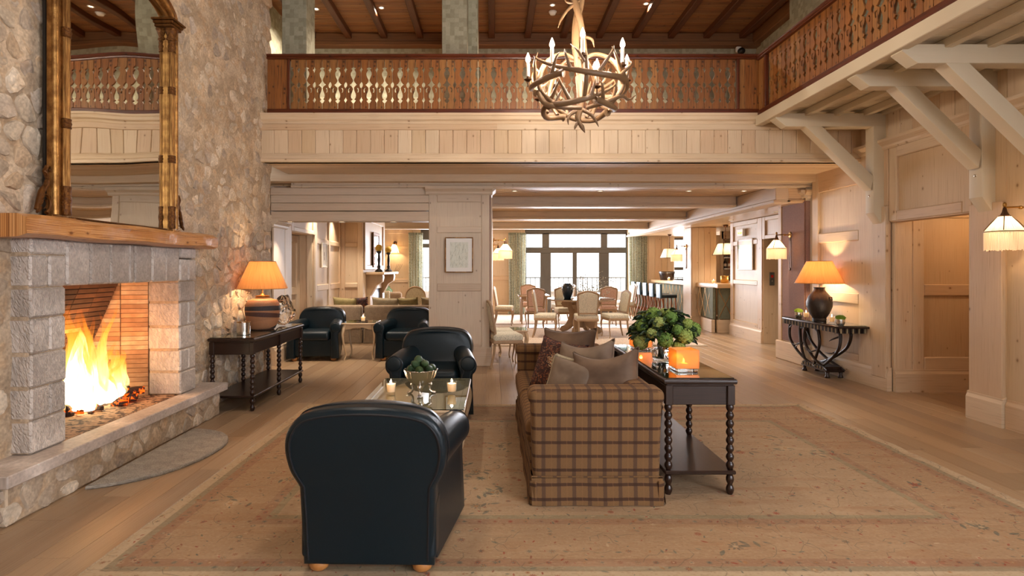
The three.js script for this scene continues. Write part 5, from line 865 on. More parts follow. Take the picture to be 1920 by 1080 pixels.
// ---------------------------------------------------------------- gilt overmantel mirror
{
  const t = thing('gilt_mirror', 'tall gilt-framed mirror with an arched top and slender columns standing on the mantel', 'mirror', [-2.96, 1.826, -4.49], PI / 2);  // local x = depth - 4.49 (reversed below), local z = world x
  const hw = 0.62, H = 1.87, rise = 0.17;
  const arch = (w, h, rs) => { const s = new THREE.Shape(); s.moveTo(-w, 0); s.lineTo(-w, h); for (let i = 0; i <= 24; i++) { const a = PI - i / 24 * PI; s.lineTo(Math.cos(a) * w, h + Math.sin(a) * rs); } s.lineTo(w, 0); s.lineTo(-w, 0); return s; };
  const gl = grid(24, 40, (u, v) => { const x = (u - 0.5) * 2 * (hw + 0.03), top = H + rise * Math.sqrt(Math.max(0, 1 - (x / (hw + 0.04)) ** 2)); const y = 0.02 + v * top; return [x, y, 0.004 + 0.0006 * Math.sin(x * 7 + 1) * Math.sin(y * 4.2) + 0.0005 * Math.sin(y * 9)]; });
  part('mirror_glass', gl, M.mirror, t);
  const back = arch(hw + 0.12, H, rise + 0.08); part('backboard', at(ext(back, 0.02, 0), [0, 0.0, -0.03]), M.black, t);
  const ring = arch(hw + 0.115, H, rise + 0.08); ring.holes.push(new THREE.Path(arch(hw - 0.005, H, rise).getPoints().map((p) => V2(p.x, p.y + 0.0)).reverse()));
  part('frame', at(ext(ring, 0.03, 0.006, { bs: 3 }), [0, 0, 0.0]), M.gold, t);
  for (const s of [-1, 1]) {
    const col = [[0.026, 0.03], [0.026, H - 0.16]]; const shaft = grid(48, 12, (u, v) => { const a = u * 2 * PI, q = 0.025 * (1 + 0.07 * Math.cos(a * 8)); return [Math.cos(a) * q, 0.03 + v * (H - 0.2), -Math.sin(a) * q]; });
    part('outer_moulding', tube([[s * (hw + 0.095), 0.03, 0.03, 0.026], [s * (hw + 0.095), H * 0.5, 0.03, 0.026], [s * (hw + 0.095), H - 0.02, 0.03, 0.026]], { seg: 4, rad: 12 }), M.gold, t);
    part('column', at(smooth(shaft, 0.8), [s * (hw + 0.015), 0, 0.045]), M.gold, t);
    for (const [y, h] of [[0.03, 0.2], [0.62, 0.07], [1.24, 0.07], [H - 0.25, 0.10]]) part('carved_band', at(lathe([[0.026, 0], [0.034, 0.004], [0.031, h * 0.3], [0.036, h * 0.5], [0.031, h * 0.7], [0.034, h - 0.004], [0.026, h]], 20), [s * (hw + 0.015), y, 0.045]), M.goldDark, t);
    part('capital', [at(lathe([[0.03, 0], [0.045, 0.015], [0.035, 0.04], [0.05, 0.09], [0.06, 0.11], [0.03, 0.115]], 20), [s * (hw + 0.015), H - 0.15, 0.04]), at(cbox(0.16, 0.03, 0.11, 0.008), [s * (hw + 0.03), H - 0.02, 0.03]), at(cbox(0.19, 0.03, 0.13, 0.01), [s * (hw + 0.035), H + 0.01, 0.03]), at(cbox(0.22, 0.022, 0.15, 0.008), [s * (hw + 0.04), H + 0.035, 0.03])], M.goldDark, t);
    part('plinth', [at(cbox(0.13, 0.03, 0.11, 0.012), [s * (hw + 0.03), 0.0, 0.035]), at(cbox(0.24, 0.02, 0.09, 0.009), [s * (hw + 0.13), -0.004, 0.02])], M.gold, t);
    const sc = [], c = [s * (hw + 0.175), 0.10]; for (let i = 0; i <= 30; i++) { const a = i / 30 * PI * 3.4, q = 0.012 + 0.052 * (1 - i / 30); sc.push([c[0] - s * Math.cos(a - 1.2) * q, c[1] + Math.sin(a - 1.2) * q * 1.1, 0.02, 0.014 * (1 - i / 45)]); }
    const up = [[s * (hw + 0.23), 0.05, 0.02, 0.016], [s * (hw + 0.19), 0.17, 0.02, 0.02], [s * (hw + 0.145), 0.24, 0.025, 0.018], [s * (hw + 0.17), 0.31, 0.025, 0.016], [s * (hw + 0.145), 0.345, 0.025, 0.014], [s * (hw + 0.125), 0.31, 0.025, 0.01]];
    const lv = []; for (let i = 0; i < 6; i++) lv.push(at(ball(0.022, [0.6, 1.5, 0.5], 8), [s * (hw + 0.225 - i * 0.014), 0.05 + i * 0.045, 0.03], [0, 0, s * (0.7 - i * 0.1)]));
    part('scroll', [tube(sc, { seg: 50, rad: 7 }), tube(up, { seg: 30, rad: 7 }), ...lv], M.goldDark, t);
  }
  const am = []; for (let i = 0; i <= 24; i++) { const a = PI - i / 24 * PI; am.push([Math.cos(a) * (hw + 0.035), H + 0.03 + Math.sin(a) * (rise + 0.03), 0.04, 0.036]); }
  part('arch_moulding', tube(am, { seg: 60, rad: 10 }), M.gold, t);
  const bd = []; for (let i = 0; i <= 24; i++) { const a = PI - i / 24 * PI; bd.push([Math.cos(a) * (hw + 0.085), H + 0.04 + Math.sin(a) * (rise + 0.085), 0.05, 0.016]); } part('arch_beading', tube(bd, { seg: 60, rad: 6 }), M.goldDark, t);
  const beads = []; for (let i = 0; i < 66; i++) beads.push(at(ball(0.0085, [1, 1, 1], 6), [-hw + 0.04 + i * 0.0178, 0.018, 0.03])); part('bead_row', beads, M.goldDark, t);
  part('bottom_rail', at(cbox(2 * hw, 0.02, 0.05, 0.006), [0, 0.0, 0.02]), M.gold, t);
}
// ---------------------------------------------------------------- the fire
{
  const t = thing('fire', 'bright log fire burning on an ember bed in the firebox', 'fire', [-3.42, 0.318, -4.85]), r = rng(90);
  const grad = (stops) => canvasTex(64, 256, (g, w, h) => { const q = g.createLinearGradient(0, h, 0, 0); stops.forEach(([s, c]) => q.addColorStop(s, c)); g.fillStyle = q; g.fillRect(0, 0, w, h); }, 1, 1);
  const core = std({ color: C(0), emissive: C(0xffffff), emissiveMap: grad([[0, '#ffe6a8'], [0.25, '#fffaf0'], [0.7, '#fff0b8'], [1, '#ffb840']]), emissiveIntensity: 9, transparent: true, opacity: 1, alphaMap: dataTex(256, 256, (u, v) => gray(1 - sstep(0.5, 0.98, v + 0.25 * (fbm(u, v, 8, 4, 3, 5) - 0.5))), false, 1, 1) });
  const outer = std({ color: C(0), emissive: C(0xffffff), emissiveMap: grad([[0, '#ffdc90'], [0.3, '#ffdf8c'], [0.65, '#ffa030'], [1, '#e06410']]), emissiveIntensity: 1.7, transparent: true, opacity: 0.7, alphaMap: dataTex(256, 256, (u, v) => { const s = fbm(u, v, 9, 3, 4, 7), q = fbm(u, v, 22, 5, 3, 12); return gray(clamp((0.55 * s + 0.45 * q - 0.26) * 3.2) * (1 - sstep(0.45, 1.0, v)) * sstep(0.0, 0.08, v)); }, false, 1, 1), side: THREE.DoubleSide });
  const flame = (h, w, seed, lean) => { const q = rng(seed), p1 = q() * 6, p2 = q() * 6; const g = grid(14, 26, (u, v) => { const a = u * 2 * PI, pr = w * Math.pow(1 - v, 0.75) * (0.55 + 0.75 * Math.sin(Math.min(1, v * 2.6 + 0.35) * PI * 0.5)) * (1 + 0.22 * Math.sin(v * 11 + p1 + a)), sw = Math.sin(v * 5 + p1) * 0.05 * v + lean * v * v + Math.sin(v * 13 + p2) * 0.012 * v; return [Math.cos(a) * pr + sw, v * h, -Math.sin(a) * pr * 0.7 + Math.cos(v * 4 + p2) * 0.03 * v, u, v * 0.98 + 0.01]; }); return smooth(g, 2); };
  const F = [[0.03, 0.22, 0.80, 0.10, 1, -0.03], [-0.06, 0.16, 0.66, 0.08, 2, 0.05], [0.10, 0.28, 0.70, 0.07, 3, -0.05], [-0.02, 0.05, 0.62, 0.08, 4, 0.03], [0.08, 0.10, 0.50, 0.07, 5, 0.04], [0.0, -0.02, 0.44, 0.07, 6, -0.02], [0.09, -0.10, 0.36, 0.06, 7, 0.03], [-0.03, -0.16, 0.30, 0.06, 8, 0.02], [0.06, -0.22, 0.22, 0.05, 9, -0.03], [0.12, 0.02, 0.34, 0.05, 10, 0.02]];
  for (const [x, z, h, w, s, l] of F) { const g = new THREE.Group(); g.name = 'flame'; g.position.set(x, 0.03, z); g.rotation.y = s; t.add(g); part('flame_core', flame(h * 0.82, w * 1.15, s, l * 0.7), core, g); part('flame_edge', flame(h * 1.05, w * 1.3, s, l), outer, g); part('flame_edge', flame(h * 1.12, w * 0.8, s + 50, l * 1.4), outer, g); }
  for (let i = 0; i < 18; i++) { const m = part('flame_tongue', flame(rr(0.4, 0.85, r) * (i < 8 ? 1 : 0.5), rr(0.03, 0.055, r), 30 + i, rr(-0.08, 0.08, r)), outer, t); m.position.set(rr(-0.1, 0.16, r), 0.12, i < 8 ? rr(0.0, 0.3, r) : rr(-0.25, 0, r)); }
  const ember = std({ color: C(0x2a140a), emissive: C(0xff7a20), emissiveIntensity: 2.2, emissiveMap: dataTex(128, 128, (u, v) => { const q = sstep(0.45, 0.72, fbm(u, v, 12, 12, 4, 5)); return [255 * q, 190 * q, 110 * q]; }, true, 0.3, 0.3), roughness: 0.9 });
  for (let i = 0; i < 26; i++) { const [g] = stoneGeo([[-0.05, -0.035], [0.05, -0.03], [0.045, 0.04], [-0.04, 0.035]], 0.035, r, 1, 0.01); const m = part('ember', g, ember, t); m.position.set(rr(-0.16, 0.24, r), rr(0.0, 0.03, r), rr(-0.36, 0.36, r)); m.rotation.set(-PI / 2 + rr(-0.4, 0.4, r), 0, r() * 6); m.scale.setScalar(rr(0.6, 1.2, r)); }
  const log = (x, z, a, len, q) => { const m = part('log', tube([[-len / 2, 0, 0, q * 0.9], [-len / 4, 0.01, 0.006, q], [0, -0.005, 0, q * 1.05], [len / 4, 0.008, -0.006, q], [len / 2, 0, 0, q * 0.92]], { seg: 14, rad: 10 }), ember, t); m.position.set(x, 0.07, z); m.rotation.set(0, a, 0.05); };
  log(0.06, 0.05, 1.4, 0.62, 0.045); log(-0.06, 0.0, 1.75, 0.55, 0.05); log(0.12, -0.12, 0.7, 0.4, 0.035);
  lamp(-3.36, 0.60, -4.86, 0xffac68, 1.6, 0.12); lamp(-3.44, 0.90, -4.78, 0xffb070, 1.2, 0.12);
}

// ---------------------------------------------------------------- antlers
function antler(main, tines, o = {}) {                               // main [x, y, z, r]...; tines: [[x, y, z, r]...]
  return join([tube(main, { seg: o.seg || 22, rad: o.rad || 9 }), ...tines.map((t) => tube(t, { seg: 10, rad: 7 }))]);
}
{ // ANTLER CHANDELIER
  const t = thing('antler_chandelier', 'large antler chandelier with candle bulbs hanging before the balcony', 'chandelier', [0.83, 2.9, -5.5]), r = rng(17);
  const A = (name, main, tines) => part(name, antler(main, tines), M.antler, t);
  // two rings of interlocked antlers, each with upturned tines
  const ringAntler = (n, R0, y, ph, lift, dirn) => {
    for (let i = 0; i < n; i++) {
      const a0 = ph + i * 2 * PI / n, span = 2 * PI / n * 1.28 * dirn, P = (f, dr, dy, q) => { const a = a0 + span * f; return [Math.cos(a) * (R0 + dr), y + dy, Math.sin(a) * (R0 + dr), q * 1.22]; };
      const main = [P(-0.02, 0.0, 0.0, 0.034), P(0.03, 0.0, 0.005, 0.026), P(0.3, 0.03, -0.03, 0.023), P(0.6, 0.02, 0.0, 0.021), P(0.86, 0.0, lift * 0.5, 0.016), P(1.02, 0.05, lift, 0.010), P(1.08, 0.07, lift * 1.35, 0.003)];
      const tn = (f, len, out, sw) => [P(f, 0.0, 0.0, 0.017), P(f + sw * 0.4, out * 0.5, len * 0.35, 0.014), P(f + sw * 0.8, out, len * 0.75, 0.009), P(f + sw, out * 0.8, len, 0.003)];
      A('antler', main, [tn(0.12, 0.17, 0.08, -0.13), tn(0.40, 0.24, 0.06, -0.14), tn(0.68, 0.2, 0.04, 0.06)]);
    }
  };
  ringAntler(4, 0.44, 0.36, 0.5, 0.16, 1);
  ringAntler(4, 0.32, 0.14, 1.2, 0.14, -1);
  // arching antlers from the ring up to the stem
  for (let i = 0; i < 5; i++) { const a = i * PI / 2.5 + 0.3, c = Math.cos(a), s = Math.sin(a); A('antler', [[c * 0.30, 0.15, s * 0.30, 0.02], [c * 0.42, 0.34, s * 0.42, 0.024], [c * 0.34, 0.56, s * 0.34, 0.023], [c * 0.16, 0.66, s * 0.16, 0.02], [c * 0.03, 0.62, s * 0.03, 0.016]], [[[c * 0.40, 0.44, s * 0.40, 0.015], [c * 0.44 - s * 0.08, 0.54, s * 0.44 + c * 0.08, 0.011], [c * 0.40 - s * 0.14, 0.62, s * 0.40 + c * 0.14, 0.003]]]); }
  // upright stem of bundled antlers
  A('antler', [[0.02, 0.40, 0.02, 0.03], [-0.03, 0.7, 0.02, 0.036], [-0.02, 1.0, 0, 0.038], [0.03, 1.25, -0.01, 0.036], [0.0, 1.6, 0, 0.03], [-0.03, 2.0, 0, 0.022]], [[[0.02, 1.2, 0.0, 0.02], [-0.10, 1.1, 0.05, 0.018], [-0.18, 0.98, 0.07, 0.012], [-0.21, 0.9, 0.08, 0.003]], [[0.02, 1.3, 0, 0.02], [0.12, 1.22, 0.04, 0.016], [0.17, 1.36, 0.06, 0.011], [0.19, 1.46, 0.06, 0.003]]]);
  A('antler', [[0.05, 0.42, -0.03, 0.03], [0.05, 0.75, -0.02, 0.034], [0.0, 1.02, 0.03, 0.034], [-0.06, 1.22, 0.03, 0.03], [-0.12, 1.4, 0.04, 0.02], [-0.10, 1.55, 0.05, 0.010]], [[[0.04, 0.85, 0, 0.018], [0.12, 0.80, 0.05, 0.013], [0.14, 0.72, 0.06, 0.003]], [[-0.03, 1.15, 0.03, 0.016], [-0.13, 1.16, 0.06, 0.008], [-0.15, 1.20, 0.06, 0.003]]]);
  A('antler', [[0.02, 1.5, -0.05, 0.03], [0.12, 1.62, 0.02, 0.028], [0.28, 1.60, 0.08, 0.022], [0.38, 1.45, 0.10, 0.014], [0.42, 1.34, 0.11, 0.004]], [[[0.05, 1.55, -0.05, 0.02], [0.2, 1.40, -0.06, 0.015], [0.28, 1.25, -0.08, 0.004]]]);
  A('antler', [[-0.02, 1.52, 0.04, 0.03], [-0.16, 1.62, 0.06, 0.026], [-0.34, 1.58, 0.08, 0.02], [-0.42, 1.48, 0.09, 0.012], [-0.46, 1.4, 0.09, 0.003]], [[[-0.14, 1.62, 0.05, 0.016], [-0.24, 1.5, 0.02, 0.012], [-0.30, 1.4, 0.0, 0.003]]]);
  // pendant antler below the hub
  A('antler', [[0.0, 0.45, 0.02, 0.036], [0.0, 0.28, 0.06, 0.03], [0.0, 0.12, 0.08, 0.034], [-0.02, 0.02, 0.09, 0.03], [0.02, -0.06, 0.10, 0.022], [0.045, -0.11, 0.10, 0.004]], [[[0.0, 0.12, 0.08, 0.024], [-0.10, 0.06, 0.10, 0.019], [-0.12, 0.0, 0.12, 0.010], [-0.115, -0.04, 0.12, 0.003]], [[0.01, 0.12, 0.08, 0.022], [0.10, 0.06, 0.11, 0.018], [0.15, -0.02, 0.13, 0.011], [0.17, -0.06, 0.13, 0.003]], [[-0.02, 0.0, 0.09, 0.018], [-0.05, -0.06, 0.1, 0.012], [-0.055, -0.08, 0.1, 0.003]]]);
  A('antler', [[-0.40, 0.28, 0.10, 0.03], [-0.34, 0.14, 0.2, 0.026], [-0.2, 0.10, 0.22, 0.022], [0, 0.11, 0.16, 0.02]], [[[-0.26, 0.12, 0.22, 0.016], [-0.2, 0.24, 0.24, 0.011], [-0.16, 0.32, 0.25, 0.003]]]);
  A('antler', [[0.05, 0.11, 0.16, 0.02], [0.22, 0.15, 0.2, 0.022], [0.38, 0.22, 0.16, 0.02], [0.46, 0.2, 0.12, 0.014], [0.53, 0.25, 0.10, 0.004]], [[[0.2, 0.14, 0.2, 0.016], [0.12, 0.22, 0.22, 0.010], [0.08, 0.28, 0.22, 0.003]]]);
  // candles: on the upper ring and lower ring
  const spots = [[-0.50, 0.37, 0.12], [-0.29, 0.44, 0.30], [-0.02, 0.50, 0.38], [0.37, 0.46, 0.25], [0.47, 0.40, 0.0], [0.12, 0.24, 0.32], [-0.38, 0.26, -0.14], [0.22, 0.46, -0.36], [-0.2, 0.46, -0.38]];
  for (const [x, y, z] of spots) {
    const holder = part('drip_cup', [lathe([[0, 0], [0.012, 0.0], [0.03, 0.012], [0.04, 0.02], [0.03, 0.021], [0.012, 0.02], [0.014, 0.045], [0.008, 0.05], [0, 0.05]], 14), at(lathe([[0, -0.05], [0.006, -0.05], [0.006, 0]], 8))].map((g) => at(g, [x, y, z])), M.bronze, t);
    part('candle_tube', at(lathe([[0, 0], [0.0175, 0], [0.0175, 0.125], [0, 0.125]], 14), [x, y + 0.05, z]), M.ivory, holder);
    part('candle_bulb', at(lathe([[0, 0], [0.012, 0.004], [0.025, 0.03], [0.023, 0.05], [0.012, 0.08], [0.003, 0.102], [0, 0.103]], 12), [x, y + 0.175, z]), M.bulb, holder);
    lamp(0.83 + x, 2.9 + y + 0.21, -5.5 + z, 0xffeedc, 1.35, 0.018);
  }
  part('chain', tube([[-0.03, 1.95, 0, 0.012], [0, 2.5, 0, 0.01], [0, 3.02, 0, 0.012]], { seg: 20, rad: 6 }), M.bronze, t);
}
{ // ANTLER CONSOLE
  const t = thing('antler_console', 'console table carried on dark antlers, its apron edged with antler slices, against the pine wall', 'console table', [4.62, 0, -7.98]);
  // top: front edge at local x = -0.21, back at +0.19, z from -0.78 (far) to +0.78 (near)
  part('table_top', ext(poly([[0.19, -0.78], [-0.15, -0.74], [-0.20, -0.66], [-0.20, 0.68], [-0.15, 0.75], [0.19, 0.78]].map(([x, y]) => [x, -y])), 0.014, 0.006, { grain: 'y' }).rotateX(-PI / 2).translate(0, 0.726, 0), M.darkWood, t);
  part('glass_sheet', at(cbox(0.36, 0.005, 1.48, 0.001), [0.005, 0.753, 0]), M.tableGlass, t);
  part('under_frame', [at(cbox(0.02, 0.05, 1.36, 0.003, 'z'), [-0.16, 0.69, 0]), at(cbox(0.3, 0.05, 0.02, 0.003), [0, 0.69, 0.7]), at(cbox(0.3, 0.05, 0.02, 0.003), [0, 0.69, -0.7]), at(cbox(0.36, 0.012, 1.46, 0.003, 'z'), [0, 0.722, 0])], M.darkWood, t);
  const slice = at(lathe([[0, 0], [0.010, 0], [0.012, 0.004], [0.012, 0.058], [0.009, 0.062], [0, 0.062]], 8), [0, -0.031, 0]), r = rng(5);
  for (let i = 0; i < 50; i++) part('antler_slice', slice, i % 3 ? M.antlerDark : M.tip, t).position.set(-0.175, 0.685, -0.66 + i * 0.0272);
  for (const s of [-1, 1]) for (let i = 0; i < 13; i++) part('antler_slice', slice, i % 3 ? M.antlerDark : M.tip, t).position.set(-0.155 + i * 0.0255, 0.685, s * 0.722);
  part('plinth', [at(cbox(0.26, 0.03, 0.62, 0.006, 'z'), [0.02, 0.095, 0]), at(cbox(0.23, 0.045, 0.56, 0.006, 'z'), [0.02, 0.125, 0])], M.darkWood, t);
  for (let i = 0; i < 18; i++) part('antler_slice', at(slice, [0, 0, 0], null, [1, 0.6, 1]), i % 2 ? M.antlerDark : M.tip, t).position.set(-0.105, 0.125, -0.27 + i * 0.0318);
  for (const [x, z] of [[-0.07, 0.28], [-0.07, -0.28], [0.11, 0.28], [0.11, -0.28]]) part('claw_foot', lathe([[0, 0], [0.035, 0.0], [0.03, 0.02], [0.018, 0.045], [0.026, 0.08], [0, 0.082]], 12), M.darkWood, t).position.set(x, 0, z);
  const L = (z0, z1, zm, x0, x1, tines) => part('antler_leg', antler([[x0, 0.665, z1, 0.022], [x0 + 0.0, 0.60, z1 + (z1 > z0 ? 0.02 : -0.02), 0.022], [x1, 0.45, zm, 0.021], [x1, 0.30, lerp(zm, z0, 0.35), 0.019], [x1 + 0.01, 0.20, lerp(zm, z0, 0.72), 0.018], [x1 + 0.03, 0.145, z0, 0.016], [x1 + 0.0, 0.12, z0 + (z0 - zm) * 0.3, 0.005]], tines, { seg: 30 }), M.antlerDark, t);
  L(0.18, 0.60, 0.62, -0.10, -0.12, [[[-0.12, 0.40, 0.58, 0.014], [-0.15, 0.36, 0.46, 0.009], [-0.15, 0.36, 0.36, 0.003]], [[-0.1, 0.6, 0.6, 0.014], [-0.14, 0.55, 0.5, 0.009], [-0.15, 0.52, 0.45, 0.003]], [[-0.1, 0.64, 0.6, 0.016], [-0.08, 0.65, 0.45, 0.013], [-0.06, 0.67, 0.3, 0.006]]]);
  L(0.0, 0.14, 0.18, -0.12, -0.12, [[[-0.12, 0.36, 0.13, 0.014], [-0.15, 0.32, 0.0, 0.011], [-0.16, 0.34, -0.12, 0.003]], [[-0.12, 0.6, 0.16, 0.016], [-0.1, 0.64, 0.05, 0.012], [-0.08, 0.67, -0.1, 0.006]]]);
  L(0.26, -0.13, -0.16, -0.14, -0.14, [[[-0.13, 0.60, -0.13, 0.014], [-0.15, 0.54, -0.03, 0.009], [-0.16, 0.5, 0.03, 0.003]], [[-0.14, 0.36, -0.08, 0.012], [-0.15, 0.32, 0.02, 0.008], [-0.15, 0.30, 0.08, 0.003]]]);
  L(-0.18, -0.33, -0.30, -0.10, -0.12, [[[-0.1, 0.62, -0.33, 0.016], [-0.1, 0.62, -0.22, 0.016], [-0.1, 0.48, -0.2, 0.013], [-0.12, 0.38, -0.28, 0.012]], [[-0.12, 0.4, -0.31, 0.012], [-0.14, 0.36, -0.42, 0.008], [-0.14, 0.37, -0.48, 0.003]]]);
  L(-0.1, -0.62, -0.60, -0.10, -0.12, [[[-0.11, 0.60, -0.61, 0.014], [-0.14, 0.63, -0.52, 0.009], [-0.15, 0.65, -0.48, 0.003]], [[-0.12, 0.30, -0.45, 0.012], [-0.14, 0.34, -0.38, 0.008], [-0.14, 0.36, -0.34, 0.003]]]);
  L(-0.2, 0.5, 0.45, 0.10, 0.10, []); L(0.2, -0.5, -0.45, 0.10, 0.10, []);
}
{
  const t = thing('table_lamp', 'table lamp with a dark bronze urn base and wide amber shade on the antler console', 'lamp', [4.59, 0.757, -7.96]);
  part('lamp_base', smooth(flat(new THREE.LatheGeometry([[0, 0], [0.085, 0], [0.09, 0.015], [0.085, 0.035], [0.13, 0.11], [0.163, 0.2], [0.165, 0.26], [0.14, 0.34], [0.09, 0.40], [0.07, 0.43], [0.068, 0.455], [0.078, 0.47], [0, 0.47]].map(([r, y]) => V2(Math.max(r, 0.0001), y)), 44)), 0.7), std({ color: C(0x2c2420), metalness: 0.35, roughness: 0.42, bumpMap: T.leather, bumpScale: 0.003 }), t);
  part('ring_handle', [at(flat(new THREE.TorusGeometry(0.026, 0.006, 8, 24)), [0.09, 0.30, 0.13], [0, 0.6, 0]), at(ball(0.016, [1.6, 0.8, 1], 8), [0.085, 0.33, 0.125])], M.bronze, t);
  part('lamp_stem', lathe([[0, 0.47], [0.008, 0.47], [0.008, 0.7], [0, 0.7]], 10), M.steel, t);
  shadeLamp(t, 0.525, 0.835, 0.312, 0.16, 2.4);
}
for (const [x, z, l] of [[4.60, -8.52, 'small silvery cup of bright green moss at the far end of the antler console'], [4.50, -7.33, 'small silvery cup of bright green moss at the near end of the antler console']]) {
  const t = thing('moss_cup', l, 'plant', [x, 0.758, z], 0, 'moss cups on the antler console'), r = rng(3);
  part('cup', grid(24, 10, (u, v) => { const P = [[0.001, 0.0], [0.04, 0.0], [0.05, 0.03], [0.052, 0.075], [0.047, 0.075], [0.044, 0.03]], k = v * 5, i = Math.min(4, k | 0), q = lerp(P[i][0], P[i + 1][0], k - i) * (1 + 0.06 * Math.cos(u * 2 * PI * 8) * (i > 0 ? 1 : 0)), y = lerp(P[i][1], P[i + 1][1], k - i); return [Math.cos(u * 2 * PI) * q, y, -Math.sin(u * 2 * PI) * q]; }), M.silver, t);
  const l2 = [ball(0.05, [1.15, 0.6, 1.15], 12).translate(0, 0.085, 0)]; for (let i = 0; i < 260; i++) { const a = r() * 6.28, q = Math.sqrt(r()) * 0.062, y = 0.088 + 0.036 * Math.sqrt(Math.max(0, 1 - (q / 0.063) ** 2)); l2.push(at(flat(new THREE.ConeGeometry(0.004, 0.016, 4)), [Math.cos(a) * q, y, Math.sin(a) * q], [rr(-0.6, 0.6, r), 0, rr(-0.6, 0.6, r)])); }
  part('moss', l2, std({ color: C(0x7f9a2e), roughness: 0.9 }), t);
}
// ---------------------------------------------------------------- fringed wall lamps on swan arms
function fringedLamp(label, pos, turn, reach, power, drop = true) {     // local z out of the wall
  const t = thing('wall_lamp', label, 'wall lamp', pos, turn, 'fringed wall lamps');
  part('wall_plate', [at(ball(0.05, [0.8, 1.1, 0.3], 12), [0, 0.02, 0.01]), at(flat(new THREE.TorusGeometry(0.035, 0.008, 8, 24)), [0, 0.02, 0.018])], M.brass, t);
  if (drop) part('hanging_strap', [at(cbox(0.018, 0.50, 0.012, 0.004), [0.018, -0.26, 0.012], [0, 0, 0.02]), at(cbox(0.018, 0.50, 0.012, 0.004), [-0.018, -0.26, 0.012], [0, 0, -0.02]), at(ball(0.022, [1, 1.3, 0.6], 10), [0, -0.52, 0.014]), at(flat(new THREE.TorusGeometry(0.022, 0.005, 6, 18)), [0, -0.05, 0.02])], M.bronze, t);
  part('arm', [tube([[0, 0.02, 0.02, 0.010], [0, 0.025, reach * 0.5, 0.008], [0, 0.02, reach, 0.009]], { seg: 12, rad: 8 }), at(ball(0.018, [1, 1, 1], 10), [0, 0.022, reach * 0.45]), at(ball(0.016, [1, 1.6, 1], 10), [0, 0.045, reach]), at(ball(0.018, [1, 1, 1], 10), [0, 0.022, 0.05])], M.brass, t);
  const c = [0, 0, reach];
  part('gallery', [at(lathe([[0, 0.02], [0.012, 0.02], [0.02, -0.02], [0.035, -0.05], [0.035, -0.06], [0, -0.06]], 16), c), ...[0, 1, 2, 3].map((k) => { const a = k * PI / 2 + PI / 4; return tube([[Math.cos(a) * 0.034, -0.05, reach + Math.sin(a) * 0.034, 0.004], [Math.cos(a) * 0.09, -0.11, reach + Math.sin(a) * 0.09, 0.004], [Math.cos(a) * 0.142, -0.185, reach + Math.sin(a) * 0.142, 0.004]], { seg: 6, rad: 6 }); })], M.bronze, t);
  const shadePart = part('lamp_shade', at(smooth(grid(96, 4, (u, v) => { const q = lerp(0.046, 0.142, v) * (1 + 0.018 * Math.cos(u * 2 * PI * 48)); return [Math.cos(u * 2 * PI) * q, lerp(-0.06, -0.195, v), -Math.sin(u * 2 * PI) * q]; }), 0.4), c), M.creamShade, t);
  part('shade_ring', at(flat(new THREE.TorusGeometry(0.146, 0.005, 6, 40)), [0, -0.196, reach], [PI / 2, 0, 0]), M.bronze, shadePart);
  const st = []; const r = rng(8); for (let i = 0; i < 84; i++) { const a = i / 84 * 2 * PI, q = 0.144, h = rr(0.155, 0.17, r); st.push(at(cbox(0.0085, h, 0.003, 0.001), [Math.cos(a) * q, -0.2 - h / 2, reach + Math.sin(a) * q], [0, PI / 2 - a, rr(-0.02, 0.02, r)])); }
  const f = part('fringe', st, M.fringe, shadePart); f.userData.kind = 'stuff';
  part('bulb', at(ball(0.02, [1, 1.3, 1], 12), [0, -0.145, reach]), M.bulbSoft, t);
  const w = V3(0, -0.145, reach).applyAxisAngle(V3(0, 1, 0), turn); lamp(pos[0] + w.x, pos[1] + w.y, pos[2] + w.z, 0xffdcae, power, 0.03);
}
fringedLamp('fringed cream wall lamp nearest, on the pine panelling beside the passage', [4.855, 2.02, -5.08], -PI / 2, 0.26, 0.4);
fringedLamp('fringed cream wall lamp on the purple-brown painted pilaster above the antler console', [4.738, 2.0, -9.0], -PI / 2, 0.23, 0.4);
fringedLamp('fringed cream wall lamp on the dining side of the partition, nearer the pillar', [0.0, 2.05, -11.8], PI / 2, 0.25, 0.45, false);
fringedLamp('fringed cream wall lamp farther along the dining partition, half hidden by the pillar', [0.0, 2.05, -14.3], PI / 2, 0.12, 0.45, false);
fringedLamp('fringed cream wall lamp on the wooden post at the bar', [4.895, 2.02, -14.32], -PI / 2, 0.25, 0.5);
const partition = struct('wall_partition', [-0.12, 0, -11.9]); part('panel', at(cbox(0.2, 2.75, 5.6, 0.004, 'y'), [0, 1.37, 0]), M.pine[1], partition);
// ---------------------------------------------------------------- pictures
function picture(label, pos, turn, w, h, fw, art, frameMat = M.gold, mount = 0.07, glazed = true) {
  const t = thing('framed_picture', label, 'picture', pos, turn);
  part('frame', [at(cbox(w, fw, 0.025, 0.006, 'x'), [0, h / 2 - fw / 2, 0.0125]), at(cbox(w, fw, 0.025, 0.006, 'x'), [0, -h / 2 + fw / 2, 0.0125]), at(cbox(fw, h - 2 * fw, 0.025, 0.006, 'y'), [w / 2 - fw / 2, 0, 0.0125]), at(cbox(fw, h - 2 * fw, 0.025, 0.006, 'y'), [-w / 2 + fw / 2, 0, 0.0125])], frameMat, t);
  part('mount', at(cbox(w - 2 * fw, h - 2 * fw, 0.006, 0.001), [0, 0, 0.004]), M.white, t);
  if (art) part('print', grid(1, 1, (u, v) => [(u - 0.5) * (w - 2 * fw - 2 * mount), (v - 0.5) * (h - 2 * fw - 2 * mount), 0.009]), art, t);
  if (glazed) part('pane', at(cbox(w - 2 * fw, h - 2 * fw, 0.003, 0.0005), [0, 0, 0.014]), M.pictureGlass, t);
}
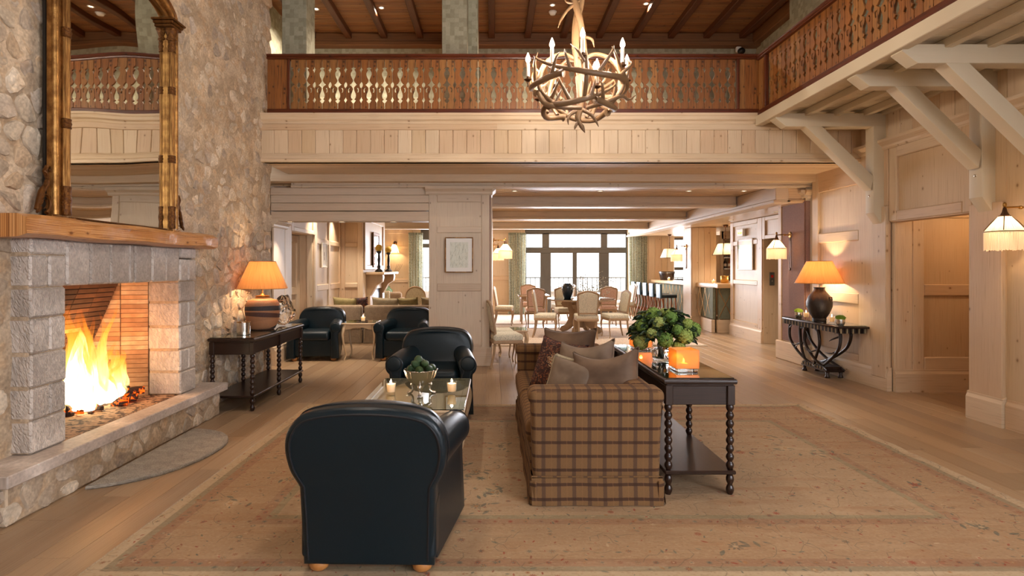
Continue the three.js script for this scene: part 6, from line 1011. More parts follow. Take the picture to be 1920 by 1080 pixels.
const art1 = std({ map: canvasTex(256, 256, (g, w, h) => { const r = rng(2); g.fillStyle = '#dfe2d6'; g.fillRect(0, 0, w, h); for (let i = 0; i < 160; i++) { g.strokeStyle = ['#7f8a72', '#9aa896', '#c3b89c', '#5f6a58'][i % 4]; g.globalAlpha = 0.5; g.lineWidth = 1 + r() * 3; g.beginPath(); const x = r() * w, y = r() * h; g.moveTo(x, y); g.lineTo(x + rr(-20, 20, r), y + rr(-50, 50, r)); g.stroke(); } }, 1, 1), roughness: 0.7 });
const art2 = std({ map: canvasTex(128, 256, (g, w, h) => { g.fillStyle = '#efe9dc'; g.fillRect(0, 0, w, h); g.fillStyle = '#8d8578'; g.beginPath(); g.ellipse(w / 2, h * 0.45, 18, 40, 0, 0, 7); g.fill(); g.fillRect(w * 0.38, h * 0.6, 30, 50); }, 1, 1), roughness: 0.8 });
const art3 = std({ map: canvasTex(128, 256, (g, w, h) => { const r = rng(4); g.fillStyle = '#a4693c'; g.fillRect(0, 0, w, h); for (let i = 0; i < 200; i++) { g.fillStyle = ['#c98b4e', '#6e4a34', '#d9b27a', '#5f6f86'][i % 4]; g.globalAlpha = 0.5; g.beginPath(); g.ellipse(r() * w, r() * h, 6 + r() * 16, 4 + r() * 26, r(), 0, 7); g.fill(); } }, 1, 1), roughness: 0.7 });
const art4 = std({ map: canvasTex(256, 512, (g, w, h) => { g.fillStyle = '#c6ccca'; g.fillRect(0, 0, w, h); g.fillStyle = '#8c9a60'; g.beginPath(); g.moveTo(0, h * 0.12); g.bezierCurveTo(w * 0.3, h * 0.05, w * 0.7, h * 0.2, w, h * 0.1); g.lineTo(w, h * 0.3); g.bezierCurveTo(w * 0.6, h * 0.34, w * 0.3, h * 0.26, 0, h * 0.3); g.fill(); g.fillStyle = '#5a5e4c'; g.font = '18px sans-serif'; for (let i = 0; i < 3; i++) g.fillRect(w * 0.62, h * (0.04 + i * 0.025), w * 0.26, 4); g.fillStyle = '#c9d6dc'; g.fillRect(0, h * 0.75, w, h * 0.12); }, 1, 1), roughness: 0.4 });
picture('gold-framed print with a white mount hanging on the wide panelled pillar', [-0.52, 1.695, -8.598], 0, 0.425, 0.535, 0.014, art1, M.gold, 0.06);
picture('small cream-framed drawing on the lounge wall beyond the door', [-3.385, 1.75, -11.3], PI / 2, 0.34, 0.50, 0.03, art2, M.ivory, 0.05);
picture('colourful painting in a carved gilt frame above the lounge fireplace', [-2.86, 1.93, -13.75], PI / 2, 0.7, 0.84, 0.07, art3, M.goldDark, 0.0);
picture('white and green notice board in a slim frame on the lift lobby wall', [5.33, 1.78, -11.95], -PI / 2, 0.72, 0.66, 0.02, art4, M.white, 0.0, false);
{ // lift call panel, emergency lights, camera, smoke detector
  const t = thing('lift_call_panel', 'steel lift call panel with a red display beside the lift door', 'control panel', [5.5, 1.28, -11.16]); part('plate', at(cbox(0.10, 0.26, 0.02, 0.006), [0, 0, 0]), M.steel, t); part('display', at(cbox(0.05, 0.05, 0.006, 0.002), [0, 0.05, 0.012]), glow(0x8a1408, 0.6), t); part('button', at(lathe([[0, 0], [0.012, 0], [0.012, 0.005], [0, 0.006]], 12), [0, -0.04, 0.01], [PI / 2, 0, 0]), M.silver, t);
  const em = (label, pos, turn) => { const e = thing('emergency_light', label, 'light', pos, turn); part('housing', at(rbox(0.30, 0.16, 0.06, 0.012), [0, 0, 0.03]), M.white, e); for (const x of [-0.06, 0.02, 0.08]) part('lamp_eye', at(ball(0.018, [1, 1, 0.5], 10), [x, -0.01, 0.06]), glow(0xffb040, 3), e); };
  em('white emergency light box high on the gallery wall above the side railing', [5.03, 5.36, -10.2], -PI / 2);
  em('white emergency light box above the lift lobby panelling', [5.33, 2.25, -12.1], -PI / 2);
  const c = thing('security_camera', 'small black security camera under the dark gallery beam', 'camera', [4.72, 5.66, -10.85]); part('bracket', at(cbox(0.1, 0.10, 0.06, 0.01), [0, 0.04, -0.03]), M.white, c); part('dome', at(ball(0.07, [1, 0.9, 1], 14), [0.02, -0.02, 0.05]), M.black, c);
  const s = thing('smoke_detector', 'round white smoke detector on the dark boarded ceiling left of the chandelier', 'smoke detector', [1.05, 6.025, -10.0]); part('body', lathe([[0, 0], [0.06, 0], [0.06, -0.02], [0.045, -0.05], [0, -0.055]], 20), M.white, s); part('base', lathe([[0, 0.008], [0.07, 0.008], [0.07, -0.006], [0, -0.006]], 20), M.white, s);
}
// ---------------------------------------------------------------- recessed downlights
const SPOT = 1.5;
for (const [x, z] of [[-1.6, -2.2], [1.6, -2.2], [-1.6, -4.6], [3.0, -4.2]]) downlight('added spotlight high in the hall ceiling ' + (x < 0 ? 'on the fireplace side' : 'on the side gallery side') + (z > -3 ? ', nearer the tall windows' : ', nearer the balcony'), x, 6.052, z, 7, 'added hall ceiling spotlights', 0.95);  // unseen spotlights, added to raise the ambient light of the hall
function downlight(label, x, y, z, power, group, angle = 0.62) {
  const t = thing('ceiling_spotlight', label, 'spotlight', [x, y, z], 0, group);
  part('rim', lathe([[0.032, 0], [0.05, 0], [0.052, -0.006], [0.045, -0.01], [0.032, -0.004]], 20), M.white, t);
  part('lamp_glass', lathe([[0, -0.003], [0.033, -0.003], [0.033, 0.0], [0, 0]], 16), M.spotDisc, t);
  const s = new THREE.SpotLight(0xffecd8, power * SPOT, 0, angle, 0.7, 2); s.position.set(x, y - 0.03, z); s.target.position.set(x, 0, z); s.castShadow = true; s.shadow.radius = 1.5; scene.add(s, s.target);
}
[[-3.1, -9.9], [-1.95, -9.85], [1.02, -9.75], [2.62, -9.7], [4.1, -9.65]].forEach(([x, z], i) => downlight(['small spotlight on the dark gallery ceiling by the leftmost wallpapered column', 'small spotlight on the dark gallery ceiling between the two wallpapered columns', 'small spotlight on the dark gallery ceiling beside the smoke detector', 'small spotlight on the dark gallery ceiling to the right of the chandelier stem', 'small spotlight on the dark gallery ceiling nearest the side gallery'][i], x, 6.032, z, 17, 'gallery ceiling spotlights', 1.2));
const ORD = ['first', 'second', 'third', 'fourth', 'fifth', 'sixth', 'seventh', 'eighth', 'ninth', 'tenth'];
for (const x of [0.35, 1.75, 3.2, 4.1]) downlight('recessed spotlight in the nearest pine ceiling bay, ' + ORD[[0.35, 1.75, 3.2, 4.1].indexOf(x)] + ' from the wide pillar', x, 2.758, -9.25, 6, 'first row of pine ceiling spotlights');
for (const x of [0.35, 1.6, 2.9, 4.0]) downlight('recessed spotlight in the pine ceiling beyond the first cross beam, ' + ORD[[0.35, 1.6, 2.9, 4.0].indexOf(x)] + ' from the partition', x, 2.758, -11.5, 7, 'second row of pine ceiling spotlights');
for (const x of [0.6, 2.2, 3.6]) downlight('recessed spotlight in the pine ceiling beyond the second cross beam, ' + ORD[[0.6, 2.2, 3.6].indexOf(x)] + ' from the partition', x, 2.758, -14.4, 7, 'third row of pine ceiling spotlights');
for (const x of [-3.15, -2.35, -1.55]) downlight('recessed spotlight under the lounge opening header, ' + ORD[[-3.15, -2.35, -1.55].indexOf(x)] + ' from the stone wall', x, 2.207, -8.76, 4, 'lounge header spotlights', 0.7);
for (const [x, z] of [[-3.2, -10.6], [-3.2, -11.9], [-2.3, -12.2], [-2.2, -14.5], [-1.2, -12.2], [-2.9, -17.2]]) downlight('unseen spotlight in the lounge ceiling ' + (z > -11 ? 'nearest the lounge door' : z > -12 ? 'before the small drawing' : z < -17 ? 'by the far lounge wall' : z < -14 ? 'in front of the lounge fireplace' : x < -2 ? 'over the short lounge sofa' : 'over the long lounge sofa'), x, 2.758, z, 7, 'unseen lounge ceiling spotlights', 0.75);  // hidden behind the header, there for the light they give the lounge
for (const [x, z] of [[5.0, -11.9], [5.1, -10.2], [5.6, -13.3], [5.6, -16.4]]) downlight('recessed spotlight in the low ceiling ' + (z > -11 ? 'above the lift door' : z > -12.5 ? 'above the lift lobby notice board' : z > -14 ? 'over the near bar counter' : 'over the long bar'), x, 2.503, z, 5, 'bar ceiling spotlights', 0.75);

// ================================================================ DINING AREA
for (const [n, x, z, w, h] of [['dining_rug', 2.0, -12.4, 4.2, 3.2], ['dining_rug', 2.0, -16.5, 4.4, 3.0]]) {
  const t = thing(n, z > -14 ? 'pale faded rug under the round dining table' : 'pale faded rug under the farther tables by the glass doors', 'rug', [x, 0, z]);
  part('pile', at(cbox(w, 0.012, h, 0.003), [0, 0.006, 0]), M.paleRug, t); part('border', [at(cbox(w, 0.002, 0.1, 0.0005), [0, 0.013, h / 2 - 0.05]), at(cbox(w, 0.002, 0.1, 0.0005), [0, 0.013, -h / 2 + 0.05])], M.rugEdge, t);
}
function diningChair(label, pos, turn, fabric) {
  const t = thing('dining_chair', label, 'chair', pos, turn, 'upholstered dining chairs');
  for (const s of [-1, 1]) { part('front_leg', at(cabriole(0.40, 0.015, 0.022), [s * 0.21, 0, 0.21], [0, s > 0 ? 0 : -PI / 2, 0]), M.chairWood, t); part('back_leg', tube([[s * 0.19, 0, -0.26, 0.016], [s * 0.185, 0.2, -0.21, 0.019], [s * 0.185, 0.42, -0.19, 0.022]], { seg: 10, rad: 7 }), M.chairWood, t); }
  part('seat_rail', at(rbox(0.47, 0.06, 0.45, 0.02, 3), [0, 0.395, 0.0]), M.chairWood, t);
  part('seat', at(puff(0.47, 0.10, 0.45, 0.035, 0.02), [0, 0.455, 0.01]), fabric, t);
  const sh = (w, y0, y1, k) => { const s = new THREE.Shape(); s.moveTo(-w * 0.9, y0); s.lineTo(w * 0.9, y0); s.bezierCurveTo(w * 0.97, y0 + 0.15, w, y1 - 0.2, w, y1 - 0.07); s.bezierCurveTo(w * 0.97, y1 - 0.03, w * 0.7, y1 - 0.035, w * 0.45, y1 - 0.008 * k); s.bezierCurveTo(w * 0.2, y1 + 0.012, -w * 0.2, y1 + 0.012, -w * 0.45, y1 - 0.008 * k); s.bezierCurveTo(-w * 0.7, y1 - 0.035, -w * 0.97, y1 - 0.03, -w, y1 - 0.07); s.bezierCurveTo(-w, y1 - 0.2, -w * 0.97, y0 + 0.15, -w * 0.9, y0); return s; };
  const lean = (g) => at(g, [0, 0.5, -0.195], [-0.16, 0, 0]);
  const ring = sh(0.225, 0.02, 0.50, 1); ring.holes.push(new THREE.Path(sh(0.19, 0.055, 0.465, 1).getPoints(8).reverse()));
  part('back_frame', [lean(ext(ring, 0.022, 0.007, { bs: 2, cs: 6 })), ...[-1, 1].map((s) => tube([[s * 0.185, 0.40, -0.19, 0.02], [s * 0.19, 0.55, -0.20, 0.017]], { seg: 4, rad: 7 }))], M.chairWood, t);
  part('back_pad', lean(at(ext(sh(0.188, 0.057, 0.463, 1), 0.03, 0.010, { bs: 2, cs: 6 }), [0, 0, -0.005])), fabric, t);
  return t;
}
const dc = diningChair('nearest dining chair, seen in profile right beside the wide pillar', [0.18, 0, -8.62], PI / 2 + 0.18, M.spots);
const at2 = (l, x, z, a, g) => copy(dc, [x, 0.0, z], a, l, g);
at2('second dining chair at the small white table, overlapped by the one nearest the pillar', 0.08, -9.2, PI / 2 + 0.1);
at2('spotted dining chair with its back to us in front of the round table', 1.97, -12.0, PI, undefined).position.y = 0.013;
at2('spotted dining chair on the lounge side of the round table, in profile', 1.12, -12.2, PI / 2 - 0.15).position.y = 0.013;
at2('spotted dining chair on the bar side of the round table, in profile', 2.62, -12.15, -PI / 2 + 0.2).position.y = 0.013;
at2('spotted dining chair beyond the round table, behind the dark vase', 1.78, -13.95, 0.1).position.y = 0.013;
at2('nearer of the two pale chairs at the far table towards the bar', 3.75, -16.2, -PI / 2 + 0.1).position.y = 0.013;
at2('farther of the two pale chairs at the far table towards the bar', 4.0, -17.0, -PI / 2 + 0.1).position.y = 0.013;
at2('nearer of the two pale chairs on the bar side of the square table', 1.85, -15.3, -PI / 2 + 0.15).position.y = 0.013;
at2('farther of the two pale chairs on the bar side of the square table', 2.05, -16.2, -PI / 2 + 0.15).position.y = 0.013;
at2('spotted dining chair on the partition side of the square table', 0.28, -14.85, PI / 2 - 0.1);
const rose = diningChair('rose-covered dining chair with its back to us at the square table', [1.05, 0, -14.2], PI, M.spotsRose);
copy(rose, [1.02, 0.013, -16.2], 0.05, 'rose-covered dining chair beyond the square table');
copy(rose, [2.95, 0.013, -14.75], PI + 0.05, 'rose-covered dining chair with its back to us at the table behind the round one');
{
  const t = thing('round_table', 'round pedestal dining table with a glass top and scrolled legs', 'dining table', [2.02, 0.025, -13.05]);
  part('table_top', lathe([[0, 0.725], [0.72, 0.725], [0.78, 0.735], [0.79, 0.75], [0.78, 0.76], [0, 0.76]], 48), M.chairWood, t); part('glass_sheet', lathe([[0, 0.763], [0.77, 0.763], [0.77, 0.769], [0, 0.769]], 48), M.tableGlass, t);
  part('column', lathe([[0, 0.1], [0.1, 0.1], [0.07, 0.2], [0.10, 0.35], [0.06, 0.5], [0.13, 0.7], [0.2, 0.725], [0, 0.725]], 24), M.chairWood, t);
  for (let i = 0; i < 4; i++) { const g = ext(poly([[0.08, 0.5], [0.2, 0.66], [0.42, 0.70], [0.46, 0.64], [0.40, 0.56], [0.30, 0.56], [0.26, 0.45], [0.28, 0.28], [0.36, 0.14], [0.46, 0.10], [0.50, 0.03], [0.44, 0.0], [0.34, 0.02], [0.2, 0.12], [0.10, 0.2]]), 0.07, 0.012, { crease: 0.9 }); part('scroll_leg', at(at(g, [0, 0, -0.035]), [0, 0, 0], [0, i * PI / 2 + PI / 4 + 0.3, 0]), M.chairWood, t); }
}
function squareTable(label, x, z, w) { const t = thing('square_table', label, 'dining table', [x, 0.014, z]); part('table_top', at(rbox(w, 0.035, w, 0.012), [0, 0.735, 0]), M.chairWood, t); part('glass_sheet', at(cbox(w - 0.02, 0.006, w - 0.02, 0.001), [0, 0.757, 0]), M.tableGlass, t); part('apron', at(cbox(w - 0.14, 0.08, w - 0.14, 0.006), [0, 0.678, 0]), M.chairWood, t); for (const a of [-1, 1]) for (const b of [-1, 1]) part('leg', tube([[a * (w / 2 - 0.09), 0.72, b * (w / 2 - 0.09), 0.032], [a * (w / 2 - 0.085), 0.4, b * (w / 2 - 0.085), 0.022], [a * (w / 2 - 0.08), 0, b * (w / 2 - 0.08), 0.018]], { seg: 8, rad: 8 }), M.chairWood, t); }
squareTable('square dining table with a glass top by the far curtain and partition', 1.08, -15.25, 0.82);
squareTable('square dining table behind the round table before the glass doors', 3.0, -16.05, 0.85);
{
  const t = thing('dark_vase', 'dark blue-black ceramic jar standing on the round dining table', 'vase', [1.72, 0.795, -13.1]); part('body', smooth(flat(new THREE.LatheGeometry([[0, 0], [0.08, 0], [0.1, 0.05], [0.135, 0.2], [0.13, 0.27], [0.085, 0.32], [0.075, 0.335], [0.095, 0.35], [0.08, 0.352], [0.0, 0.34]].map(([r, y]) => V2(Math.max(r, 0.0001), y)), 32)), 0.6), phys({ color: C(0x1a2a38), roughness: 0.25, clearcoat: 0.5 }), t);
  for (const s of [-1, 1]) part('handle', tube([[s * 0.085, 0.315, 0, 0.008], [s * 0.13, 0.30, 0, 0.008], [s * 0.13, 0.25, 0, 0.008]], { seg: 8, rad: 6 }), M.black, t);
  const b = thing('blossom_branches', 'loose white blossom branches in a low glass on the round dining table', 'flowers', [2.2, 0.795, -12.95]), r = rng(66), tw = [], bl = [];
  part('glass_vase', lathe([[0, 0], [0.07, 0], [0.075, 0.15], [0.07, 0.15], [0.066, 0.01], [0, 0.01]], 20), M.glass, b);
  for (let i = 0; i < 22; i++) { const a = r() * 6.28, L = rr(0.3, 0.75, r), up = rr(0.15, 1, r); let p = [0, 0.04, 0, 0.004], pts = [p]; for (let k = 1; k <= 5; k++) { p = [Math.cos(a) * L * k / 5 * (1.1 - up * 0.7) + rr(-0.03, 0.03, r), 0.04 + L * up * k / 5 * 0.85 + rr(-0.02, 0.02, r), Math.sin(a) * L * k / 5 * (1.1 - up * 0.7), 0.004 - k * 0.0005]; pts.push(p); if (k > 1) for (let m = 0; m < 4; m++) bl.push(at(ball(rr(0.008, 0.015, r), [1, 0.8, 1], 6), [p[0] + rr(-0.05, 0.05, r), Math.max(0.03, p[1] + rr(-0.05, 0.05, r)), p[2] + rr(-0.05, 0.05, r)])); } tw.push(tube(pts, { seg: 8, rad: 4 })); }
  part('twigs', tw, std({ color: C(0x6a5a44), roughness: 0.8 }), b); part('blossoms', bl, std({ color: C(0xd8d8c8), roughness: 0.8 }), b).userData.kind = 'stuff';
}
// ---------------------------------------------------------------- curtains
function curtain(label, x, w, z, h, y0 = 0.02) { const t = thing('curtain', label, 'curtain', [x, y0, z]); const n = Math.max(4, Math.round(w / 0.085)); part('drape', grid(n * 10, 14, (u, v) => { const k = 0.9 + 0.1 * v; return [(u - 0.5) * w * (v < 0.1 ? 1.04 : k), v * h, 0.05 * Math.sin(u * n * 2 * PI) * (0.7 + 0.3 * Math.sin(v * 3 + u * 9)), u * w * 1.8, v * h]; }), M.curtain, t); part('heading', at(cbox(w, 0.06, 0.06, 0.01), [0, h - 0.03, 0]), M.suede, t); }
curtain('green patterned full-length curtain at the partition side of the glass doors', 0.76, 0.56, -18.05, 2.6);
curtain('green patterned full-length curtain between the glass doors and the bar', 4.6, 0.62, -18.0, 2.6);
curtain('green patterned curtain at the lounge window', -2.48, 0.46, -18.05, 2.6);

// ================================================================ BAR
{
  const t = thing('bar_counter', 'pine-topped bar counter faced with green studded leather in a diamond pattern', 'bar counter', [0, 0, 0]);
  const topNear = poly([[5.02, 14.06], [5.12, 12.9], [6.9, 12.9], [6.9, 13.6], [5.6, 13.6], [5.6, 14.06]].map(([x, d]) => [x, d]));
  part('counter_top', ext(topNear, 0.085, 0.01, { grain: 'x' }).rotateX(-PI / 2).translate(0, 1.04, 0), M.barTop, t);
  part('front_panel', at(cbox(1.7, 0.72, 0.06, 0.006), [6.02, 0.68, -13.02]), M.suede, t);
  part('side_panel', at(cbox(0.06, 0.72, 1.05, 0.006), [5.13, 0.68, -13.54], [0, -0.085, 0]), M.suede, t);
  part('plinth', [at(cbox(1.76, 0.30, 0.08, 0.008, 'x'), [6.02, 0.15, -13.0]), at(cbox(0.08, 0.30, 1.05, 0.008, 'z'), [5.11, 0.15, -13.54], [0, -0.085, 0])], M.pine[1], t);
  part('long_top', at(cbox(0.55, 0.085, 3.3, 0.012, 'z'), [5.25, 1.083, -16.26]), M.barTop, t); part('long_front', at(cbox(0.06, 0.74, 3.2, 0.006), [5.1, 0.67, -16.2]), M.suede, t); part('long_plinth', at(cbox(0.08, 0.30, 3.2, 0.008, 'z'), [5.08, 0.15, -16.2]), M.pine[2], t);
  const nail = ball(0.011, [1, 1, 0.6], 6), N1 = [], N2 = [], strap = [];
  const lines = (u0, u1, cw, ch, put) => { for (let u = u0 - cw * 2; u < u1 + cw; u += cw) for (const s of [-1, 1]) for (let k = 0; k <= 36; k++) { const f = k / 36, y = f * 0.66, x = u + (s > 0 ? f : -f) * cw * 0.66 / ch; if (x > u0 && x < u1) put(x, 0.35 + y); } };
  lines(5.18, 6.8, 0.31, 0.62, (x, y) => N1.push(at(nail, [x, y, -12.985]))); lines(-14.05, -13.05, 0.27, 0.62, (z, y) => N2.push(at(nail, [5.10 + (z + 13.05) * 0.085, y, z], [0, PI / 2, 0]))); lines(-17.75, -14.65, 0.3, 0.62, (z, y) => N2.push(at(nail, [5.066, y, z], [0, PI / 2, 0])));
  part('studs', N1, M.nail, t).userData.kind = 'stuff'; part('studs', N2, M.nail, t).userData.kind = 'stuff';
}
function barStool() {
  const t = thing('bar_stool', 'bar stool with blue-grey leather back nearest us in the row at the bar', 'bar stool', [4.6, 0, -14.98], PI / 2, 'bar stools');
  part('seat', at(puff(0.42, 0.09, 0.42, 0.03, 0.012), [0, 0.75, 0]), M.leather, t);
  part('backrest', warp(flat(new RoundedBoxGeometry(0.40, 0.38, 0.055, 4, 0.022)), (x, y, z) => [x * (1 + 0.05 * y), y, z - 0.03 * (y + 0.19) - 0.015 * (1 - (x / 0.2) ** 2)], 0.9).translate(0, 0.88, -0.2), M.blueLeather, t);
  for (const s of [-1, 1]) { part('front_leg', tube([[s * 0.175, 0.71, 0.17, 0.019], [s * 0.18, 0.35, 0.18, 0.018], [s * 0.185, 0, 0.19, 0.016]], { seg: 8, rad: 7 }), M.stoolWood, t); part('back_leg', tube([[s * 0.175, 0.74, -0.19, 0.02], [s * 0.18, 0.5, -0.15, 0.02], [s * 0.185, 0.22, -0.22, 0.019], [s * 0.19, 0, -0.25, 0.016]], { seg: 14, rad: 7 }), M.stoolWood, t); part('stretcher', at(cbox(0.02, 0.03, 0.37, 0.005, 'z'), [s * 0.182, 0.26, -0.01]), M.stoolWood, t); }
  part('foot_rail', at(cbox(0.36, 0.03, 0.02, 0.005, 'x'), [0, 0.28, 0.18]), M.steel, t);
  return t;
}
const stool = barStool();
['second bar stool from us in the row at the bar', 'third and middle bar stool of the row at the bar', 'fourth bar stool from us in the row at the bar', 'farthest bar stool of the row, beside the green curtain'].forEach((l, i) => copy(stool, [4.6, 0, -15.66 - i * 0.68], PI / 2, l));
function pendant(label, x, z, y0) {
  const t = thing('pendant_lamp', label, 'pendant lamp', [x, y0, z], 0.2, 'bar pendant lamps');
  part('lamp_shade', grid(4, 1, (u, v) => { const a = u * 2 * PI + PI / 4, q = lerp(0.29, 0.175, v); return [Math.cos(a) * q, v * 0.27, -Math.sin(a) * q]; }), M.creamShade, t);
  const e = []; for (let i = 0; i < 4; i++) { const a = i * PI / 2 + PI / 4, b = a + PI / 2, P = (q, y, k) => [Math.cos(k) * q, y, -Math.sin(k) * q, 0.007]; e.push(tube([P(0.292, 0, a), P(0.176, 0.27, a)], { seg: 2, rad: 5 }), tube([P(0.292, 0, a), P(0.292, 0, b)], { seg: 2, rad: 5 }), tube([P(0.176, 0.27, a), P(0.176, 0.27, b)], { seg: 2, rad: 5 })); }
  part('shade_frame', e, M.bronze, t); part('chain', [tube([[0, 0.27, 0, 0.008], [0, 0.5, 0, 0.009], [0, 2.5 - y0, 0, 0.008]], { seg: 10, rad: 5 }), ...[0.32, 0.38, 0.44].map((y) => at(flat(new THREE.TorusGeometry(0.014, 0.005, 5, 10)), [0, y, 0]))], M.bronze, t); part('canopy', at(lathe([[0, 0], [0.06, 0], [0.05, -0.04], [0.012, -0.06], [0, -0.06]], 16), [0, 2.5 - y0, 0]), M.bronze, t);
  part('bulb', at(ball(0.03, [1, 1.2, 1], 12), [0, 0.12, 0]), M.bulb, t); lamp(x, y0 + 0.12, z, 0xffdcae, 0.6, 0.03);
}
pendant('square pleated pendant lamp over the near end of the bar', 5.42, -13.2, 1.80); pendant('square pleated pendant lamp over the far bar by the wooden wall', 5.30, -17.0, 1.80);
{ // back-bar shelves and bottles
  const t = thing('bar_shelves', 'white shelves in the back-bar niche', 'shelf', [6.9, 0, -15.72]); [1.16, 1.47, 1.78, 2.14].forEach((y) => part('shelf_board', at(cbox(1.1, 0.035, 0.26, 0.004, 'x'), [0.02, y, 0]), M.white, t)); part('back_panel', at(cbox(1.1, 1.3, 0.02, 0.004), [0.02, 1.75, -0.14]), M.pine[1], t);
  const kinds = [['dark brown spirit bottle standing on the back-bar shelf', 0x2a160c, 'brown bottles on the bar shelves'], ['amber spirit bottle standing on the back-bar shelf', 0x8a4a14, 'amber bottles on the bar shelves'], ['clear spirit bottle standing on the back-bar shelf', 0xc8ccc4, 'clear bottles on the bar shelves']], r = rng(12);
  const shape = [[0, 0], [0.034, 0], [0.037, 0.01], [0.037, 0.16], [0.03, 0.19], [0.013, 0.215], [0.012, 0.27], [0.015, 0.272], [0.015, 0.285], [0, 0.286]], G0 = lathe(shape, 14), lab = at(flat(new THREE.CylinderGeometry(0.0376, 0.0376, 0.07, 14, 1, true)), [0, 0.09, 0]), mats = kinds.map(([, c]) => phys({ color: C(c), roughness: 0.12, clearcoat: 0.4 }));
  const proto = kinds.map(([l, , g], i) => { const b = thing('bottle', l, 'bottle', [0, 0, 0], 0, g); part('paper_label', lab, M.ivory, part('glass', G0, mats[i], b)); return b; }), usedP = [false, false, false];
  const place = (x, y, n) => { const k = (r() * 3) | 0, lb = ['dark brown', 'amber', 'clear'][k] + ' spirit bottle on the ' + (y > 1.7 ? 'upper' : 'middle') + ' back-bar shelf, ' + ORD[n] + ' from the post', p = [6.9 + x, y, -15.68 + rr(-0.03, 0.03, r)]; if (!usedP[k]) { usedP[k] = true; proto[k].position.set(...p); proto[k].userData.label = lb; } else copy(proto[k], p, r() * 6, lb); };
  for (let i = 0; i < 10; i++) place(-0.46 + i * 0.095, 1.4885, i); for (let i = 0; i < 10; i++) place(-0.46 + i * 0.095, 1.7985, i);
  const gl = thing('drinking_glass', 'clear tumbler on the lowest back-bar shelf, first from the post', 'glass', [6.46, 1.1785, -15.66], 0, 'tumblers on the lowest bar shelf'); part('bowl', lathe([[0, 0], [0.03, 0], [0.038, 0.14], [0.035, 0.14], [0.028, 0.008], [0, 0.008]], 14), M.candleGlass, gl); part('base', lathe([[0, 0], [0.031, 0], [0.031, 0.012], [0, 0.012]], 14), M.silver, gl);
  for (let i = 1; i < 9; i++) copy(gl, [6.46 + i * 0.095, 1.1785, -15.66], 0, 'clear tumbler on the lowest back-bar shelf, ' + ORD[i] + ' from the post');
}
const B = 1.126;
{
  const t = thing('wooden_tub', 'dark wooden tub on the far end of the bar', 'tub', [5.25, B, -17.1]); part('tub', lathe([[0, 0], [0.19, 0], [0.24, 0.26], [0.22, 0.26], [0.18, 0.02], [0, 0.02]], 24), M.darkWood, t); part('hoop', at(flat(new THREE.TorusGeometry(0.235, 0.008, 6, 30)), [0, 0.22, 0], [PI / 2, 0, 0]), M.steel, t);
  const c = thing('ice_bucket', 'polished brass wine cooler on the near bar counter', 'bucket', [5.42, B, -13.25]); part('bucket', lathe([[0, 0], [0.09, 0], [0.095, 0.18], [0.088, 0.18], [0.085, 0.01], [0, 0.01]], 24), M.brass, c); part('rim', at(flat(new THREE.TorusGeometry(0.093, 0.006, 6, 30)), [0, 0.18, 0], [PI / 2, 0, 0]), M.brass, c);
  const m = thing('coffee_machine', 'black and steel bar machine at the window end of the long bar', 'machine', [5.32, B, -15.1]); part('body', at(rbox(0.28, 0.2, 0.3, 0.02), [0, 0.1, 0]), M.black, m); part('top', at(rbox(0.26, 0.08, 0.28, 0.015), [0, 0.24, 0]), M.steel, m);
  const k = thing('bar_till', 'small dark card till behind the bar near the post', 'till', [5.62, B, -13.5]); part('screen', at(rbox(0.16, 0.12, 0.02, 0.006), [0, 0.12, 0], [-0.4, 0, 0]), M.black, k); part('base', at(rbox(0.12, 0.06, 0.1, 0.01), [0, 0.03, 0]), M.steel, k);
  const g = [['votive candle on the bar counter beside the brass wine cooler, towards the post', 5.2, -13.35], ['votive candle on the bar counter on the lobby side of the wine cooler', 5.62, -13.1], ['votive candle on the bar counter nearest the lift lobby wall', 5.98, -13.05], ['votive candle on the long bar beside the wooden tub', 5.15, -16.6]];
  g.forEach(([l, x, z]) => votive(l, [x, B, z], 0.9, 0.2));
}
// ================================================================ LOUNGE
function loungeSofa(label, x, z, w, turn = PI) {
  const t = thing('lounge_sofa', label, 'sofa', [x, 0, z], turn);
  part('seat_base', at(rbox(w, 0.36, 0.85, 0.03), [0, 0.2, 0]), M.beige, t); part('backrest', at(puff(w, 0.5, 0.22, 0.06, 0.01), [0, 0.50, -0.34]), M.beige, t); part('skirt', at(cbox(w + 0.02, 0.26, 0.88, 0.004), [0, 0.135, 0]), M.beige, t);
  for (const s of [-1, 1]) part('piping', tube([[s * (w / 2 - 0.02), 0.1, -0.452, 0.006], [s * (w / 2 - 0.02), 0.7, -0.452, 0.006]], { seg: 6, rad: 5 }), M.cushBeige, t);
  return t;
}
loungeSofa('beige lounge sofa section behind the armchair by the door, its back to us', -2.99, -11.66, 0.74); loungeSofa('long beige lounge sofa behind the white side table, its back to us', -1.53, -11.66, 2.08);
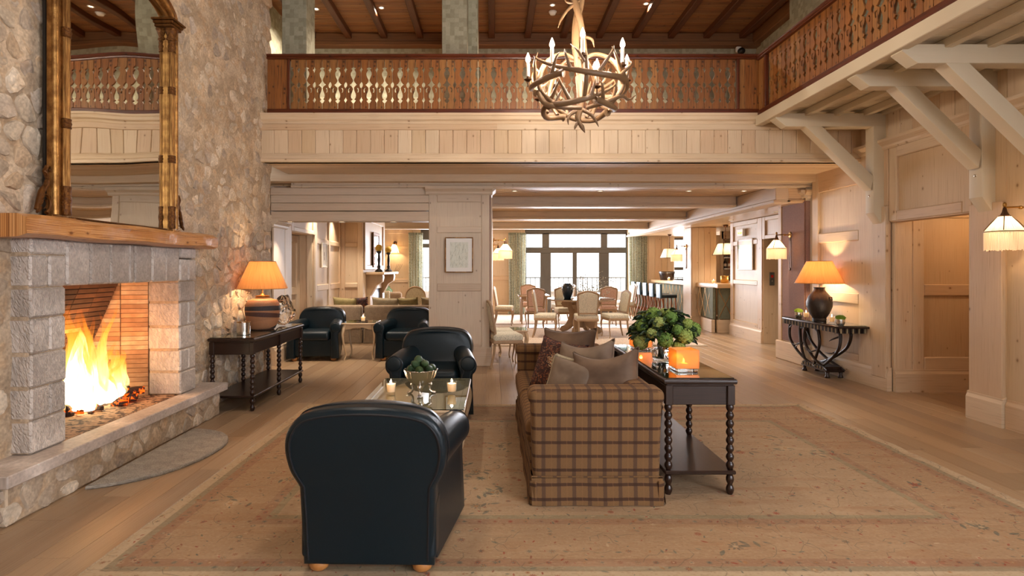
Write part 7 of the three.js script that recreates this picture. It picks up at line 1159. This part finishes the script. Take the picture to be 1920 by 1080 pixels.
{
  const t = thing('lounge_armchair', 'beige lounge armchair with a pale cushion by the far wall', 'armchair', [-3.05, 0, -16.6], 0.4); part('seat', at(rbox(0.9, 0.4, 0.8, 0.04), [0, 0.22, 0]), M.beige, t); part('arm', at(puff(0.2, 0.58, 0.85, 0.08, 0.01), [0.42, 0.32, 0]), M.beige, t); part('arm', at(puff(0.2, 0.58, 0.85, 0.08, 0.01), [-0.42, 0.32, 0]), M.beige, t); part('backrest', at(puff(0.9, 0.5, 0.22, 0.08, 0.01), [0, 0.52, -0.36]), M.beige, t); part('cushion', at(pillow(0.45, 0.42, 0.16), [-0.15, 0.62, -0.18], [-0.3, 0, 0]), M.cushBeige, t);
  const cs = [['olive satin cushion on the sofa back nearest the lounge door', -3.02, M.cushOlive, 0.5], ['wine-dark cushion tucked behind the olive satin cushion', -2.74, M.tapestry, 0.36], ['long beige cushion above the side table', -2.20, M.cushBeige, 0.55], ['gold satin cushion between two beige cushions', -1.72, M.cushOlive, 0.42], ['long beige cushion behind the right lounge armchair', -1.2, M.cushBeige, 0.56], ['dark olive cushion at the pillar end of the lounge sofa', -0.74, M.cushOlive, 0.36]];
  cs.forEach(([l, x, m, w], i) => { const c = thing('lounge_cushion', l, 'cushion', [x, 0.72, -11.52 - (i === 1 ? 0.12 : 0)], 0, 'cushions on the lounge sofas'); c.rotation.set(0.28, 0.1 * (i % 3 - 1), 0.06 * (i % 2 ? 1 : -1), 'YXZ'); part('cover', pillow(w, 0.36, 0.17, { seed: i + 2, n: 12 }), m, c); part('seam', tube([[-w / 2, -0.18, 0, 0.004], [0, -0.167, 0, 0.004], [w / 2, -0.18, 0, 0.004]], { seg: 8, rad: 4 }), m, c); });
  const m = thing('lounge_mantel', 'white carved mantelpiece on scrolled corbels in the lounge', 'mantel', [-2.9, 0, -13.75], PI / 2);
  part('shelf', at(cbox(1.95, 0.06, 0.42, 0.012, 'x'), [0, 1.37, 0.22]), M.whitePaint, m);
  for (const x of [-0.72, 0.72]) { part('corbel', at(ext(poly([[0, 0], [0.07, 0.05], [0.14, 0.16], [0.2, 0.28], [0.33, 0.36], [0.35, 0.46], [0.34, 0.52], [0, 0.52]]), 0.2, 0.012, { crease: 0.9 }), [x + 0.1, 0.82, 0.01], [0, -PI / 2, 0]), M.whitePaint, m); part('jamb', at(cbox(0.26, 0.86, 0.08, 0.008, 'y'), [x, 0.43, 0.05]), M.whitePaint, m); }
  part('lintel', at(cbox(1.25, 0.22, 0.06, 0.008, 'x'), [0, 1.1, 0.04]), M.whitePaint, m); part('fire_opening', at(cbox(1.15, 0.98, 0.02, 0.004), [0, 0.49, 0.015]), M.black, m);
  for (const [i, z] of [[0, -13.15], [1, -14.35]]) { const c = thing('candlestick', i ? 'turned black candlestick with a round yellow candle, farther one on the lounge mantel' : 'turned black candlestick with a round yellow candle, nearer one on the lounge mantel', 'candlestick', [-2.66, 1.401, z], 0, 'candlesticks on the lounge mantel'); part('stick', lathe([[0, 0], [0.09, 0], [0.09, 0.03], [0.03, 0.08], [0.045, 0.12], [0.025, 0.16], [0.035, 0.3], [0.022, 0.42], [0.06, 0.46], [0.065, 0.48], [0, 0.48]], 16), M.black, c); part('candle', at(ball(0.085, [1, 1, 1], 14), [0, 0.555, 0]), std({ color: C(0xd8b44a), roughness: 0.6 }), c); }
  const l = thing('lantern_lamp', 'small lantern-shaped wall lamp above the vase on the far lounge wall', 'wall lamp', [-3.17, 1.98, -18.24]); part('arm', tube([[0, 0.32, -0.02, 0.012], [0, 0.36, 0.1, 0.012], [0, 0.25, 0.16, 0.012]], { seg: 10, rad: 6 }), M.bronze, l); part('plate', at(ball(0.06, [1, 1, 0.3], 10), [0, 0.32, -0.02]), M.bronze, l); part('lamp_shade', at(grid(4, 1, (u, v) => { const a = u * 2 * PI + PI / 4, q = lerp(0.2, 0.09, v); return [Math.cos(a) * q, v * 0.26, -Math.sin(a) * q]; }), [0, 0, 0.16]), M.creamShade, l); part('bulb', at(ball(0.03, [1, 1, 1], 10), [0, 0.1, 0.16]), M.bulb, l); part('shade_frame', [0, 1, 2, 3].map((i) => { const a = i * PI / 2 + PI / 4; return tube([[Math.cos(a) * 0.2, 0, 0.16 - Math.sin(a) * 0.2, 0.01], [Math.cos(a) * 0.09, 0.26, 0.16 - Math.sin(a) * 0.09, 0.01]], { seg: 2, rad: 5 }); }), M.bronze, l); lamp(-3.17, 2.08, -18.08, 0xffdcae, 1.4, 0.03);
  const v = thing('twig_vase', 'green patterned jar holding bare curly twigs by the far lounge wall', 'vase', [-3.35, 0, -17.75]), r = rng(21), tw = []; for (let i = 0; i < 9; i++) { const a = rr(-0.5, 0.5, r); tw.push(tube([[0, 0.8, 0, 0.008], [a * 0.3, 1.1, rr(-0.05, 0.05, r), 0.007], [a * 0.9, 1.4, rr(-0.1, 0.1, r), 0.006], [a * 1.2, 1.62, 0, 0.003]], { seg: 10, rad: 4 })); } part('twigs', tw, M.darkWood, v); part('jar', lathe([[0, 0.55], [0.12, 0.55], [0.2, 0.68], [0.19, 0.8], [0.1, 0.88], [0.12, 0.92], [0, 0.9]], 20), std({ map: T.curtain, color: C(0x9ac0a0), roughness: 0.3 }), v); part('pedestal', at(cbox(0.34, 0.55, 0.34, 0.02, 'y'), [0, 0.275, 0]), M.darkWood, v);
  const k = thing('cane_chair', 'round-backed cane chair by the lounge window', 'chair', [-2.1, 0, -15.0], 0.0); part('back_frame', at(flat(new THREE.TorusGeometry(0.27, 0.02, 8, 32)), [0, 0.72, -0.22]), M.chairWood, k); part('cane', at(flat(new THREE.CircleGeometry(0.26, 28)), [0, 0.72, -0.215]), M.cushBeige, k); part('seat', at(puff(0.52, 0.1, 0.5, 0.04, 0.01), [0, 0.44, 0.02]), M.cushBeige, k); for (const a of [-1, 1]) for (const b of [-1, 1]) part('leg', tube([[a * 0.2, 0.4, b * 0.2, 0.02], [a * 0.22, 0, b * 0.22, 0.014]], { seg: 4, rad: 6 }), M.chairWood, k);
}
scene.traverse((o) => { if (o.isMesh) { o.castShadow = o.receiveShadow = true; } });
renderer.render(scene, camera);
